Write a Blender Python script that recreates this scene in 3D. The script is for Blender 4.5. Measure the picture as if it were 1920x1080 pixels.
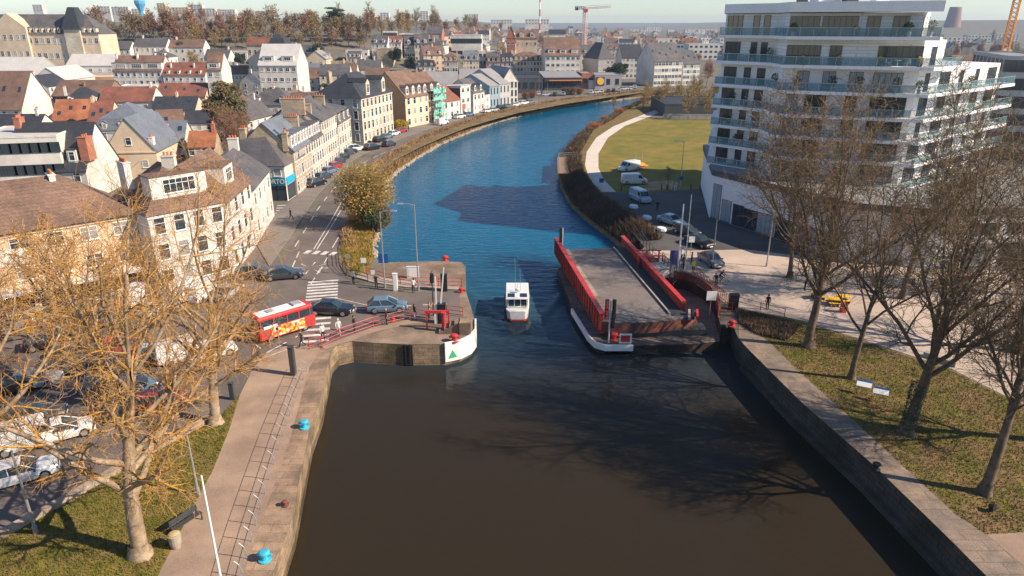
import bpy, bmesh, math, random
from mathutils import Vector, Matrix, geometry
R = math.radians; PI = math.pi
random.seed(7)
for o in list(bpy.data.objects): bpy.data.objects.remove(o)
sc = bpy.context.scene
COL = sc.collection
# ------------------------------------------------------------------ camera
FPX = 1300.0; PITCH = math.atan(495/FPX); CH = 28.0
cam = bpy.data.cameras.new('camera'); co = bpy.data.objects.new('camera', cam); COL.objects.link(co)
co.location = (0, 0, CH); co.rotation_euler = (PI/2-PITCH, 0, 0)
cam.sensor_width = 36; cam.lens = 36*FPX/1920; cam.clip_end = 9000; cam.clip_start = .5
sc.camera = co
# ------------------------------------------------------------------ light
SUN_EL, SUN_AZ = R(35), R(-15)          # azimuth measured from +X (negative = towards the camera)
w = bpy.data.worlds.new('World'); sc.world = w; w.use_nodes = True
nt = w.node_tree; sky = nt.nodes.new('ShaderNodeTexSky'); sky.sky_type = 'NISHITA'; sky.sun_disc = False
sky.sun_elevation = SUN_EL; sky.sun_rotation = PI/2 - SUN_AZ
sky.air_density = 1.0; sky.dust_density = .05; sky.ozone_density = 4; sky.altitude = 50
nt.links.new(sky.outputs[0], nt.nodes['Background'].inputs[0]); nt.nodes['Background'].inputs[1].default_value = .09
sl = bpy.data.lights.new('sun', 'SUN'); sl.energy = 5.0; sl.angle = R(.5); sl.color = (1, .84, .66)
so = bpy.data.objects.new('sun', sl); COL.objects.link(so)
sd = Vector((math.cos(SUN_EL)*math.cos(SUN_AZ), math.cos(SUN_EL)*math.sin(SUN_AZ), math.sin(SUN_EL)))
so.rotation_euler = (-sd).to_track_quat('-Z', 'Y').to_euler()
so.location = sd*200
sc.view_settings.view_transform = 'Standard'; sc.view_settings.look = 'None'
sc.view_settings.exposure = .68; sc.view_settings.gamma = 1
# ------------------------------------------------------------------ survey helpers (photo measurements -> metres)
_c, _s = math.cos(PITCH), math.sin(PITCH)
def g(x, y, z=0.0):
    v = (y-540)/FPX; d = (CH-z)/(_s+v*_c)
    return ((x-960)/FPX*d, d*(_c-v*_s))
def a(x, y, Y):
    v = (y-540)/FPX; d = Y/(_c-v*_s)
    return ((x-960)/FPX*d, CH-d*(_s+v*_c))
def gl(pts, z=0.0): return [g(px, py, z) for px, py in pts]
def sm(t): t = max(0, min(1, t)); return t*t*(3-2*t)
def terr(x, y):
    y0 = 335 + .32*min(0, x+90)
    k = sm((35-x)/120)
    h = 22*sm((y-y0)/115)*k
    h += 6*sm((y-520)/500)*sm((700-x)/900) + 6*sm((y-900)/900)
    h += 34*sm((y-1500)/700)*sm((x-650)/900)
    return h
# ------------------------------------------------------------------ materials
MATS = {}
def mat(name, col, rough=.8, var=.22, scale=1.5, bump=0., metal=0., kind=None, bs=(.5, .25), mortar=.55, spec=.4, alpha=1, trans=0, col2=None, fine=12., emit=0, c2s=.35, coat=0):
    if name in MATS: return MATS[name]
    m = bpy.data.materials.new(name); m.use_nodes = True; n = m.node_tree.nodes; L = m.node_tree.links
    b = n['Principled BSDF']; b.inputs['Roughness'].default_value = rough; b.inputs['Metallic'].default_value = metal
    b.inputs['Specular IOR Level'].default_value = spec
    if coat: b.inputs['Coat Weight'].default_value = coat
    if trans: b.inputs['Transmission Weight'].default_value = trans
    if emit: b.inputs['Emission Color'].default_value = (*col, 1); b.inputs['Emission Strength'].default_value = emit
    tc = n.new('ShaderNodeTexCoord')
    n1 = n.new('ShaderNodeTexNoise'); n1.inputs['Scale'].default_value = scale; n1.inputs['Detail'].default_value = 6; n1.inputs['Roughness'].default_value = .6
    n2 = n.new('ShaderNodeTexNoise'); n2.inputs['Scale'].default_value = scale*fine; n2.inputs['Detail'].default_value = 3
    L.new(tc.outputs['Object'], n1.inputs['Vector']); L.new(tc.outputs['Object'], n2.inputs['Vector'])
    mx = n.new('ShaderNodeMath'); mx.operation = 'MULTIPLY_ADD'; L.new(n2.outputs[0], mx.inputs[0]); mx.inputs[1].default_value = .45
    sb = n.new('ShaderNodeMath'); sb.operation = 'MULTIPLY'; L.new(n1.outputs[0], sb.inputs[0]); sb.inputs[1].default_value = .55
    L.new(sb.outputs[0], mx.inputs[2])
    rp = n.new('ShaderNodeMapRange'); L.new(mx.outputs[0], rp.inputs[0])
    rp.inputs[1].default_value = .36; rp.inputs[2].default_value = .64; rp.inputs[3].default_value = 1-var; rp.inputs[4].default_value = 1+var
    cm = n.new('ShaderNodeMix'); cm.data_type = 'RGBA'; cm.blend_type = 'MULTIPLY'; cm.inputs[0].default_value = 1
    L.new(rp.outputs[0], cm.inputs[7])
    src = None
    if col2:
        n3 = n.new('ShaderNodeTexNoise'); n3.inputs['Scale'].default_value = scale*c2s; n3.inputs['Detail'].default_value = 5; n3.inputs['Roughness'].default_value = .62
        L.new(tc.outputs['Object'], n3.inputs['Vector'])
        r3 = n.new('ShaderNodeMapRange'); r3.inputs[1].default_value = .42; r3.inputs[2].default_value = .60; L.new(n3.outputs[0], r3.inputs[0])
        c3 = n.new('ShaderNodeMix'); c3.data_type = 'RGBA'; c3.inputs[6].default_value = (*col, 1); c3.inputs[7].default_value = (*col2, 1)
        L.new(r3.outputs[0], c3.inputs[0]); src = c3.outputs[2]
    bh = mx.outputs[0]
    if kind in ('brick', 'tile', 'paver'):
        sx = n.new('ShaderNodeSeparateXYZ'); L.new(tc.outputs['Object'], sx.inputs[0])
        cb = n.new('ShaderNodeCombineXYZ')
        if kind == 'paver':
            L.new(sx.outputs[0], cb.inputs[0]); L.new(sx.outputs[1], cb.inputs[1])
        else:
            ad = n.new('ShaderNodeMath'); L.new(sx.outputs[0], ad.inputs[0]); L.new(sx.outputs[1], ad.inputs[1])
            L.new(ad.outputs[0], cb.inputs[0]); L.new(sx.outputs[2], cb.inputs[1])
        bt = n.new('ShaderNodeTexBrick'); L.new(cb.outputs[0], bt.inputs['Vector'])
        bt.inputs['Scale'].default_value = 1; bt.inputs['Brick Width'].default_value = bs[0]; bt.inputs['Row Height'].default_value = bs[1]
        bt.inputs['Mortar Size'].default_value = min(bs)*.07; bt.inputs['Mortar Smooth'].default_value = .3
        bt.inputs['Color1'].default_value = (1.12, 1.1, 1.06, 1); bt.inputs['Color2'].default_value = (.8, .82, .84, 1)
        bt.inputs['Mortar'].default_value = (mortar, mortar, mortar, 1)
        c4 = n.new('ShaderNodeMix'); c4.data_type = 'RGBA'; c4.blend_type = 'MULTIPLY'; c4.inputs[0].default_value = .8
        if src: L.new(src, c4.inputs[6])
        else: c4.inputs[6].default_value = (*col, 1)
        L.new(bt.outputs['Color'], c4.inputs[7]); src = c4.outputs[2]
    if src: L.new(src, cm.inputs[6])
    else: cm.inputs[6].default_value = (*col, 1)
    L.new(cm.outputs[2], b.inputs['Base Color'])
    if bump:
        bp = n.new('ShaderNodeBump'); bp.inputs['Strength'].default_value = min(1, bump); bp.inputs['Distance'].default_value = .05*max(1, bump)
        L.new(bh, bp.inputs['Height']); L.new(bp.outputs[0], b.inputs['Normal'])
    MATS[name] = m; return m
ground_m = mat('town_ground', (.17, .14, .12), .95, .3, .25, .3, col2=(.12, .12, .08))
asph = mat('asphalt', (.165, .135, .118), .9, .16, .35, .15, col2=(.12, .10, .09), fine=20)
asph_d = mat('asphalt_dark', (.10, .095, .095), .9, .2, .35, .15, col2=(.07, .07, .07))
prom_m = mat('promenade_sand', (.36, .255, .18), .95, .18, .5, .1, col2=(.28, .195, .145), fine=20)
cop_m = mat('coping_stone', (.34, .23, .155), .9, .32, .9, .4, kind='paver', bs=(1.9, .75), mortar=.72, col2=(.21, .15, .105))
copr_m = mat('coping_stone_weathered', (.27, .20, .15), .9, .32, .9, .4, kind='paver', bs=(1.7, .9), mortar=.72, col2=(.19, .15, .12))
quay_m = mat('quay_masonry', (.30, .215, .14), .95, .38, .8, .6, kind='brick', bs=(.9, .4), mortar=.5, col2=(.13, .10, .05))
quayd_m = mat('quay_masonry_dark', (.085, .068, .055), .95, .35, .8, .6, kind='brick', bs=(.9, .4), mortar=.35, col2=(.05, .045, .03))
earth_m = mat('pier_paving', (.26, .19, .14), .95, .3, .7, .3, col2=(.17, .12, .085))
plaza_m = mat('plaza_sand', (.50, .40, .325), .95, .12, .3, .1, col2=(.41, .33, .27), fine=20)
path_m = mat('path_sand', (.62, .54, .46), .95, .1, .3, .1)
grass_m = mat('grass', (.15, .13, .014), .95, .4, 1.2, .8, col2=(.19, .135, .04), fine=14, c2s=.5)
lawn_m = mat('lawn', (.145, .138, .015), .95, .3, .35, .5, col2=(.22, .155, .028), fine=20, c2s=.3)
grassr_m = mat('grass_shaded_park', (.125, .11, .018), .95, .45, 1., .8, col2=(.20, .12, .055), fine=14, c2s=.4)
soil_m = mat('bare_soil', (.30, .17, .08), .95, .3, .8, .3, col2=(.42, .27, .16))
bank_m = mat('bank_soil', (.13, .095, .05), .95, .4, .6, .6, col2=(.2, .14, .06))
white_l = mat('road_paint', (.68, .64, .60), .8, .25, 3, 0, col2=(.5, .46, .43))
kerb_m = mat('kerb_stone', (.36, .31, .27), .9, .2, 1.5, .2)
red_m = mat('red_paint', (.55, .035, .035), .5, .2, 1.5, .05, spec=.5, col2=(.42, .04, .035))
redd_m = mat('red_paint_weathered', (.46, .055, .03), .65, .3, 1.2, .1, col2=(.27, .035, .02))
rust_m = mat('rusty_steel', (.22, .075, .05), .8, .35, 1.2, .2, col2=(.10, .05, .04))
white_m = mat('white_paint', (.80, .79, .77), .5, .08, 1., .03)
black_m = mat('black_paint', (.02, .02, .022), .5, .2, 2)
steel_m = mat('galvanised_steel', (.45, .45, .45), .4, .1, 3, 0, metal=.6)
dsteel_m = mat('dark_steel', (.07, .075, .08), .5, .2, 3, 0, metal=.3)
glass_m = mat('window_glass', (.025, .045, .06), .07, .3, .6, 0, spec=.9)
curtain_m = mat('window_curtained', (.30, .29, .27), .25, .35, 1.2, 0, spec=.8)
wood_m = mat('wood_planks', (.28, .19, .12), .8, .3, 2, .2)
pot_m = mat('clay_pot', (.50, .16, .07), .8, .25, 3)
brickr_m = mat('red_brick', (.42, .17, .11), .9, .2, 1, .3, kind='brick', bs=(.3, .1))
blue_m = mat('turquoise_paint', (.05, .42, .60), .5, .2, 2)
orange_m = mat('orange_paint', (.85, .33, .04), .5, .1, 2)
yellow_m = mat('yellow_paint', (.85, .50, .03), .5, .1, 2)
signblue = mat('sign_blue', (.01, .10, .32), .5, .1, 2)
teal_m = mat('sign_teal', (.01, .20, .29), .4, .1, 2)
skyblue_m = mat('sign_light_blue', (.02, .38, .65), .4, .1, 2)
green_m = mat('green_paint', (.05, .42, .20), .5, .1, 2)
tyre_m = mat('rubber', (.015, .015, .015), .8, .2, 3)
rim_m = mat('alloy_rim', (.5, .5, .52), .35, .1, 3, 0, metal=.7)
lamp_m = mat('lamp_lens', (.75, .76, .78), .15, .05, 3, spec=.8)
tail_m = mat('tail_lens', (.45, .01, .01), .2, .05, 3, spec=.8)
plate_m = mat('number_plate', (.75, .75, .72), .4, .05, 3)
WALL = dict(
 white=mat('wall_white', (.66, .63, .58), .9, .12, .5, .15, col2=(.54, .50, .45)),
 stone=mat('wall_limestone', (.62, .55, .45), .9, .16, .4, .3, kind='brick', bs=(.8, .38), mortar=.75, col2=(.50, .43, .33)),
 old=mat('wall_old_stone', (.50, .39, .27), .95, .3, .5, .5, kind='brick', bs=(.6, .3), mortar=.6, col2=(.38, .30, .20)),
 cream=mat('wall_cream', (.66, .53, .38), .9, .14, .4, .15, col2=(.58, .46, .33)),
 orange=mat('wall_orange', (.66, .38, .18), .9, .12, .4, .15, col2=(.58, .33, .15)),
 peach=mat('wall_peach', (.68, .50, .34), .9, .14, .4, .15, col2=(.60, .44, .30)),
 grey=mat('wall_grey', (.33, .31, .30), .9, .14, .4, .15),
 dark=mat('wall_dark_cladding', (.07, .075, .085), .7, .2, .6, .1),
 blue=mat('wall_blue_cladding', (.24, .32, .38), .7, .12, .6, .1),
 brick=brickr_m,
 pale=mat('wall_pale_grey', (.58, .56, .53), .85, .12, .5, .1),
 brown=mat('wall_brown_cladding', (.24, .16, .12), .85, .2, .6, .1),
 zinc=mat('wall_zinc', (.42, .43, .43), .6, .12, .6, .1, metal=.2))
ROOF = dict(
 slate=mat('roof_slate', (.095, .092, .10), .7, .25, .5, .3, kind='tile', bs=(.3, .2), mortar=.65, col2=(.14, .125, .12)),
 dslate=mat('roof_dark_slate', (.045, .048, .058), .6, .25, .5, .3, kind='tile', bs=(.3, .2), mortar=.65),
 brown=mat('roof_brown_tile', (.17, .105, .08), .85, .3, .4, .4, kind='tile', bs=(.35, .28), mortar=.5, col2=(.23, .14, .10)),
 red=mat('roof_red_tile', (.25, .095, .065), .85, .3, .4, .4, kind='tile', bs=(.35, .28), mortar=.5, col2=(.19, .085, .06)),
 orange=mat('roof_orange_tile', (.42, .16, .075), .85, .3, .3, .4, kind='tile', bs=(.35, .28), mortar=.6, col2=(.28, .10, .055)),
 zinc=mat('roof_zinc', (.44, .44, .44), .5, .15, .5, .1, metal=.25, kind='tile', bs=(6, .6), mortar=.7),
 white=mat('roof_membrane', (.50, .48, .46), .85, .12, .3, .1),
 grey=mat('roof_grey_sheet', (.27, .265, .265), .7, .15, .4, .15),
 blue=mat('roof_bluish_slate', (.16, .18, .215), .6, .2, .4, .2, kind='tile', bs=(.3, .2), mortar=.7))
# ------------------------------------------------------------------ mesh builder
class MB:
    def __init__(s): s.v = []; s.f = []; s.m = []; s.M = None
    def add(s, vs, fs, mi=0):
        k = len(s.v)
        if s.M is not None: vs = [tuple(s.M @ Vector(p)) for p in vs]
        s.v += vs; s.f += [tuple(i+k for i in f) for f in fs]; s.m += [mi]*len(fs)
    def box(s, x0, y0, z0, x1, y1, z1, mi=0):
        s.add([(x0,y0,z0),(x1,y0,z0),(x1,y1,z0),(x0,y1,z0),(x0,y0,z1),(x1,y0,z1),(x1,y1,z1),(x0,y1,z1)],
              [(0,3,2,1),(4,5,6,7),(0,1,5,4),(1,2,6,5),(2,3,7,6),(3,0,4,7)], mi)
    def cbox(s, c, sz, mi=0, taper=1.):
        x, y, z = c; a_, b_, h_ = sz[0]/2, sz[1]/2, sz[2]
        vs = [(x-a_,y-b_,z),(x+a_,y-b_,z),(x+a_,y+b_,z),(x-a_,y+b_,z)]
        a_ *= taper; b_ *= taper
        vs += [(x-a_,y-b_,z+h_),(x+a_,y-b_,z+h_),(x+a_,y+b_,z+h_),(x-a_,y+b_,z+h_)]
        s.add(vs, [(0,3,2,1),(4,5,6,7),(0,1,5,4),(1,2,6,5),(2,3,7,6),(3,0,4,7)], mi)
    def prism(s, poly, z0, z1, mi=0, top=None, cap=True):
        n = len(poly)
        ar = sum(poly[i][0]*poly[(i+1)%n][1]-poly[(i+1)%n][0]*poly[i][1] for i in range(n))
        if ar < 0: poly = poly[::-1]
        vs = [(p[0], p[1], z0) for p in poly]+[(p[0], p[1], z1) for p in poly]
        s.add(vs, [(i, (i+1)%n, (i+1)%n+n, i+n) for i in range(n)], mi)
        if cap:
            tr = geometry.tessellate_polygon([[Vector((p[0], p[1], 0)) for p in poly]])
            fs = []
            for t in tr:
                A, B, C_ = [poly[i] for i in t]
                if (B[0]-A[0])*(C_[1]-A[1])-(B[1]-A[1])*(C_[0]-A[0]) < 0: t = (t[0], t[2], t[1])
                fs.append(tuple(t))
            s.add([(p[0], p[1], z1) for p in poly], fs, mi if top is None else top)
            s.add([(p[0], p[1], z0) for p in poly], [f[::-1] for f in fs], mi)
    def sheet(s, poly, z, mi=0):
        tr = geometry.tessellate_polygon([[Vector((p[0], p[1], 0)) for p in poly]]); fs = []
        for t in tr:
            A, B, C_ = [poly[i] for i in t]
            if (B[0]-A[0])*(C_[1]-A[1])-(B[1]-A[1])*(C_[0]-A[0]) < 0: t = (t[0], t[2], t[1])
            fs.append(tuple(t))
        s.add([(p[0], p[1], z) for p in poly], fs, mi)
    def tube(s, pts, rad, n=6, mi=0, cap=True):
        pts = [Vector(p) for p in pts]
        if not isinstance(rad, (list, tuple)): rad = [rad]*len(pts)
        rings = []; k = len(pts); up = None
        for i, p in enumerate(pts):
            d = (pts[min(i+1, k-1)]-pts[max(i-1, 0)])
            if d.length < 1e-9: d = Vector((0,0,1))
            d.normalize()
            if up is None: up = Vector((0,0,1)) if abs(d.z) < .9 else Vector((1,0,0))
            x = d.cross(up)
            if x.length < 1e-6: x = d.orthogonal()
            x.normalize(); y = d.cross(x); up = -y if False else up
            rings.append([tuple(p+(x*math.cos(2*PI*j/n)+y*math.sin(2*PI*j/n))*rad[i]) for j in range(n)])
        vs = [v for r in rings for v in r]
        fs = [(i*n+j, i*n+(j+1)%n, (i+1)*n+(j+1)%n, (i+1)*n+j) for i in range(k-1) for j in range(n)]
        if cap: fs += [tuple(range(n))[::-1], tuple((k-1)*n+j for j in range(n))]
        s.add(vs, fs, mi)
    def cyl(s, c, r, h, n=12, mi=0, r2=None):
        s.tube([c, (c[0], c[1], c[2]+h)], [r, r if r2 is None else r2], n, mi)
    def lathe(s, c, prof, n=14, mi=0):
        vs = [(c[0]+r*math.cos(2*PI*j/n), c[1]+r*math.sin(2*PI*j/n), c[2]+z) for r, z in prof for j in range(n)]
        k = len(prof)
        fs = [(i*n+j, i*n+(j+1)%n, (i+1)*n+(j+1)%n, (i+1)*n+j) for i in range(k-1) for j in range(n)]
        fs += [tuple(range(n))[::-1], tuple((k-1)*n+j for j in range(n))]
        s.add(vs, fs, mi)
    def slab(s, q, t, mi=0):
        n = len(q); vs = list(q)+[(p[0], p[1], p[2]-t) for p in q]
        s.add(vs, [tuple(range(n)), tuple(range(n, 2*n))[::-1]]+[(i, i+n, (i+1)%n+n, (i+1)%n) for i in range(n)], mi)
    def mesh(s, name, mats, smooth=False):
        me = bpy.data.meshes.new(name); me.from_pydata([tuple(v) for v in s.v], [], s.f)
        for m in (mats if isinstance(mats, (list, tuple)) else [mats]): me.materials.append(m)
        me.polygons.foreach_set('material_index', s.m)
        if smooth: me.polygons.foreach_set('use_smooth', [True]*len(s.f))
        me.update(); return me
    def build(s, name, mats, parent=None, smooth=False, fix=False):
        me = s.mesh(name, mats, smooth)
        if fix:
            bm = bmesh.new(); bm.from_mesh(me); bmesh.ops.recalc_face_normals(bm, faces=bm.faces); bm.to_mesh(me); bm.free()
        return link(name, me, parent)
def link(name, me, parent=None, mtx=None):
    o = bpy.data.objects.new(name, me); COL.objects.link(o)
    if parent is not None: o.parent = parent
    if mtx is not None: o.matrix_local = mtx
    return o
def tag(o, label, cat, group=None):
    o['label'] = label; o['category'] = cat
    if group: o['group'] = group
    return o
def thing(name, label, cat, loc=(0,0,0), rz=0, group=None):
    o = bpy.data.objects.new(name, None); COL.objects.link(o); o.location = loc; o.rotation_euler = (0,0,rz)
    o.empty_display_size = .3
    return tag(o, label, cat, group)
def struct(o): o['kind'] = 'structure'; return o
def stuff(o, label, cat): o['kind'] = 'stuff'; return tag(o, label, cat)
KIDS = {}
def children(o): return [c for c in bpy.data.objects if c.parent == o]
def copy_tree(o, loc=None, rz=None, label=None, group=None, scale=None, kids=None):
    """copy of a thing with copies of its parts and sub-parts"""
    if o.name not in KIDS:
        KIDS[o.name] = [(c, list(children(c))) for c in children(o)]
    r = o.copy(); COL.objects.link(r)
    if loc is not None: r.location = loc
    if rz is not None: r.rotation_euler = (0,0,rz)
    if scale is not None: r.scale = scale if hasattr(scale, '__len__') else (scale,)*3
    if label: r['label'] = label
    if group: r['group'] = group
    out = []
    for c, gk in KIDS[o.name]:
        d = c.copy(); COL.objects.link(d); d.parent = r; out.append(d)
        for e in gk:
            f = e.copy(); COL.objects.link(f); f.parent = d; out.append(f)
    return (r, out)
def inset(poly, t):
    n = len(poly); out = []
    ar = sum(poly[i][0]*poly[(i+1)%n][1]-poly[(i+1)%n][0]*poly[i][1] for i in range(n)); sg = 1 if ar > 0 else -1
    tt = t if hasattr(t, '__len__') else [t]*n
    for i in range(n):
        p0, p1, p2 = Vector(poly[i-1]), Vector(poly[i]), Vector(poly[(i+1)%n])
        d1 = (p1-p0).normalized(); d2 = (p2-p1).normalized()
        n1 = Vector((-d1.y, d1.x))*sg; n2 = Vector((-d2.y, d2.x))*sg
        q1 = p0+n1*tt[i-1]; q2 = p1+n2*tt[i]
        X = geometry.intersect_line_line((*q1, 0), (*(q1+d1), 0), (*q2, 0), (*(q2+d2), 0))
        out.append((X[0].x, X[0].y) if X else tuple(p1+n1*tt[i-1]))
    return out
# ------------------------------------------------------------------ terrain, river and banks
WL = -2.2
wl_left = gl([(706,487),(700,470),(711,445),(715,405),(718,375),(726,347),(747,323),(785,297),(825,273),(875,252),(930,231),(980,218),(1030,207),(1065,200),(1130,192),(1182,186),(1240,180)], WL)
wl_right = gl([(1250,186),(1190,200),(1150,217),(1120,237),(1080,259),(1062,285),(1050,303),(1047,325),(1050,352),(1065,383),(1090,408),(1120,432),(1150,455),(1178,482)], WL)
def offs(line, t):
    out = []
    for i, p in enumerate(line):
        q0 = Vector(line[max(0, i-1)]); q1 = Vector(line[min(len(line)-1, i+1)]); d = (q1-q0).normalized()
        out.append((p[0]-d.y*t, p[1]+d.x*t))
    return out
cr_left = offs(wl_left, 3.2); cr_right = offs(wl_right, 3.4)
quayL = [(-12.6,-40), g(510,1080), g(547,973), g(580,807), g(600,753), g(611,700), g(619,660), g(632,646), g(660,640), g(700,643), g(760,646), g(833,645)]
fend = [g(833,645), g(862,639), g(880,630), g(890,618), g(890,600)]
quayL2 = [g(890,600), g(883,575), g(874,548), g(873,500), g(866,493), g(820,490), g(722,493)]
PZ = -1.25
pierR = [g(1172,492), g(1215,500), g(1240,512), g(1262,522), g(1285,525), g(1310,535), g(1330,550), g(1342,570), g(1346,592), g(1352,612), g(1372,606)]
pierT = [g(1172,500,PZ), g(1052,499,PZ), g(1045,507,PZ), g(1074,580,PZ), g(1105,630,PZ), g(1118,643,PZ), g(1135,648,PZ), g(1187,648,PZ), g(1300,645,PZ), g(1349,640,PZ)]
quayR = [g(1385,635), g(1400,652), g(1502,754), g(1633,868), g(1759,990), g(1849,1080), (28.6, 10), (33,-40)]
river = quayL+fend[1:]+quayL2[1:]+cr_left+cr_right+pierR+quayR
def cdt_ground():
    pts = [Vector(p) for p in river]; n = len(pts); edges = [(i, (i+1)%n) for i in range(n)]
    outer = [(-3000,-60),(3000,-60),(3500,7000),(-3500,7000)]
    k = len(pts); pts += [Vector(p) for p in outer]; edges += [(k+i, k+(i+1)%4) for i in range(4)]
    ys = list(range(-40, 300, 40))+list(range(300, 620, 14))+list(range(620, 1100, 40))+list(range(1100, 2600, 120))+[3000, 3600, 4500, 5500]
    for y in ys:
        st = 40 if y < 300 else (14 if y < 620 else (40 if y < 1100 else 150))
        lim = 420 if y < 620 else (900 if y < 1100 else 2800)
        x = -lim
        while x <= lim:
            if y >= 300 or not -60 < x < 80: pts.append(Vector((x+random.uniform(-1,1), y)))
            x += st
    res = geometry.delaunay_2d_cdt(pts, edges, [list(range(n))[::-1]], 0, 1e-4)
    V, E_, F_, ov, oe, of = res
    from mathutils.geometry import intersect_point_tri_2d
    vs = [(p.x, p.y, terr(p.x, p.y)) for p in V]
    fs = [tuple(f) for f, o_ in zip(F_, of) if not o_]
    me = bpy.data.meshes.new('ground'); me.from_pydata(vs, [], fs); me.materials.append(ground_m)
    bm = bmesh.new(); bm.from_mesh(me); bmesh.ops.recalc_face_normals(bm, faces=bm.faces)
    for f in bm.faces:
        if f.normal.z < 0: f.normal_flip()
        f.smooth = True
    bm.to_mesh(me); bm.free()
    struct(link('ground', me))
cdt_ground()
# water
wm = bpy.data.materials.new('river_water'); wm.use_nodes = True
def water_mat():
    n = wm.node_tree.nodes; L = wm.node_tree.links; b = n['Principled BSDF']
    tc = n.new('ShaderNodeTexCoord'); sx = n.new('ShaderNodeSeparateXYZ'); L.new(tc.outputs['Object'], sx.inputs[0])
    nz = n.new('ShaderNodeTexNoise'); nz.inputs['Scale'].default_value = .06; nz.inputs['Detail'].default_value = 4; L.new(tc.outputs['Object'], nz.inputs['Vector'])
    # silt browns the basin; upstream the sky's blue reflection is painted into the colour
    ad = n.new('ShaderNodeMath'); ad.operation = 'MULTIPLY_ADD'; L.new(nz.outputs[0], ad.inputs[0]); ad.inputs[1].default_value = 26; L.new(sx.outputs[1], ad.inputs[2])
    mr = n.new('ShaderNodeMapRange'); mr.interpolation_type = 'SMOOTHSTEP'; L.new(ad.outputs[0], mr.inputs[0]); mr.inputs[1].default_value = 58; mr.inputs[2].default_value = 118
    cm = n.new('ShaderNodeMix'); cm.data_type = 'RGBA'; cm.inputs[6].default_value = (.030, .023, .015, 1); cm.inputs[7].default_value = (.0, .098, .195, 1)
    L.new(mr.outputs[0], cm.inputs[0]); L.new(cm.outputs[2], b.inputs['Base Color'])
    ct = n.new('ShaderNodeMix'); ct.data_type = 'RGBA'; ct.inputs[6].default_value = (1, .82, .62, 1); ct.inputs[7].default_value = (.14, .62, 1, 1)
    L.new(mr.outputs[0], ct.inputs[0]); L.new(ct.outputs[2], b.inputs['Specular Tint'])  # reflections tinted as well: warm in the basin, painted sky blue upstream
    b.inputs['Roughness'].default_value = .07; b.inputs['IOR'].default_value = 1.2; b.inputs['Specular IOR Level'].default_value = .5
    mp = n.new('ShaderNodeMapping'); mp.inputs['Scale'].default_value = (.55, 1.5, 1); L.new(tc.outputs['Object'], mp.inputs[0])
    n1 = n.new('ShaderNodeTexNoise'); n1.inputs['Scale'].default_value = .9; n1.inputs['Detail'].default_value = 5; n1.inputs['Distortion'].default_value = .6; L.new(mp.outputs[0], n1.inputs['Vector'])
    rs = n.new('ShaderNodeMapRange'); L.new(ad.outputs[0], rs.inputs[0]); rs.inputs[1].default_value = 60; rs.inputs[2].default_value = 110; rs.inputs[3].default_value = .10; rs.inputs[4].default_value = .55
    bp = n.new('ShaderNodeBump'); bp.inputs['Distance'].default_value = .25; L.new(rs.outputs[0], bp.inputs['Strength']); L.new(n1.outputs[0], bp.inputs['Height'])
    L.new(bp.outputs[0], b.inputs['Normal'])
water_mat()
bm_ = MB()
# wake of the boat is real relief in the water sheet
def wz(x, y):
    bx, by = .6, 67.5
    t = y-by
    z = 0
    if t > -3:
        for s_ in (-1, 1):
            u = (x-bx)*s_-1.4-t*.42
            z += .13*math.exp(-(u/1.1)**2)*math.exp(-max(0, t)/16)*sm((t+3)/2)*math.cos(u*2.6)
        if abs(x-bx) < 1+t*.36: z += .045*math.sin(t*3.2)*math.exp(-t/12)*sm((1+t*.36-abs(x-bx)))*sm((t+3)/2)
    return z
xs = [-140, -70, -40, -26]+[-16+.5*i for i in range(0, 60)]+[16, 30, 60, 120, 200]
ys = [-60, 0, 40, 56]+[60+.35*i for i in range(0, 110)]+[104, 130, 200, 300, 420, 520]
vs = [(x, y, WL+wz(x, y)) for y in ys for x in xs]; nx = len(xs)
bm_.add(vs, [(j*nx+i, j*nx+i+1, (j+1)*nx+i+1, (j+1)*nx+i) for j in range(len(ys)-1) for i in range(nx-1)])
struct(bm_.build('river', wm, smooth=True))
# banks and quay walls
def strip(name, top, bot, zt, zb, m, seg=1, rnd=0.):
    b = MB(); n = len(top)
    rows = []
    for k in range(seg+1):
        t = k/seg
        rows.append([(top[i][0]*(1-t)+bot[i][0]*t+random.uniform(-rnd,rnd), top[i][1]*(1-t)+bot[i][1]*t+random.uniform(-rnd,rnd), zt*(1-t)+zb*t+(random.uniform(-rnd,rnd) if 0<k<seg else 0)) for i in range(n)])
    vs = [p for r in rows for p in r]
    b.add(vs, [(k*n+i, k*n+i+1, (k+1)*n+i+1, (k+1)*n+i) for k in range(seg) for i in range(n-1)])
    return b.build(name, m)
def dense(line, step=2.):
    out = []
    for p, q in zip(line, line[1:]):
        d = math.dist(p, q); k = max(1, int(d/step))
        out += [(p[0]+(q[0]-p[0])*i/k, p[1]+(q[1]-p[1])*i/k) for i in range(k)]
    return out+[line[-1]]
DL = dense(wl_left); DR = dense(wl_right)
def lerpline(c, wln, dn):  # crest resampled in step with the water line
    out = []
    for (p, q), (r, s_) in zip(zip(wln, wln[1:]), zip(c, c[1:])):
        d = math.dist(p, q); k = max(1, int(d/2.))
        out += [(r[0]+(s_[0]-r[0])*i/k, r[1]+(s_[1]-r[1])*i/k) for i in range(k)]
    return out+[c[-1]]
CL = CRESTL = lerpline(cr_left, wl_left, DL); CR = lerpline(cr_right, wl_right, DR)
struct(strip('river_bank', CL, offs(DL, -.4), 0, WL-.3, bank_m, 4, .0))
struct(strip('river_bank', CR, offs(DR, -.4), 0, WL-.3, bank_m, 4, .0))
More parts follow.
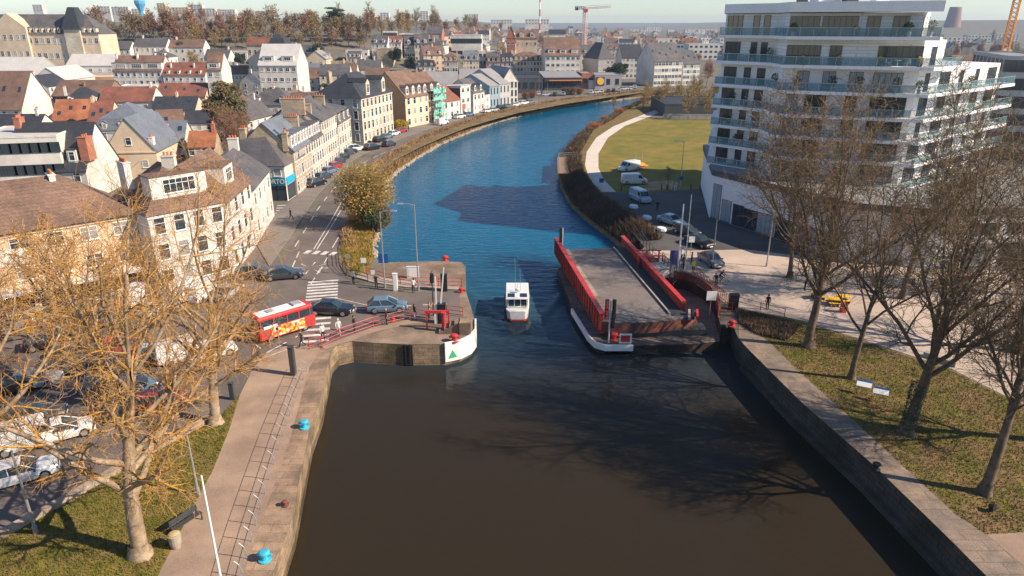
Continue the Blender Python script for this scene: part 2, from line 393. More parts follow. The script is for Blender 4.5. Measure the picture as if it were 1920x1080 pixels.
def qwall(name, line, m, z1=0.0, lab=''):
    b = MB(); n = len(line)
    out = offs(line, 0)
    vs = [(p[0], p[1], z1) for p in line]+[(p[0], p[1], WL-1.5) for p in line]
    b.add(vs, [(i, i+n, i+n+1, i+1) for i in range(n-1)])
    return struct(b.build(name, m))
qwall('quay_wall', quayL, quay_m); qwall('quay_wall', fend, quay_m); qwall('quay_wall', quayL2, quay_m)
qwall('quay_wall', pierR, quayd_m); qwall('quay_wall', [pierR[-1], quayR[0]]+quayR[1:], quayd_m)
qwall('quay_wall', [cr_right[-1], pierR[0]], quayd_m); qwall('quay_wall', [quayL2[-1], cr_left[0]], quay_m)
# ledge along the foot of the right quay, narrow footing on the left
def ledge(name, line, t, z0, z1, m):
    b = MB(); b.prism(line+offs(line, t)[::-1], z0, z1); return struct(b.build(name, m))
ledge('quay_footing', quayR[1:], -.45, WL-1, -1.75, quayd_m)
ledge('quay_footing', quayL[1:8], .22, WL-1, -1.6, quay_m)
# ------------------------------------------------------------------ ground sheets
def sheet(name, poly, z, m):
    b = MB(); b.sheet(poly, z); return struct(b.build(name, m))
quay_in = [g(455,1080), g(497,960), g(545,820), g(566,740), g(580,690)]
sheet('quay_coping', [(-12.6,-40), g(510,1080), g(547,973), g(580,807), g(600,753), g(611,700), g(619,660), g(600,655)]+quay_in[::-1]+[(-14.6,-40)], .012, cop_m)
prom_l = [g(296,1080), g(350,975), g(400,880), g(432,800), g(450,740), g(475,690), g(500,662), g(560,640), g(600,650)]
sheet('promenade', [(-14.6,-40)]+quay_in+[g(600,655)]+prom_l[::-1]+[(-19.5,-40)], .008, prom_m)
sheet('grass_strip', [(-19.5,-40)]+prom_l[:5]+[g(415,778), g(383,797), g(250,870), g(120,945), g(0,1010), (-60,24), (-60,-40)], .008, grass_m)
park_poly = [g(0,1010), g(120,945), g(250,870), g(383,797), g(415,778), g(450,740), g(475,690), g(500,662), g(560,640), g(615,625), g(600,560), g(560,520), g(520,500), g(470,455), g(400,470), g(300,500), g(60,560), (-53,62), (-70,50), (-70,20)]
sheet('car_park', park_poly, .006, asph)
# road along the left bank
rl = gl([(520,505),(560,440),(585,400),(607,368),(640,333),(662,310),(690,293),(725,277),(770,258),(815,243),(855,230),(900,216),(960,204),(1050,189),(1150,176),(1200,170)])
rr = gl([(640,540),(636,500),(633,470),(640,440),(655,405),(672,370),(705,325),(735,301),(782,277),(830,256),(870,240),(915,226),(970,211),(1060,194),(1155,180),(1205,173)])
sheet('riverside_road', rl+rr[::-1], .014, asph)
pier_road = [g(520,505), g(640,540), g(636,500)]
sheet('bridge_approach_road', [g(520,505), g(560,470), g(632,470), g(634,505), g(660,528), g(700,540), g(760,548), g(862,551), g(862,580), g(866,596), g(830,598), g(770,600), g(700,615), g(640,637), g(560,650), g(500,640), g(480,600)], .022, asph)
# pavements: a real kerb step
def pavement(name, poly, m, z=.12):
    b = MB(); b.prism(poly, -.1, z); return struct(b.build(name, m))
fac = gl([(476,450),(515,405),(548,375),(610,325),(640,298),(663,280),(690,270),(742,247),(780,238),(835,225),(870,213),(900,205),(968,196),(1050,184)])
pavement('pavement', fac[::-1]+[g(505,500)]+gl([(548,440),(572,400),(596,365),(630,331),(655,305),(684,288),(722,272),(768,254),(814,239),(852,227),(897,213),(958,201),(1050,187)]), mat('pavement_asphalt', (.20, .17, .15), .9, .15, .5, .1))
pavement('riverside_verge', gl([(637,498),(634,470),(641,441),(657,405),(674,370),(707,325),(737,301),(784,277),(832,256),(872,240),(917,226),(972,211),(1062,194),(1157,180),(1207,173)])+cr_left[::-1][:-1]+[g(690,495), g(680,520), g(650,518)], bank_m, .10)
sheet('verge_grass', gl([(640,470),(647,440),(662,405),(672,392),(700,400),(697,450),(700,490),(690,495),(700,500),(705,515),(690,522),(670,515),(650,505)]), .115, grass_m)
pavement('pier_pavement', gl([(640,503),(652,517),(670,523),(690,520),(722,494),(820,491),(866,494),(872,500),(873,546),(860,545),(760,540),(700,531),(662,520)]), earth_m, .13)
sheet('pier_footway', gl([(662,521),(700,531),(760,540),(860,545),(862,537),(780,531),(720,523),(680,515)]), .136, mat('footway', (.36,.30,.25), .9, .12, .6, .1))
sheet('pier_top', gl([(600,655),(619,660),(632,646),(660,640),(700,643),(760,646),(833,645),(862,639),(880,630),(890,618),(890,600),(874,548),(862,551),(862,580),(866,596),(830,598),(770,600),(700,615),(640,637)]), .026, earth_m)
sheet('pier_footway', gl([(640,636),(700,614),(770,599),(800,598),(800,605),(772,607),(704,622),(650,642),(610,655),(604,650)]), .034, prom_m)
# right bank
sheet('lawn', gl([(1150,362),(1128,340),(1117,315),(1118,285),(1135,255),(1170,233),(1210,222),(1300,222),(1420,225),(1500,240),(1500,350),(1340,352),(1200,362)]), .008, lawn_m)
sheet('path', gl([(1127,360),(1155,360),(1133,338),(1122,315),(1122,288),(1140,258),(1172,236),(1218,219),(1250,205),(1290,192),(1280,192),(1235,204),(1190,221),(1150,237),(1118,258),(1100,285),(1097,310),(1105,335)]), .016, path_m)
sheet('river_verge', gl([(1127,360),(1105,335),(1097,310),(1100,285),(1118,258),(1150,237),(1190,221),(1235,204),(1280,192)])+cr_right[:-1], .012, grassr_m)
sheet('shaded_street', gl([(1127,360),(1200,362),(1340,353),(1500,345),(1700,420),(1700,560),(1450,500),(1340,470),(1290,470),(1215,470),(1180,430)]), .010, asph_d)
sheet('plaza', gl([(1215,470),(1290,470),(1400,468),(1500,480),(1700,500),(2100,520),(2300,720),(1920,760),(1780,690),(1600,632),(1500,600),(1380,578),(1345,560),(1300,530),(1240,500)]), .018, plaza_m)
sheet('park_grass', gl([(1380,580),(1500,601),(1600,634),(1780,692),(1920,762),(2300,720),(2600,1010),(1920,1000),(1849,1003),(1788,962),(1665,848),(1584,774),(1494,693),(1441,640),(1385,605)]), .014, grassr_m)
sheet('quay_coping', quayR[1:6]+[(28.6,10)]+[(31.5,10)]+gl([(2040,1150),(1920,1062),(1849,1003),(1788,962),(1665,848),(1584,774),(1494,693),(1441,640),(1385,607),(1385,635)]), .022, copr_m)
sheet('slab_path', gl([(1849,1003),(1920,998),(2100,985),(2200,1150),(2040,1150),(1920,1062)]), .030, prom_m)
pcon = mat('pier_concrete', (.20,.15,.12), .95, .35, .7, .3, col2=(.10,.08,.07))
b = MB(); b.prism(pierT+pierR[::-1][1:-1], WL-1.5, PZ); struct(b.build('bridge_pier', [pcon]))
qwall('quay_wall', pierT, quayd_m, PZ+.004)
sheet('pier_top', pierR[1:]+gl([(1385,607),(1385,580),(1345,560),(1300,530),(1240,500)]), .010, pcon)
# ------------------------------------------------------------------ houses
WC = {}
def wmesh(w_, h_, style):
    """window: frame proud of the wall, glazing behind it; local x along wall, -y outwards, centre at origin"""
    key = (round(w_, 2), round(h_, 2), style)
    if key in WC: return WC[key]
    f = MB(); t = .07; a_, b_ = w_/2, h_/2
    if style == 'glass':
        t = .05
    f.box(-a_-t, -.07, -b_-t, -a_, .02, b_+t); f.box(a_, -.07, -b_-t, a_+t, .02, b_+t)
    f.box(-a_, -.07, b_, a_, .02, b_+t); f.box(-a_-.14, -.14, -b_-t-.06, a_+.14, .02, -b_-t+.002)
    f.box(-a_, -.069, -b_-t+.004, a_, .02, -b_)
    n = max(1, round(w_/.75))
    for i in range(1, n): f.box(-a_+w_*i/n-.03, -.055, -b_, -a_+w_*i/n+.03, .02, b_)
    if h_ > 1.1 and style != 'glass': f.box(-a_, -.05, b_*.3, a_, .02, b_*.3+.05)
    if style == 'shut':
        f.box(-a_-.62, -.06, -b_, -a_-.1, .02, b_); f.box(a_+.1, -.06, -b_, a_+.62, .02, b_)
    fr = f.mesh('window', [dsteel_m if style == 'glass' else white_m])
    p = MB(); p.add([(-a_, -.025, -b_), (a_, -.025, -b_), (a_, -.025, b_), (-a_, -.025, b_)], [(0, 1, 2, 3)])
    pm = p.mesh('pane', glass_m); pc = p.mesh('pane', curtain_m)
    WC[key] = (fr, pm, pc); return WC[key]
def window(root, x, y, z, ang, w_, h_, style='std', pane=True, rnd=None):
    fr, pm, pc = wmesh(w_, h_, style)
    o = link('window', fr, root, Matrix.Translation((x, y, z)) @ Matrix.Rotation(ang, 4, 'Z'))
    r = (rnd or random).random()
    link('pane', pc if r < .36 and style != 'glass' else pm, o)
    return o
def chimney(root, x, y, z, sx=.7, sy=1.3, h=1.6, m=None, pots=3):
    b = MB(); b.box(x-sx/2, y-sy/2, z-1.2, x+sx/2, y+sy/2, z+h); b.box(x-sx/2-.07, y-sy/2-.07, z+h, x+sx/2+.07, y+sy/2+.07, z+h+.14)
    o = b.build('chimney', m or WALL['old'], root)
    if pots:
        p = MB()
        L_ = max(sx, sy)
        for i in range(pots):
            t = (i+.5)/pots*L_-L_/2
            c = (x, y+t*.85, z+h+.13) if sy >= sx else (x+t*.85, y, z+h+.13)
            p.lathe(c, [(.14, 0), (.12, .35), (.15, .4), (.13, .42)], 8)
        p.build('chimney_pot', pot_m, o)
def dormer(root, x, yf, zb, w_, h_, slope, rt, wall='white', roof='slate', win=True, depth=None):
    """box dormer on the front slope; slope = rise per metre of y"""
    yb = yf+max(.6, h_/max(slope, .3)); b = MB()
    top = zb+h_
    b.box(x-w_/2, yf, zb-.3, x+w_/2, yb, top)
    if rt == 'gable': b.add([(x-w_/2, yf, top), (x+w_/2, yf, top), (x, yf, top+w_*.4), (x-w_/2, yb, top), (x+w_/2, yb, top), (x, yb, top+w_*.4)], [(0, 1, 2), (5, 4, 3)])
    d = b.build('dormer', WALL[wall], root)
    r = MB(); e = .12
    if rt == 'gable':
        yb2 = yb+w_*.4/max(slope, .3)
        r.slab([(x-w_/2-e, yf-e, top-e*.8), (x, yf-e, top+w_*.4+.02), (x, yb2, top+w_*.4+.02), (x-w_/2-e, yb2, top-e*.8)][::-1], .08)
        r.slab([(x+w_/2+e, yf-e, top-e*.8), (x, yf-e, top+w_*.4+.02), (x, yb2, top+w_*.4+.02), (x+w_/2+e, yb2, top-e*.8)], .08)
    else: r.box(x-w_/2-e, yf-e, top+.002, x+w_/2+e, yb+.3, top+.12)
    r.build('dormer_roof', ROOF[roof], d)
    if win: window(d, x, yf, zb+h_*.5, 0, w_*.55, h_*.62)
def block(root, x0, y0, w_, d, h, rt='gable_x', rh=3., wall='white', roof='slate', win={}, dorm=(), chim=(), over=.3, zb=-1.5, sky=0, lod=0, cornice=True, style='std', parapet=.35, gw=0, rnd=None):
    """one wing in the house's own axes: front faces -y"""
    M0 = Matrix.Translation((x0, y0, 0))
    b = MB(); W_, R_ = WALL[wall], ROOF[roof]
    vs = [(0,0,zb),(w_,0,zb),(w_,d,zb),(0,d,zb),(0,0,h),(w_,0,h),(w_,d,h),(0,d,h)]
    fs = [(0,3,2,1),(0,1,5,4),(1,2,6,5),(2,3,7,6),(3,0,4,7)]
    if rt == 'gable_x': vs += [(0,d/2,h+rh),(w_,d/2,h+rh)]; fs += [(3,0,4,8,7),(1,2,6,9,5)]; fs = [f for f in fs if f not in ((1,2,6,5),(3,0,4,7))]
    elif rt == 'gable_y': vs += [(w_/2,0,h+rh),(w_/2,d,h+rh)]; fs += [(0,1,5,8,4),(2,3,7,9,6)]; fs = [f for f in fs if f not in ((0,1,5,4),(2,3,7,6))]
    elif rt == 'shed': vs += [(0,d,h+rh),(w_,d,h+rh)]; fs += [(2,3,8,9),(3,0,4,8),(1,2,9,5)]; fs = [f for f in fs if f not in ((1,2,6,5),(3,0,4,7),(2,3,7,6))]
    elif rt == 'flat': fs += [(4,5,6,7)]
    b.add(vs, fs); b.M = None
    wo = b.build('wall', W_, root); wo.matrix_local = M0
    if cornice and rt != 'flat' and not lod and h > 4:
        c = MB(); c.box(-.12, -.16, h-.42, w_+.12, -.002, h-.16); c.build('cornice', W_, root).matrix_local = M0
    r = MB(); e = over; t = .16
    if rt == 'gable_x':
        k = rh/(d/2); zz = h-e*k+t
        r.slab([(-e*.6,-e,zz),(w_+e*.6,-e,zz),(w_+e*.6,d/2,h+rh+t),(-e*.6,d/2,h+rh+t)], t)
        r.slab([(-e*.6,d/2,h+rh+t),(w_+e*.6,d/2,h+rh+t),(w_+e*.6,d+e,zz),(-e*.6,d+e,zz)], t)
        sl_ = k
    elif rt == 'gable_y':
        k = rh/(w_/2); zz = h-e*k+t
        r.slab([(-e,-e*.6,zz),(w_/2,-e*.6,h+rh+t),(w_/2,d+e*.6,h+rh+t),(-e,d+e*.6,zz)], t)
        r.slab([(w_/2,-e*.6,h+rh+t),(w_+e,-e*.6,zz),(w_+e,d+e*.6,zz),(w_/2,d+e*.6,h+rh+t)], t)
        sl_ = 1
    elif rt == 'shed':
        k = rh/d; r.slab([(-e,-e,h-e*k+t),(w_+e,-e,h-e*k+t),(w_+e,d+e,h+rh+e*k+t),(-e,d+e,h+rh+e*k+t)], t); sl_ = k
    elif rt in ('hip', 'mansard'):
        P = [(-e,-e),(w_+e,-e),(w_+e,d+e),(-e,d+e)]
        if rt == 'mansard':
            mh = min(rh, 2.6); Q = inset(P, .9)
            r.add([(p[0],p[1],h+.003) for p in P]+[(p[0],p[1],h+mh) for p in Q], [(0,3,2,1),(0,1,5,4),(1,2,6,5),(2,3,7,6),(3,0,4,7)])
            P = Q; hb = h+mh; rr_ = max(.4, rh-mh); sl_ = mh/.9
        else: hb = h+.003; rr_ = rh; sl_ = rh/(min(d, w_)/2)
        (ax, ay), (bx, by) = P[0], P[2]; W2, D2 = bx-ax, by-ay
        if W2 >= D2: A_, B_ = (ax+D2/2, ay+D2/2, hb+rr_), (bx-D2/2, ay+D2/2, hb+rr_); F_ = [(0,1,5,4),(1,2,5),(2,3,4,5),(3,0,4)]
        else: A_, B_ = (ax+W2/2, ay+W2/2, hb+rr_), (ax+W2/2, by-W2/2, hb+rr_); F_ = [(0,1,4),(1,2,5,4),(2,3,5),(3,0,4,5)]
        r.add([(p[0],p[1],hb) for p in P]+[A_, B_], F_+[(0,3,2,1)])
    else:
        r.box(.12,.12,h+.004,w_-.12,d-.12,h+.06); sl_ = 1
    ro = r.build('roof', R_, root); ro.matrix_local = M0
    if rt == 'flat' and parapet:
        c = MB(); p = parapet
        c.box(-.06,-.06,h+.002,w_+.06,.18,h+p); c.box(-.06,d-.18,h+.002,w_+.06,d+.06,h+p); c.box(-.06,.181,h+.002,.18,d-.181,h+p); c.box(w_-.18,.181,h+.002,w_+.06,d-.181,h+p)
        c.build('parapet', W_, root).matrix_local = M0
    # windows
    for sd_, spec in win.items():
        nc, nr, ww, wh = spec[:4]; st = spec[4] if len(spec) > 4 else style; z_lo = spec[5] if len(spec) > 5 else 0
        fh = (h-z_lo)/nr; ln = w_ if sd_ in 'fb' else d
        for i in range(nc):
            for j in range(nr):
                u = (i+.5)/nc*ln; z = z_lo+(j+.55)*fh
                if sd_ == 'f': q = (x0+u, y0, 0)
                elif sd_ == 'b': q = (x0+u, y0+d, PI)
                elif sd_ == 'l': q = (x0, y0+u, -PI/2)
                else: q = (x0+w_, y0+u, PI/2)
                window(root, q[0], q[1], z, q[2], ww, wh, st, rnd=rnd)
    if gw:   # one window in the gable head
        if rt == 'gable_y': window(root, x0+w_/2, y0, h+rh*.3, 0, .9, 1.3)
        if rt == 'gable_x': window(root, x0, y0+d/2, h+rh*.3, -PI/2, .9, 1.3)
    for dm in dorm:   # (count, width, height, rooftype[, wall, depthfraction])
        n_, dw, dh, dt = dm[:4]; dwall = dm[4] if len(dm) > 4 else 'white'; yo = dm[5] if len(dm) > 5 else .25
        for i in range(n_):
            if rt == 'mansard': yf, zb_ = y0-e+.25, h+.25; s_ = sl_
            elif rt == 'hip': yf = y0+yo; zb_ = h+(yo+e)*sl_; s_ = sl_
            else: yf = y0+yo; zb_ = h+yo*sl_+t; s_ = sl_
            dormer(root, x0+(i+.5)/n_*w_, yf, zb_, dw, dh, s_, dt, dwall, roof)
    for c in chim:    # (fx, fy, sx, sy, h, pots, wallkey)
        fx, fy, sx_, sy_, ch, po = c[:6]; wk = c[6] if len(c) > 6 else wall
        X, Y = fx*w_, fy*d
        if rt == 'gable_x': zr = h+rh*(1-abs(Y-d/2)/(d/2))
        elif rt == 'gable_y': zr = h+rh*(1-abs(X-w_/2)/(w_/2))
        elif rt == 'flat': zr = h
        else: zr = h+rh*.75
        chimney(root, x0+X, y0+Y, zr, sx_, sy_, ch, WALL[wk], po)
    for i in range(sky):  # skylights
        if rt == 'gable_x':
            k = rh/(d/2); X = x0+w_*(i+.5+random.uniform(-.2,.2))/sky; Y = random.uniform(.3,.7)*d/2; b = MB()
            b.slab([(X-.4,y0+Y-.5,h+(Y-.5)*k+t+.07),(X+.4,y0+Y-.5,h+(Y-.5)*k+t+.07),(X+.4,y0+Y+.5,h+(Y+.5)*k+t+.07),(X-.4,y0+Y+.5,h+(Y+.5)*k+t+.07)], .12)
            b.build('skylight', glass_m, root)
def ang(p, q): return math.atan2(q[1]-p[1], q[0]-p[0])
def house(label, p, q, blocks, cat='house', name='house', group=None):
    """p -> q is the front line on the ground, left to right seen from outside"""
    z0 = min(terr(*p), terr(*q))
    root = thing(name, label, cat, (p[0], p[1], z0), ang(p, q), group)
    L_ = math.dist(p, q)
    for b in blocks:
        b = dict(b); b.setdefault('x0', 0); b.setdefault('y0', 0)
        if b.get('w_') is None: b['w_'] = L_
        if z0 > 1: b['zb'] = -6
        block(root, **b)
    return root
def B(w_=None, d=9, h=6, rt='gable_x', rh=3, wall='white', roof='slate', **k):
    return dict(w_=w_, d=d, h=h, rt=rt, rh=rh, wall=wall, roof=roof, **k)
# ---- left foreground
A0, A1 = (-50.5, 66), (-41.4, 74)
_d = Vector((A1[0]-A0[0], A1[1]-A0[1])).normalized()
Aw = (A0[0]-_d.x*16, A0[1]-_d.y*16)
r_ = house('long peach building with a plain brown tiled hipped roof beside the car park', Aw, A1,
  [B(d=11, h=8.6, rt='hip', rh=4.2, wall='peach', roof='brown', win={'f': (9, 2, 1.5, 1.3, 'std', 2.6)}, chim=[(.5, .42, .7, .7, 1.6, 2, 'pale'), (.78, .5, .6, 1.6, 1.1, 3, 'white')], over=.5)], cat='building', name='shop_building')
b = MB(); b.box(0, -2.2, 2.65, 27.6, -.02, 2.85); b.build('canopy', WALL['white'], r_)
b = MB(); [b.box(.8+i*3.4, -.06, .2, 3.6+i*3.4, -.01, 2.4) for i in range(8)]; b.build('shop_front', glass_m, r_)
for i in (0, 2): b = MB(); b.box(2+i*6.2, -.09, 5.2, 7.2+i*6.2, -.01, 6.9); b.build('panel', WALL['white'], r_)
p, q, s3, s4 = (-39, 72), (-33.3, 78.5), (-33.3, 78.5), (-34.6, 90.5)
L1 = math.dist(p, q)
r_ = house('white corner building with a reddish brown roof and wide box dormers', p, q,
  [B(d=10, h=8.8, rt='hip', rh=4.6, wall='white', roof='brown', win={'f': (4, 3, 1.1, 1.7)}, dorm=[(1, 6.2, 2.3, 'flat', 'white', 1.0)], chim=[(.05, .5, .7, 1.8, 1.6, 4, 'pale')], over=.35)], cat='building', name='corner_building')
r2 = house('white wing with a brown roof and one zinc box dormer next to the corner building', s3, s4,
  [B(d=9, h=8.8, rt='gable_x', rh=4.2, wall='white', roof='brown', win={'f': (4, 3, 1.1, 1.7)}, dorm=[(1, 4, 2.3, 'flat', 'white', .8)], chim=[(.02, .6, .8, 1.4, 1.9, 3, 'white')], over=.35)], cat='building', name='town_house')
house('plain white side walled house with a slate roof at the zebra crossing', (-34.7, 90.8), (-37, 105),
  [B(d=9, h=7.4, rt='gable_x', rh=3.3, wall='white', roof='slate', win={'f': (4, 2, 1., 1.6)}, chim=[(.97, .5, .8, 1.4, 1.4, 3, 'white')])], name='town_house')
# shop with the sign
D0, D1 = (-50, 115.2), (-37.9, 114.8)
r_ = house('white corner shop with a teal sign and hipped slate roof', D0, D1,
  [B(d=10.5, h=6, rt='hip', rh=5.2, wall='white', roof='slate', win={'f': (5, 1, 1.1, 1.2, 'std', 3.6)}, over=.4)], cat='shop', name='corner_shop')
b = MB(); b.box(3, -.16, 2.75, 12.1, -.03, 3.95); sg_ = b.build('shop_sign', teal_m, r_)
b = MB(); b.box(12.13, .3, 2.75, 12.26, 6.5, 3.95); b.build('shop_sign', skyblue_m, r_)
b = MB(); b.box(3, -.10, .15, 12, -.02, 2.6); b.box(12.12, .5, .15, 12.2, 9, 2.6); b.build('shop_front', glass_m, r_)
b = MB(); [b.box(3+i*1.5, -.15, .1, 3.12+i*1.5, -.101, 2.65) for i in range(7)]; b.box(3, -.15, 2.1, 12, -.103, 2.2); b.build('shop_frame', black_m, r_)
def text(s, parent, m, size, mtx, ext=.02, name='lettering'):
    c = bpy.data.curves.new(name, 'FONT'); c.body = s; c.size = size; c.extrude = ext; c.align_x = 'CENTER'; c.align_y = 'CENTER'; c.offset = size*.012
    t = bpy.data.objects.new(name+'_curve', c); COL.objects.link(t)
    me = bpy.data.meshes.new_from_object(t); bpy.data.objects.remove(t); me.materials.clear(); me.materials.append(m)
    return link(name, me, parent, mtx)
text('ORTO', sg_, WALL['white'], 1.05, Matrix.Translation((10.5, -.19, 3.33)) @ Matrix.Rotation(PI/2, 4, 'X'))
# street row facing the river
def front(x0, y0, x1, y1): return (x0, y0), (x1, y1)
house('stone gabled house with twin chimney stacks behind the corner shop', (-37.4, 119), (-37.5, 130),
  [B(d=9.6, h=7.8, rt='gable_x', rh=4.6, wall='old', roof='blue', win={'f': (6, 3, .9, 1.7, 'std')}, dorm=[(6, 1.2, 2.1, 'flat', 'white', .25)], chim=[(.03, .12, 1.2, .9, 1.8, 3, 'old'), (.03, .85, 1., 1., 2.2, 3, 'old'), (.98, .3, .8, 2.4, 1.6, 6, 'old')], sky=3)], name='town_house')
house('pale stone terraced house with slate roof and skylights, second along the street', (-37.5, 130.1), (-37.6, 139),
  [B(d=10, h=7.8, rt='gable_x', rh=4.8, wall='stone', roof='slate', win={'f': (5, 3, .9, 1.7)}, dorm=[(5, 1.2, 2.1, 'flat', 'white', .25)], chim=[(.98, .5, .8, 4.5, 1.8, 8, 'old')], sky=2)], name='town_house')
house('taller pale terraced house with grey slate roof between two parapet walls', (-37.6, 139.1), (-37.7, 152),
  [B(d=10.5, h=10.2, rt='gable_x', rh=3.6, wall='stone', roof='slate', win={'f': (7, 4, .9, 1.6)}, chim=[(.99, .3, .8, 2., 1.4, 3, 'old'), (.01, .35, .5, 4., .6, 0, 'old')], sky=3)], name='town_house')
r_ = house('cream house with mansard roof and brown creeper on its front', (-37.8, 153), (-37.9, 166),
  [B(d=11, h=7.6, rt='mansard', rh=4.2, wall='stone', roof='slate', win={'f': (5, 3, 1., 1.7), 'l': (3, 3, .9, 1.5)}, dorm=[(3, 1.5, 1.9, 'flat', 'stone')], chim=[(.5, .6, .7, 1.6, .8, 4, 'brick')])], name='town_house')
house('large pale stone mansion block with steep dark hipped roof on the street bend', (-37, 175), (-32.6, 194.5),
  [B(d=13, h=10.9, rt='hip', rh=5.6, wall='stone', roof='dslate', win={'f': (8, 4, 1.05, 1.9), 'l': (4, 4, 1.05, 1.9)}, dorm=[(2, 2.2, 3.2, 'gable', 'stone', .2)], chim=[(.25, .8, 1.6, .8, 1.5, 3, 'old')], over=.35)], cat='building', name='mansion')
house('orange gabled house with brown roof and four white dormers', (-30.3, 203), (-24.8, 213.5),
  [B(d=13, h=8.6, rt='gable_x', rh=6.6, wall='cream', roof='brown', win={'f': (4, 3, 1.1, 1.7)}, dorm=[(4, 1.3, 2.2, 'gable', 'white', .3)], chim=[(.6, .7, .7, 1., 1.4, 2)])], name='town_house')
h_ = [o for o in bpy.data.objects if o.get('label', '').startswith('orange gabled')][0]
o = MB(); o.add([(-.06, .02, -.5), (-.06, 12.98, -.5), (-.06, 12.98, 8.5), (-.06, 6.5, 15.0), (-.06, .02, 8.5), (-.01, .02, -.5), (-.01, 12.98, -.5), (-.01, 12.98, 8.5), (-.01, 6.5, 15.0), (-.01, .02, 8.5)], [(0, 1, 2, 3, 4), (9, 8, 7, 6, 5), (0, 4, 9, 5), (1, 6, 7, 2)])
o.build('gable_render', WALL['orange'], h_, fix=True)
house('cream house wrapped in green scaffold netting on the street', (-24.7, 213.6), (-21.3, 219.5),
  [B(d=12, h=8.8, rt='gable_x', rh=5.5, wall='cream', roof='brown', win={'f': (3, 3, 1., 1.6)}, dorm=[(2, 1.3, 2., 'gable')], chim=[(.9, .6, .8, 1.8, 1.4, 4, 'old')])], name='town_house')
# scaffold
sc_ = thing('scaffold', 'scaffold with green safety netting on the cream house front', 'scaffold', (-24.7, 213.6, 0), ang((-24.7, 213.6), (-21.3, 219.5)))
b = MB()
for i in range(5):
    for j in (0, 1): b.tube([(i*1.6, -.5-j*1.1, 0), (i*1.6, -.5-j*1.1, 11.5)], .05, 5)
for k in range(6):
    for j in (0, 1): b.tube([(0, -.5-j*1.1, .3+k*2), (6.4, -.5-j*1.1, .3+k*2)], .04, 5)
b.build('scaffold_frame', steel_m, sc_)
b = MB(); [b.box(0, -1.5, 1.8+k*2, 6.4, -.55, 1.85+k*2) for k in range(5)]; b.build('deck_board', wood_m, sc_)
net = mat('safety_net', (.03, .42, .32), .8, .3, 1.5, .2, col2=(.35, .6, .5), c2s=.8)
b = MB()
for k in range(5):
    for i in range(8):
        if random.random() < .78:
            z0 = .6+k*2; b.add([(i*.8, -1.66+random.uniform(-.05,.05), z0), (i*.8+.8, -1.66, z0), (i*.8+.8, -1.66, z0+random.uniform(.8,1.8)), (i*.8, -1.66, z0+random.uniform(.8,1.8))], [(0,1,2,3)])
b.build('netting', net, sc_)
house('low white house with a bright red tiled roof beyond the scaffold', (-21.2, 219.8), (-16.6, 228),
  [B(d=10, h=5.6, rt='gable_x', rh=4, wall='white', roof='red', win={'f': (3, 2, 1.1, 1.4)}, chim=[(.45, .3, .5, .5, 1.6, 1)])], name='town_house')
house('narrow white flat fronted house with a black side gable', (-16.4, 228.3), (-13.6, 234.5),
  [B(d=15, h=9.6, rt='shed', rh=-.8, wall='white', roof='white', win={'f': (2, 3, 1.5, 1.3)}, chim=[(.2, .8, .6, 1, 1.2, 2)])], name='town_house')
h_ = [o for o in bpy.data.objects if o.get('label', '').startswith('narrow white flat')][0]
b = MB(); b.box(-.08, .02, -.5, -.01, 14.9, 8.9); b.build('side_wall', WALL['dark'], h_)
b = MB(); b.box(1, -.1, 2.3, 3, -.02, 3.9); b.build('shop_sign', mat('sign_red', (.6, .1, .05), .5, .1), h_)
house('small white house with two dormers and a slate roof before the modern terrace', (-12.8, 236.5), (-9.4, 243.5),
  [B(d=11, h=6.8, rt='gable_x', rh=4, wall='white', roof='slate', win={'f': (3, 2, 1., 1.5), 'l': (1, 2, 1, 1.4)}, dorm=[(2, 1.2, 1.8, 'gable')])], name='town_house')
house('low white annex with a flat roof and balcony beside the blue terrace', (-9.3, 243.6), (-7.6, 247),
  [B(d=8, h=5, rt='flat', wall='white', roof='white', win={'f': (1, 2, 1.4, 1.4)})], name='annex')
house('modern terrace house with blue side cladding and steep grey roof', (-7.8, 250.2), (-4.6, 254.8),
  [B(d=16, h=7.8, rt='gable_x', rh=3.6, wall='blue', roof='grey', win={'f': (3, 2, .5, 1.9, 'glass')})], name='terrace_house')
house('modern terrace house clad in pale zinc, middle of the terrace', (-4.5, 254.9), (-.8, 259.6),
  [B(d=18, h=8.2, rt='gable_x', rh=4.6, wall='zinc', roof='grey', win={'f': (3, 2, .5, 1.9, 'glass'), })], name='terrace_house')
house('modern white gabled house with tall narrow windows closing the terrace', (-3.4, 260.3), (2.1, 262.4),
  [B(d=20, h=8.8, rt='gable_y', rh=4.4, wall='white', roof='grey', win={'f': (4, 3, .55, 1.9, 'glass')})], name='terrace_house')
# ------------------------------------------------------------------ town behind: each line read off the photograph as eave left -> right
def hit(px, py, h):
    Y = 40.
    while Y < 4000:
        X, z = a(px, py, Y)
        if z <= terr(X, Y)+h: return X, Y
        Y *= 1.004
    return X, Y
PLACED = []
def eave(label, xl, yl, xr, h, an, blocks, cat='house', name='house', group=None, Y=None):
    an = R(an)
    if Y is None: X, Yp = hit(xl, yl, h)
    else: X, z = a(xl, yl, Y); Yp = Y; h = z-terr(X, Y)
    zt = terr(X, Yp)+h
    dp = Yp*_c+(CH-zt)*_s; k = (xr-960)/FPX
    L_ = (k*dp-X)/(math.cos(an)-k*math.sin(an)*_c)
    q = (X+L_*math.cos(an), Yp+L_*math.sin(an))
    for b in blocks:
        if b['h'] is None: b['h'] = h
    PLACED.append(((X+q[0])/2, (Yp+q[1])/2, L_*.55+4))
    return house(label, (X, Yp), q, blocks, cat, name, group)
W3 = {'f': (4, 2, 1., 1.4)}
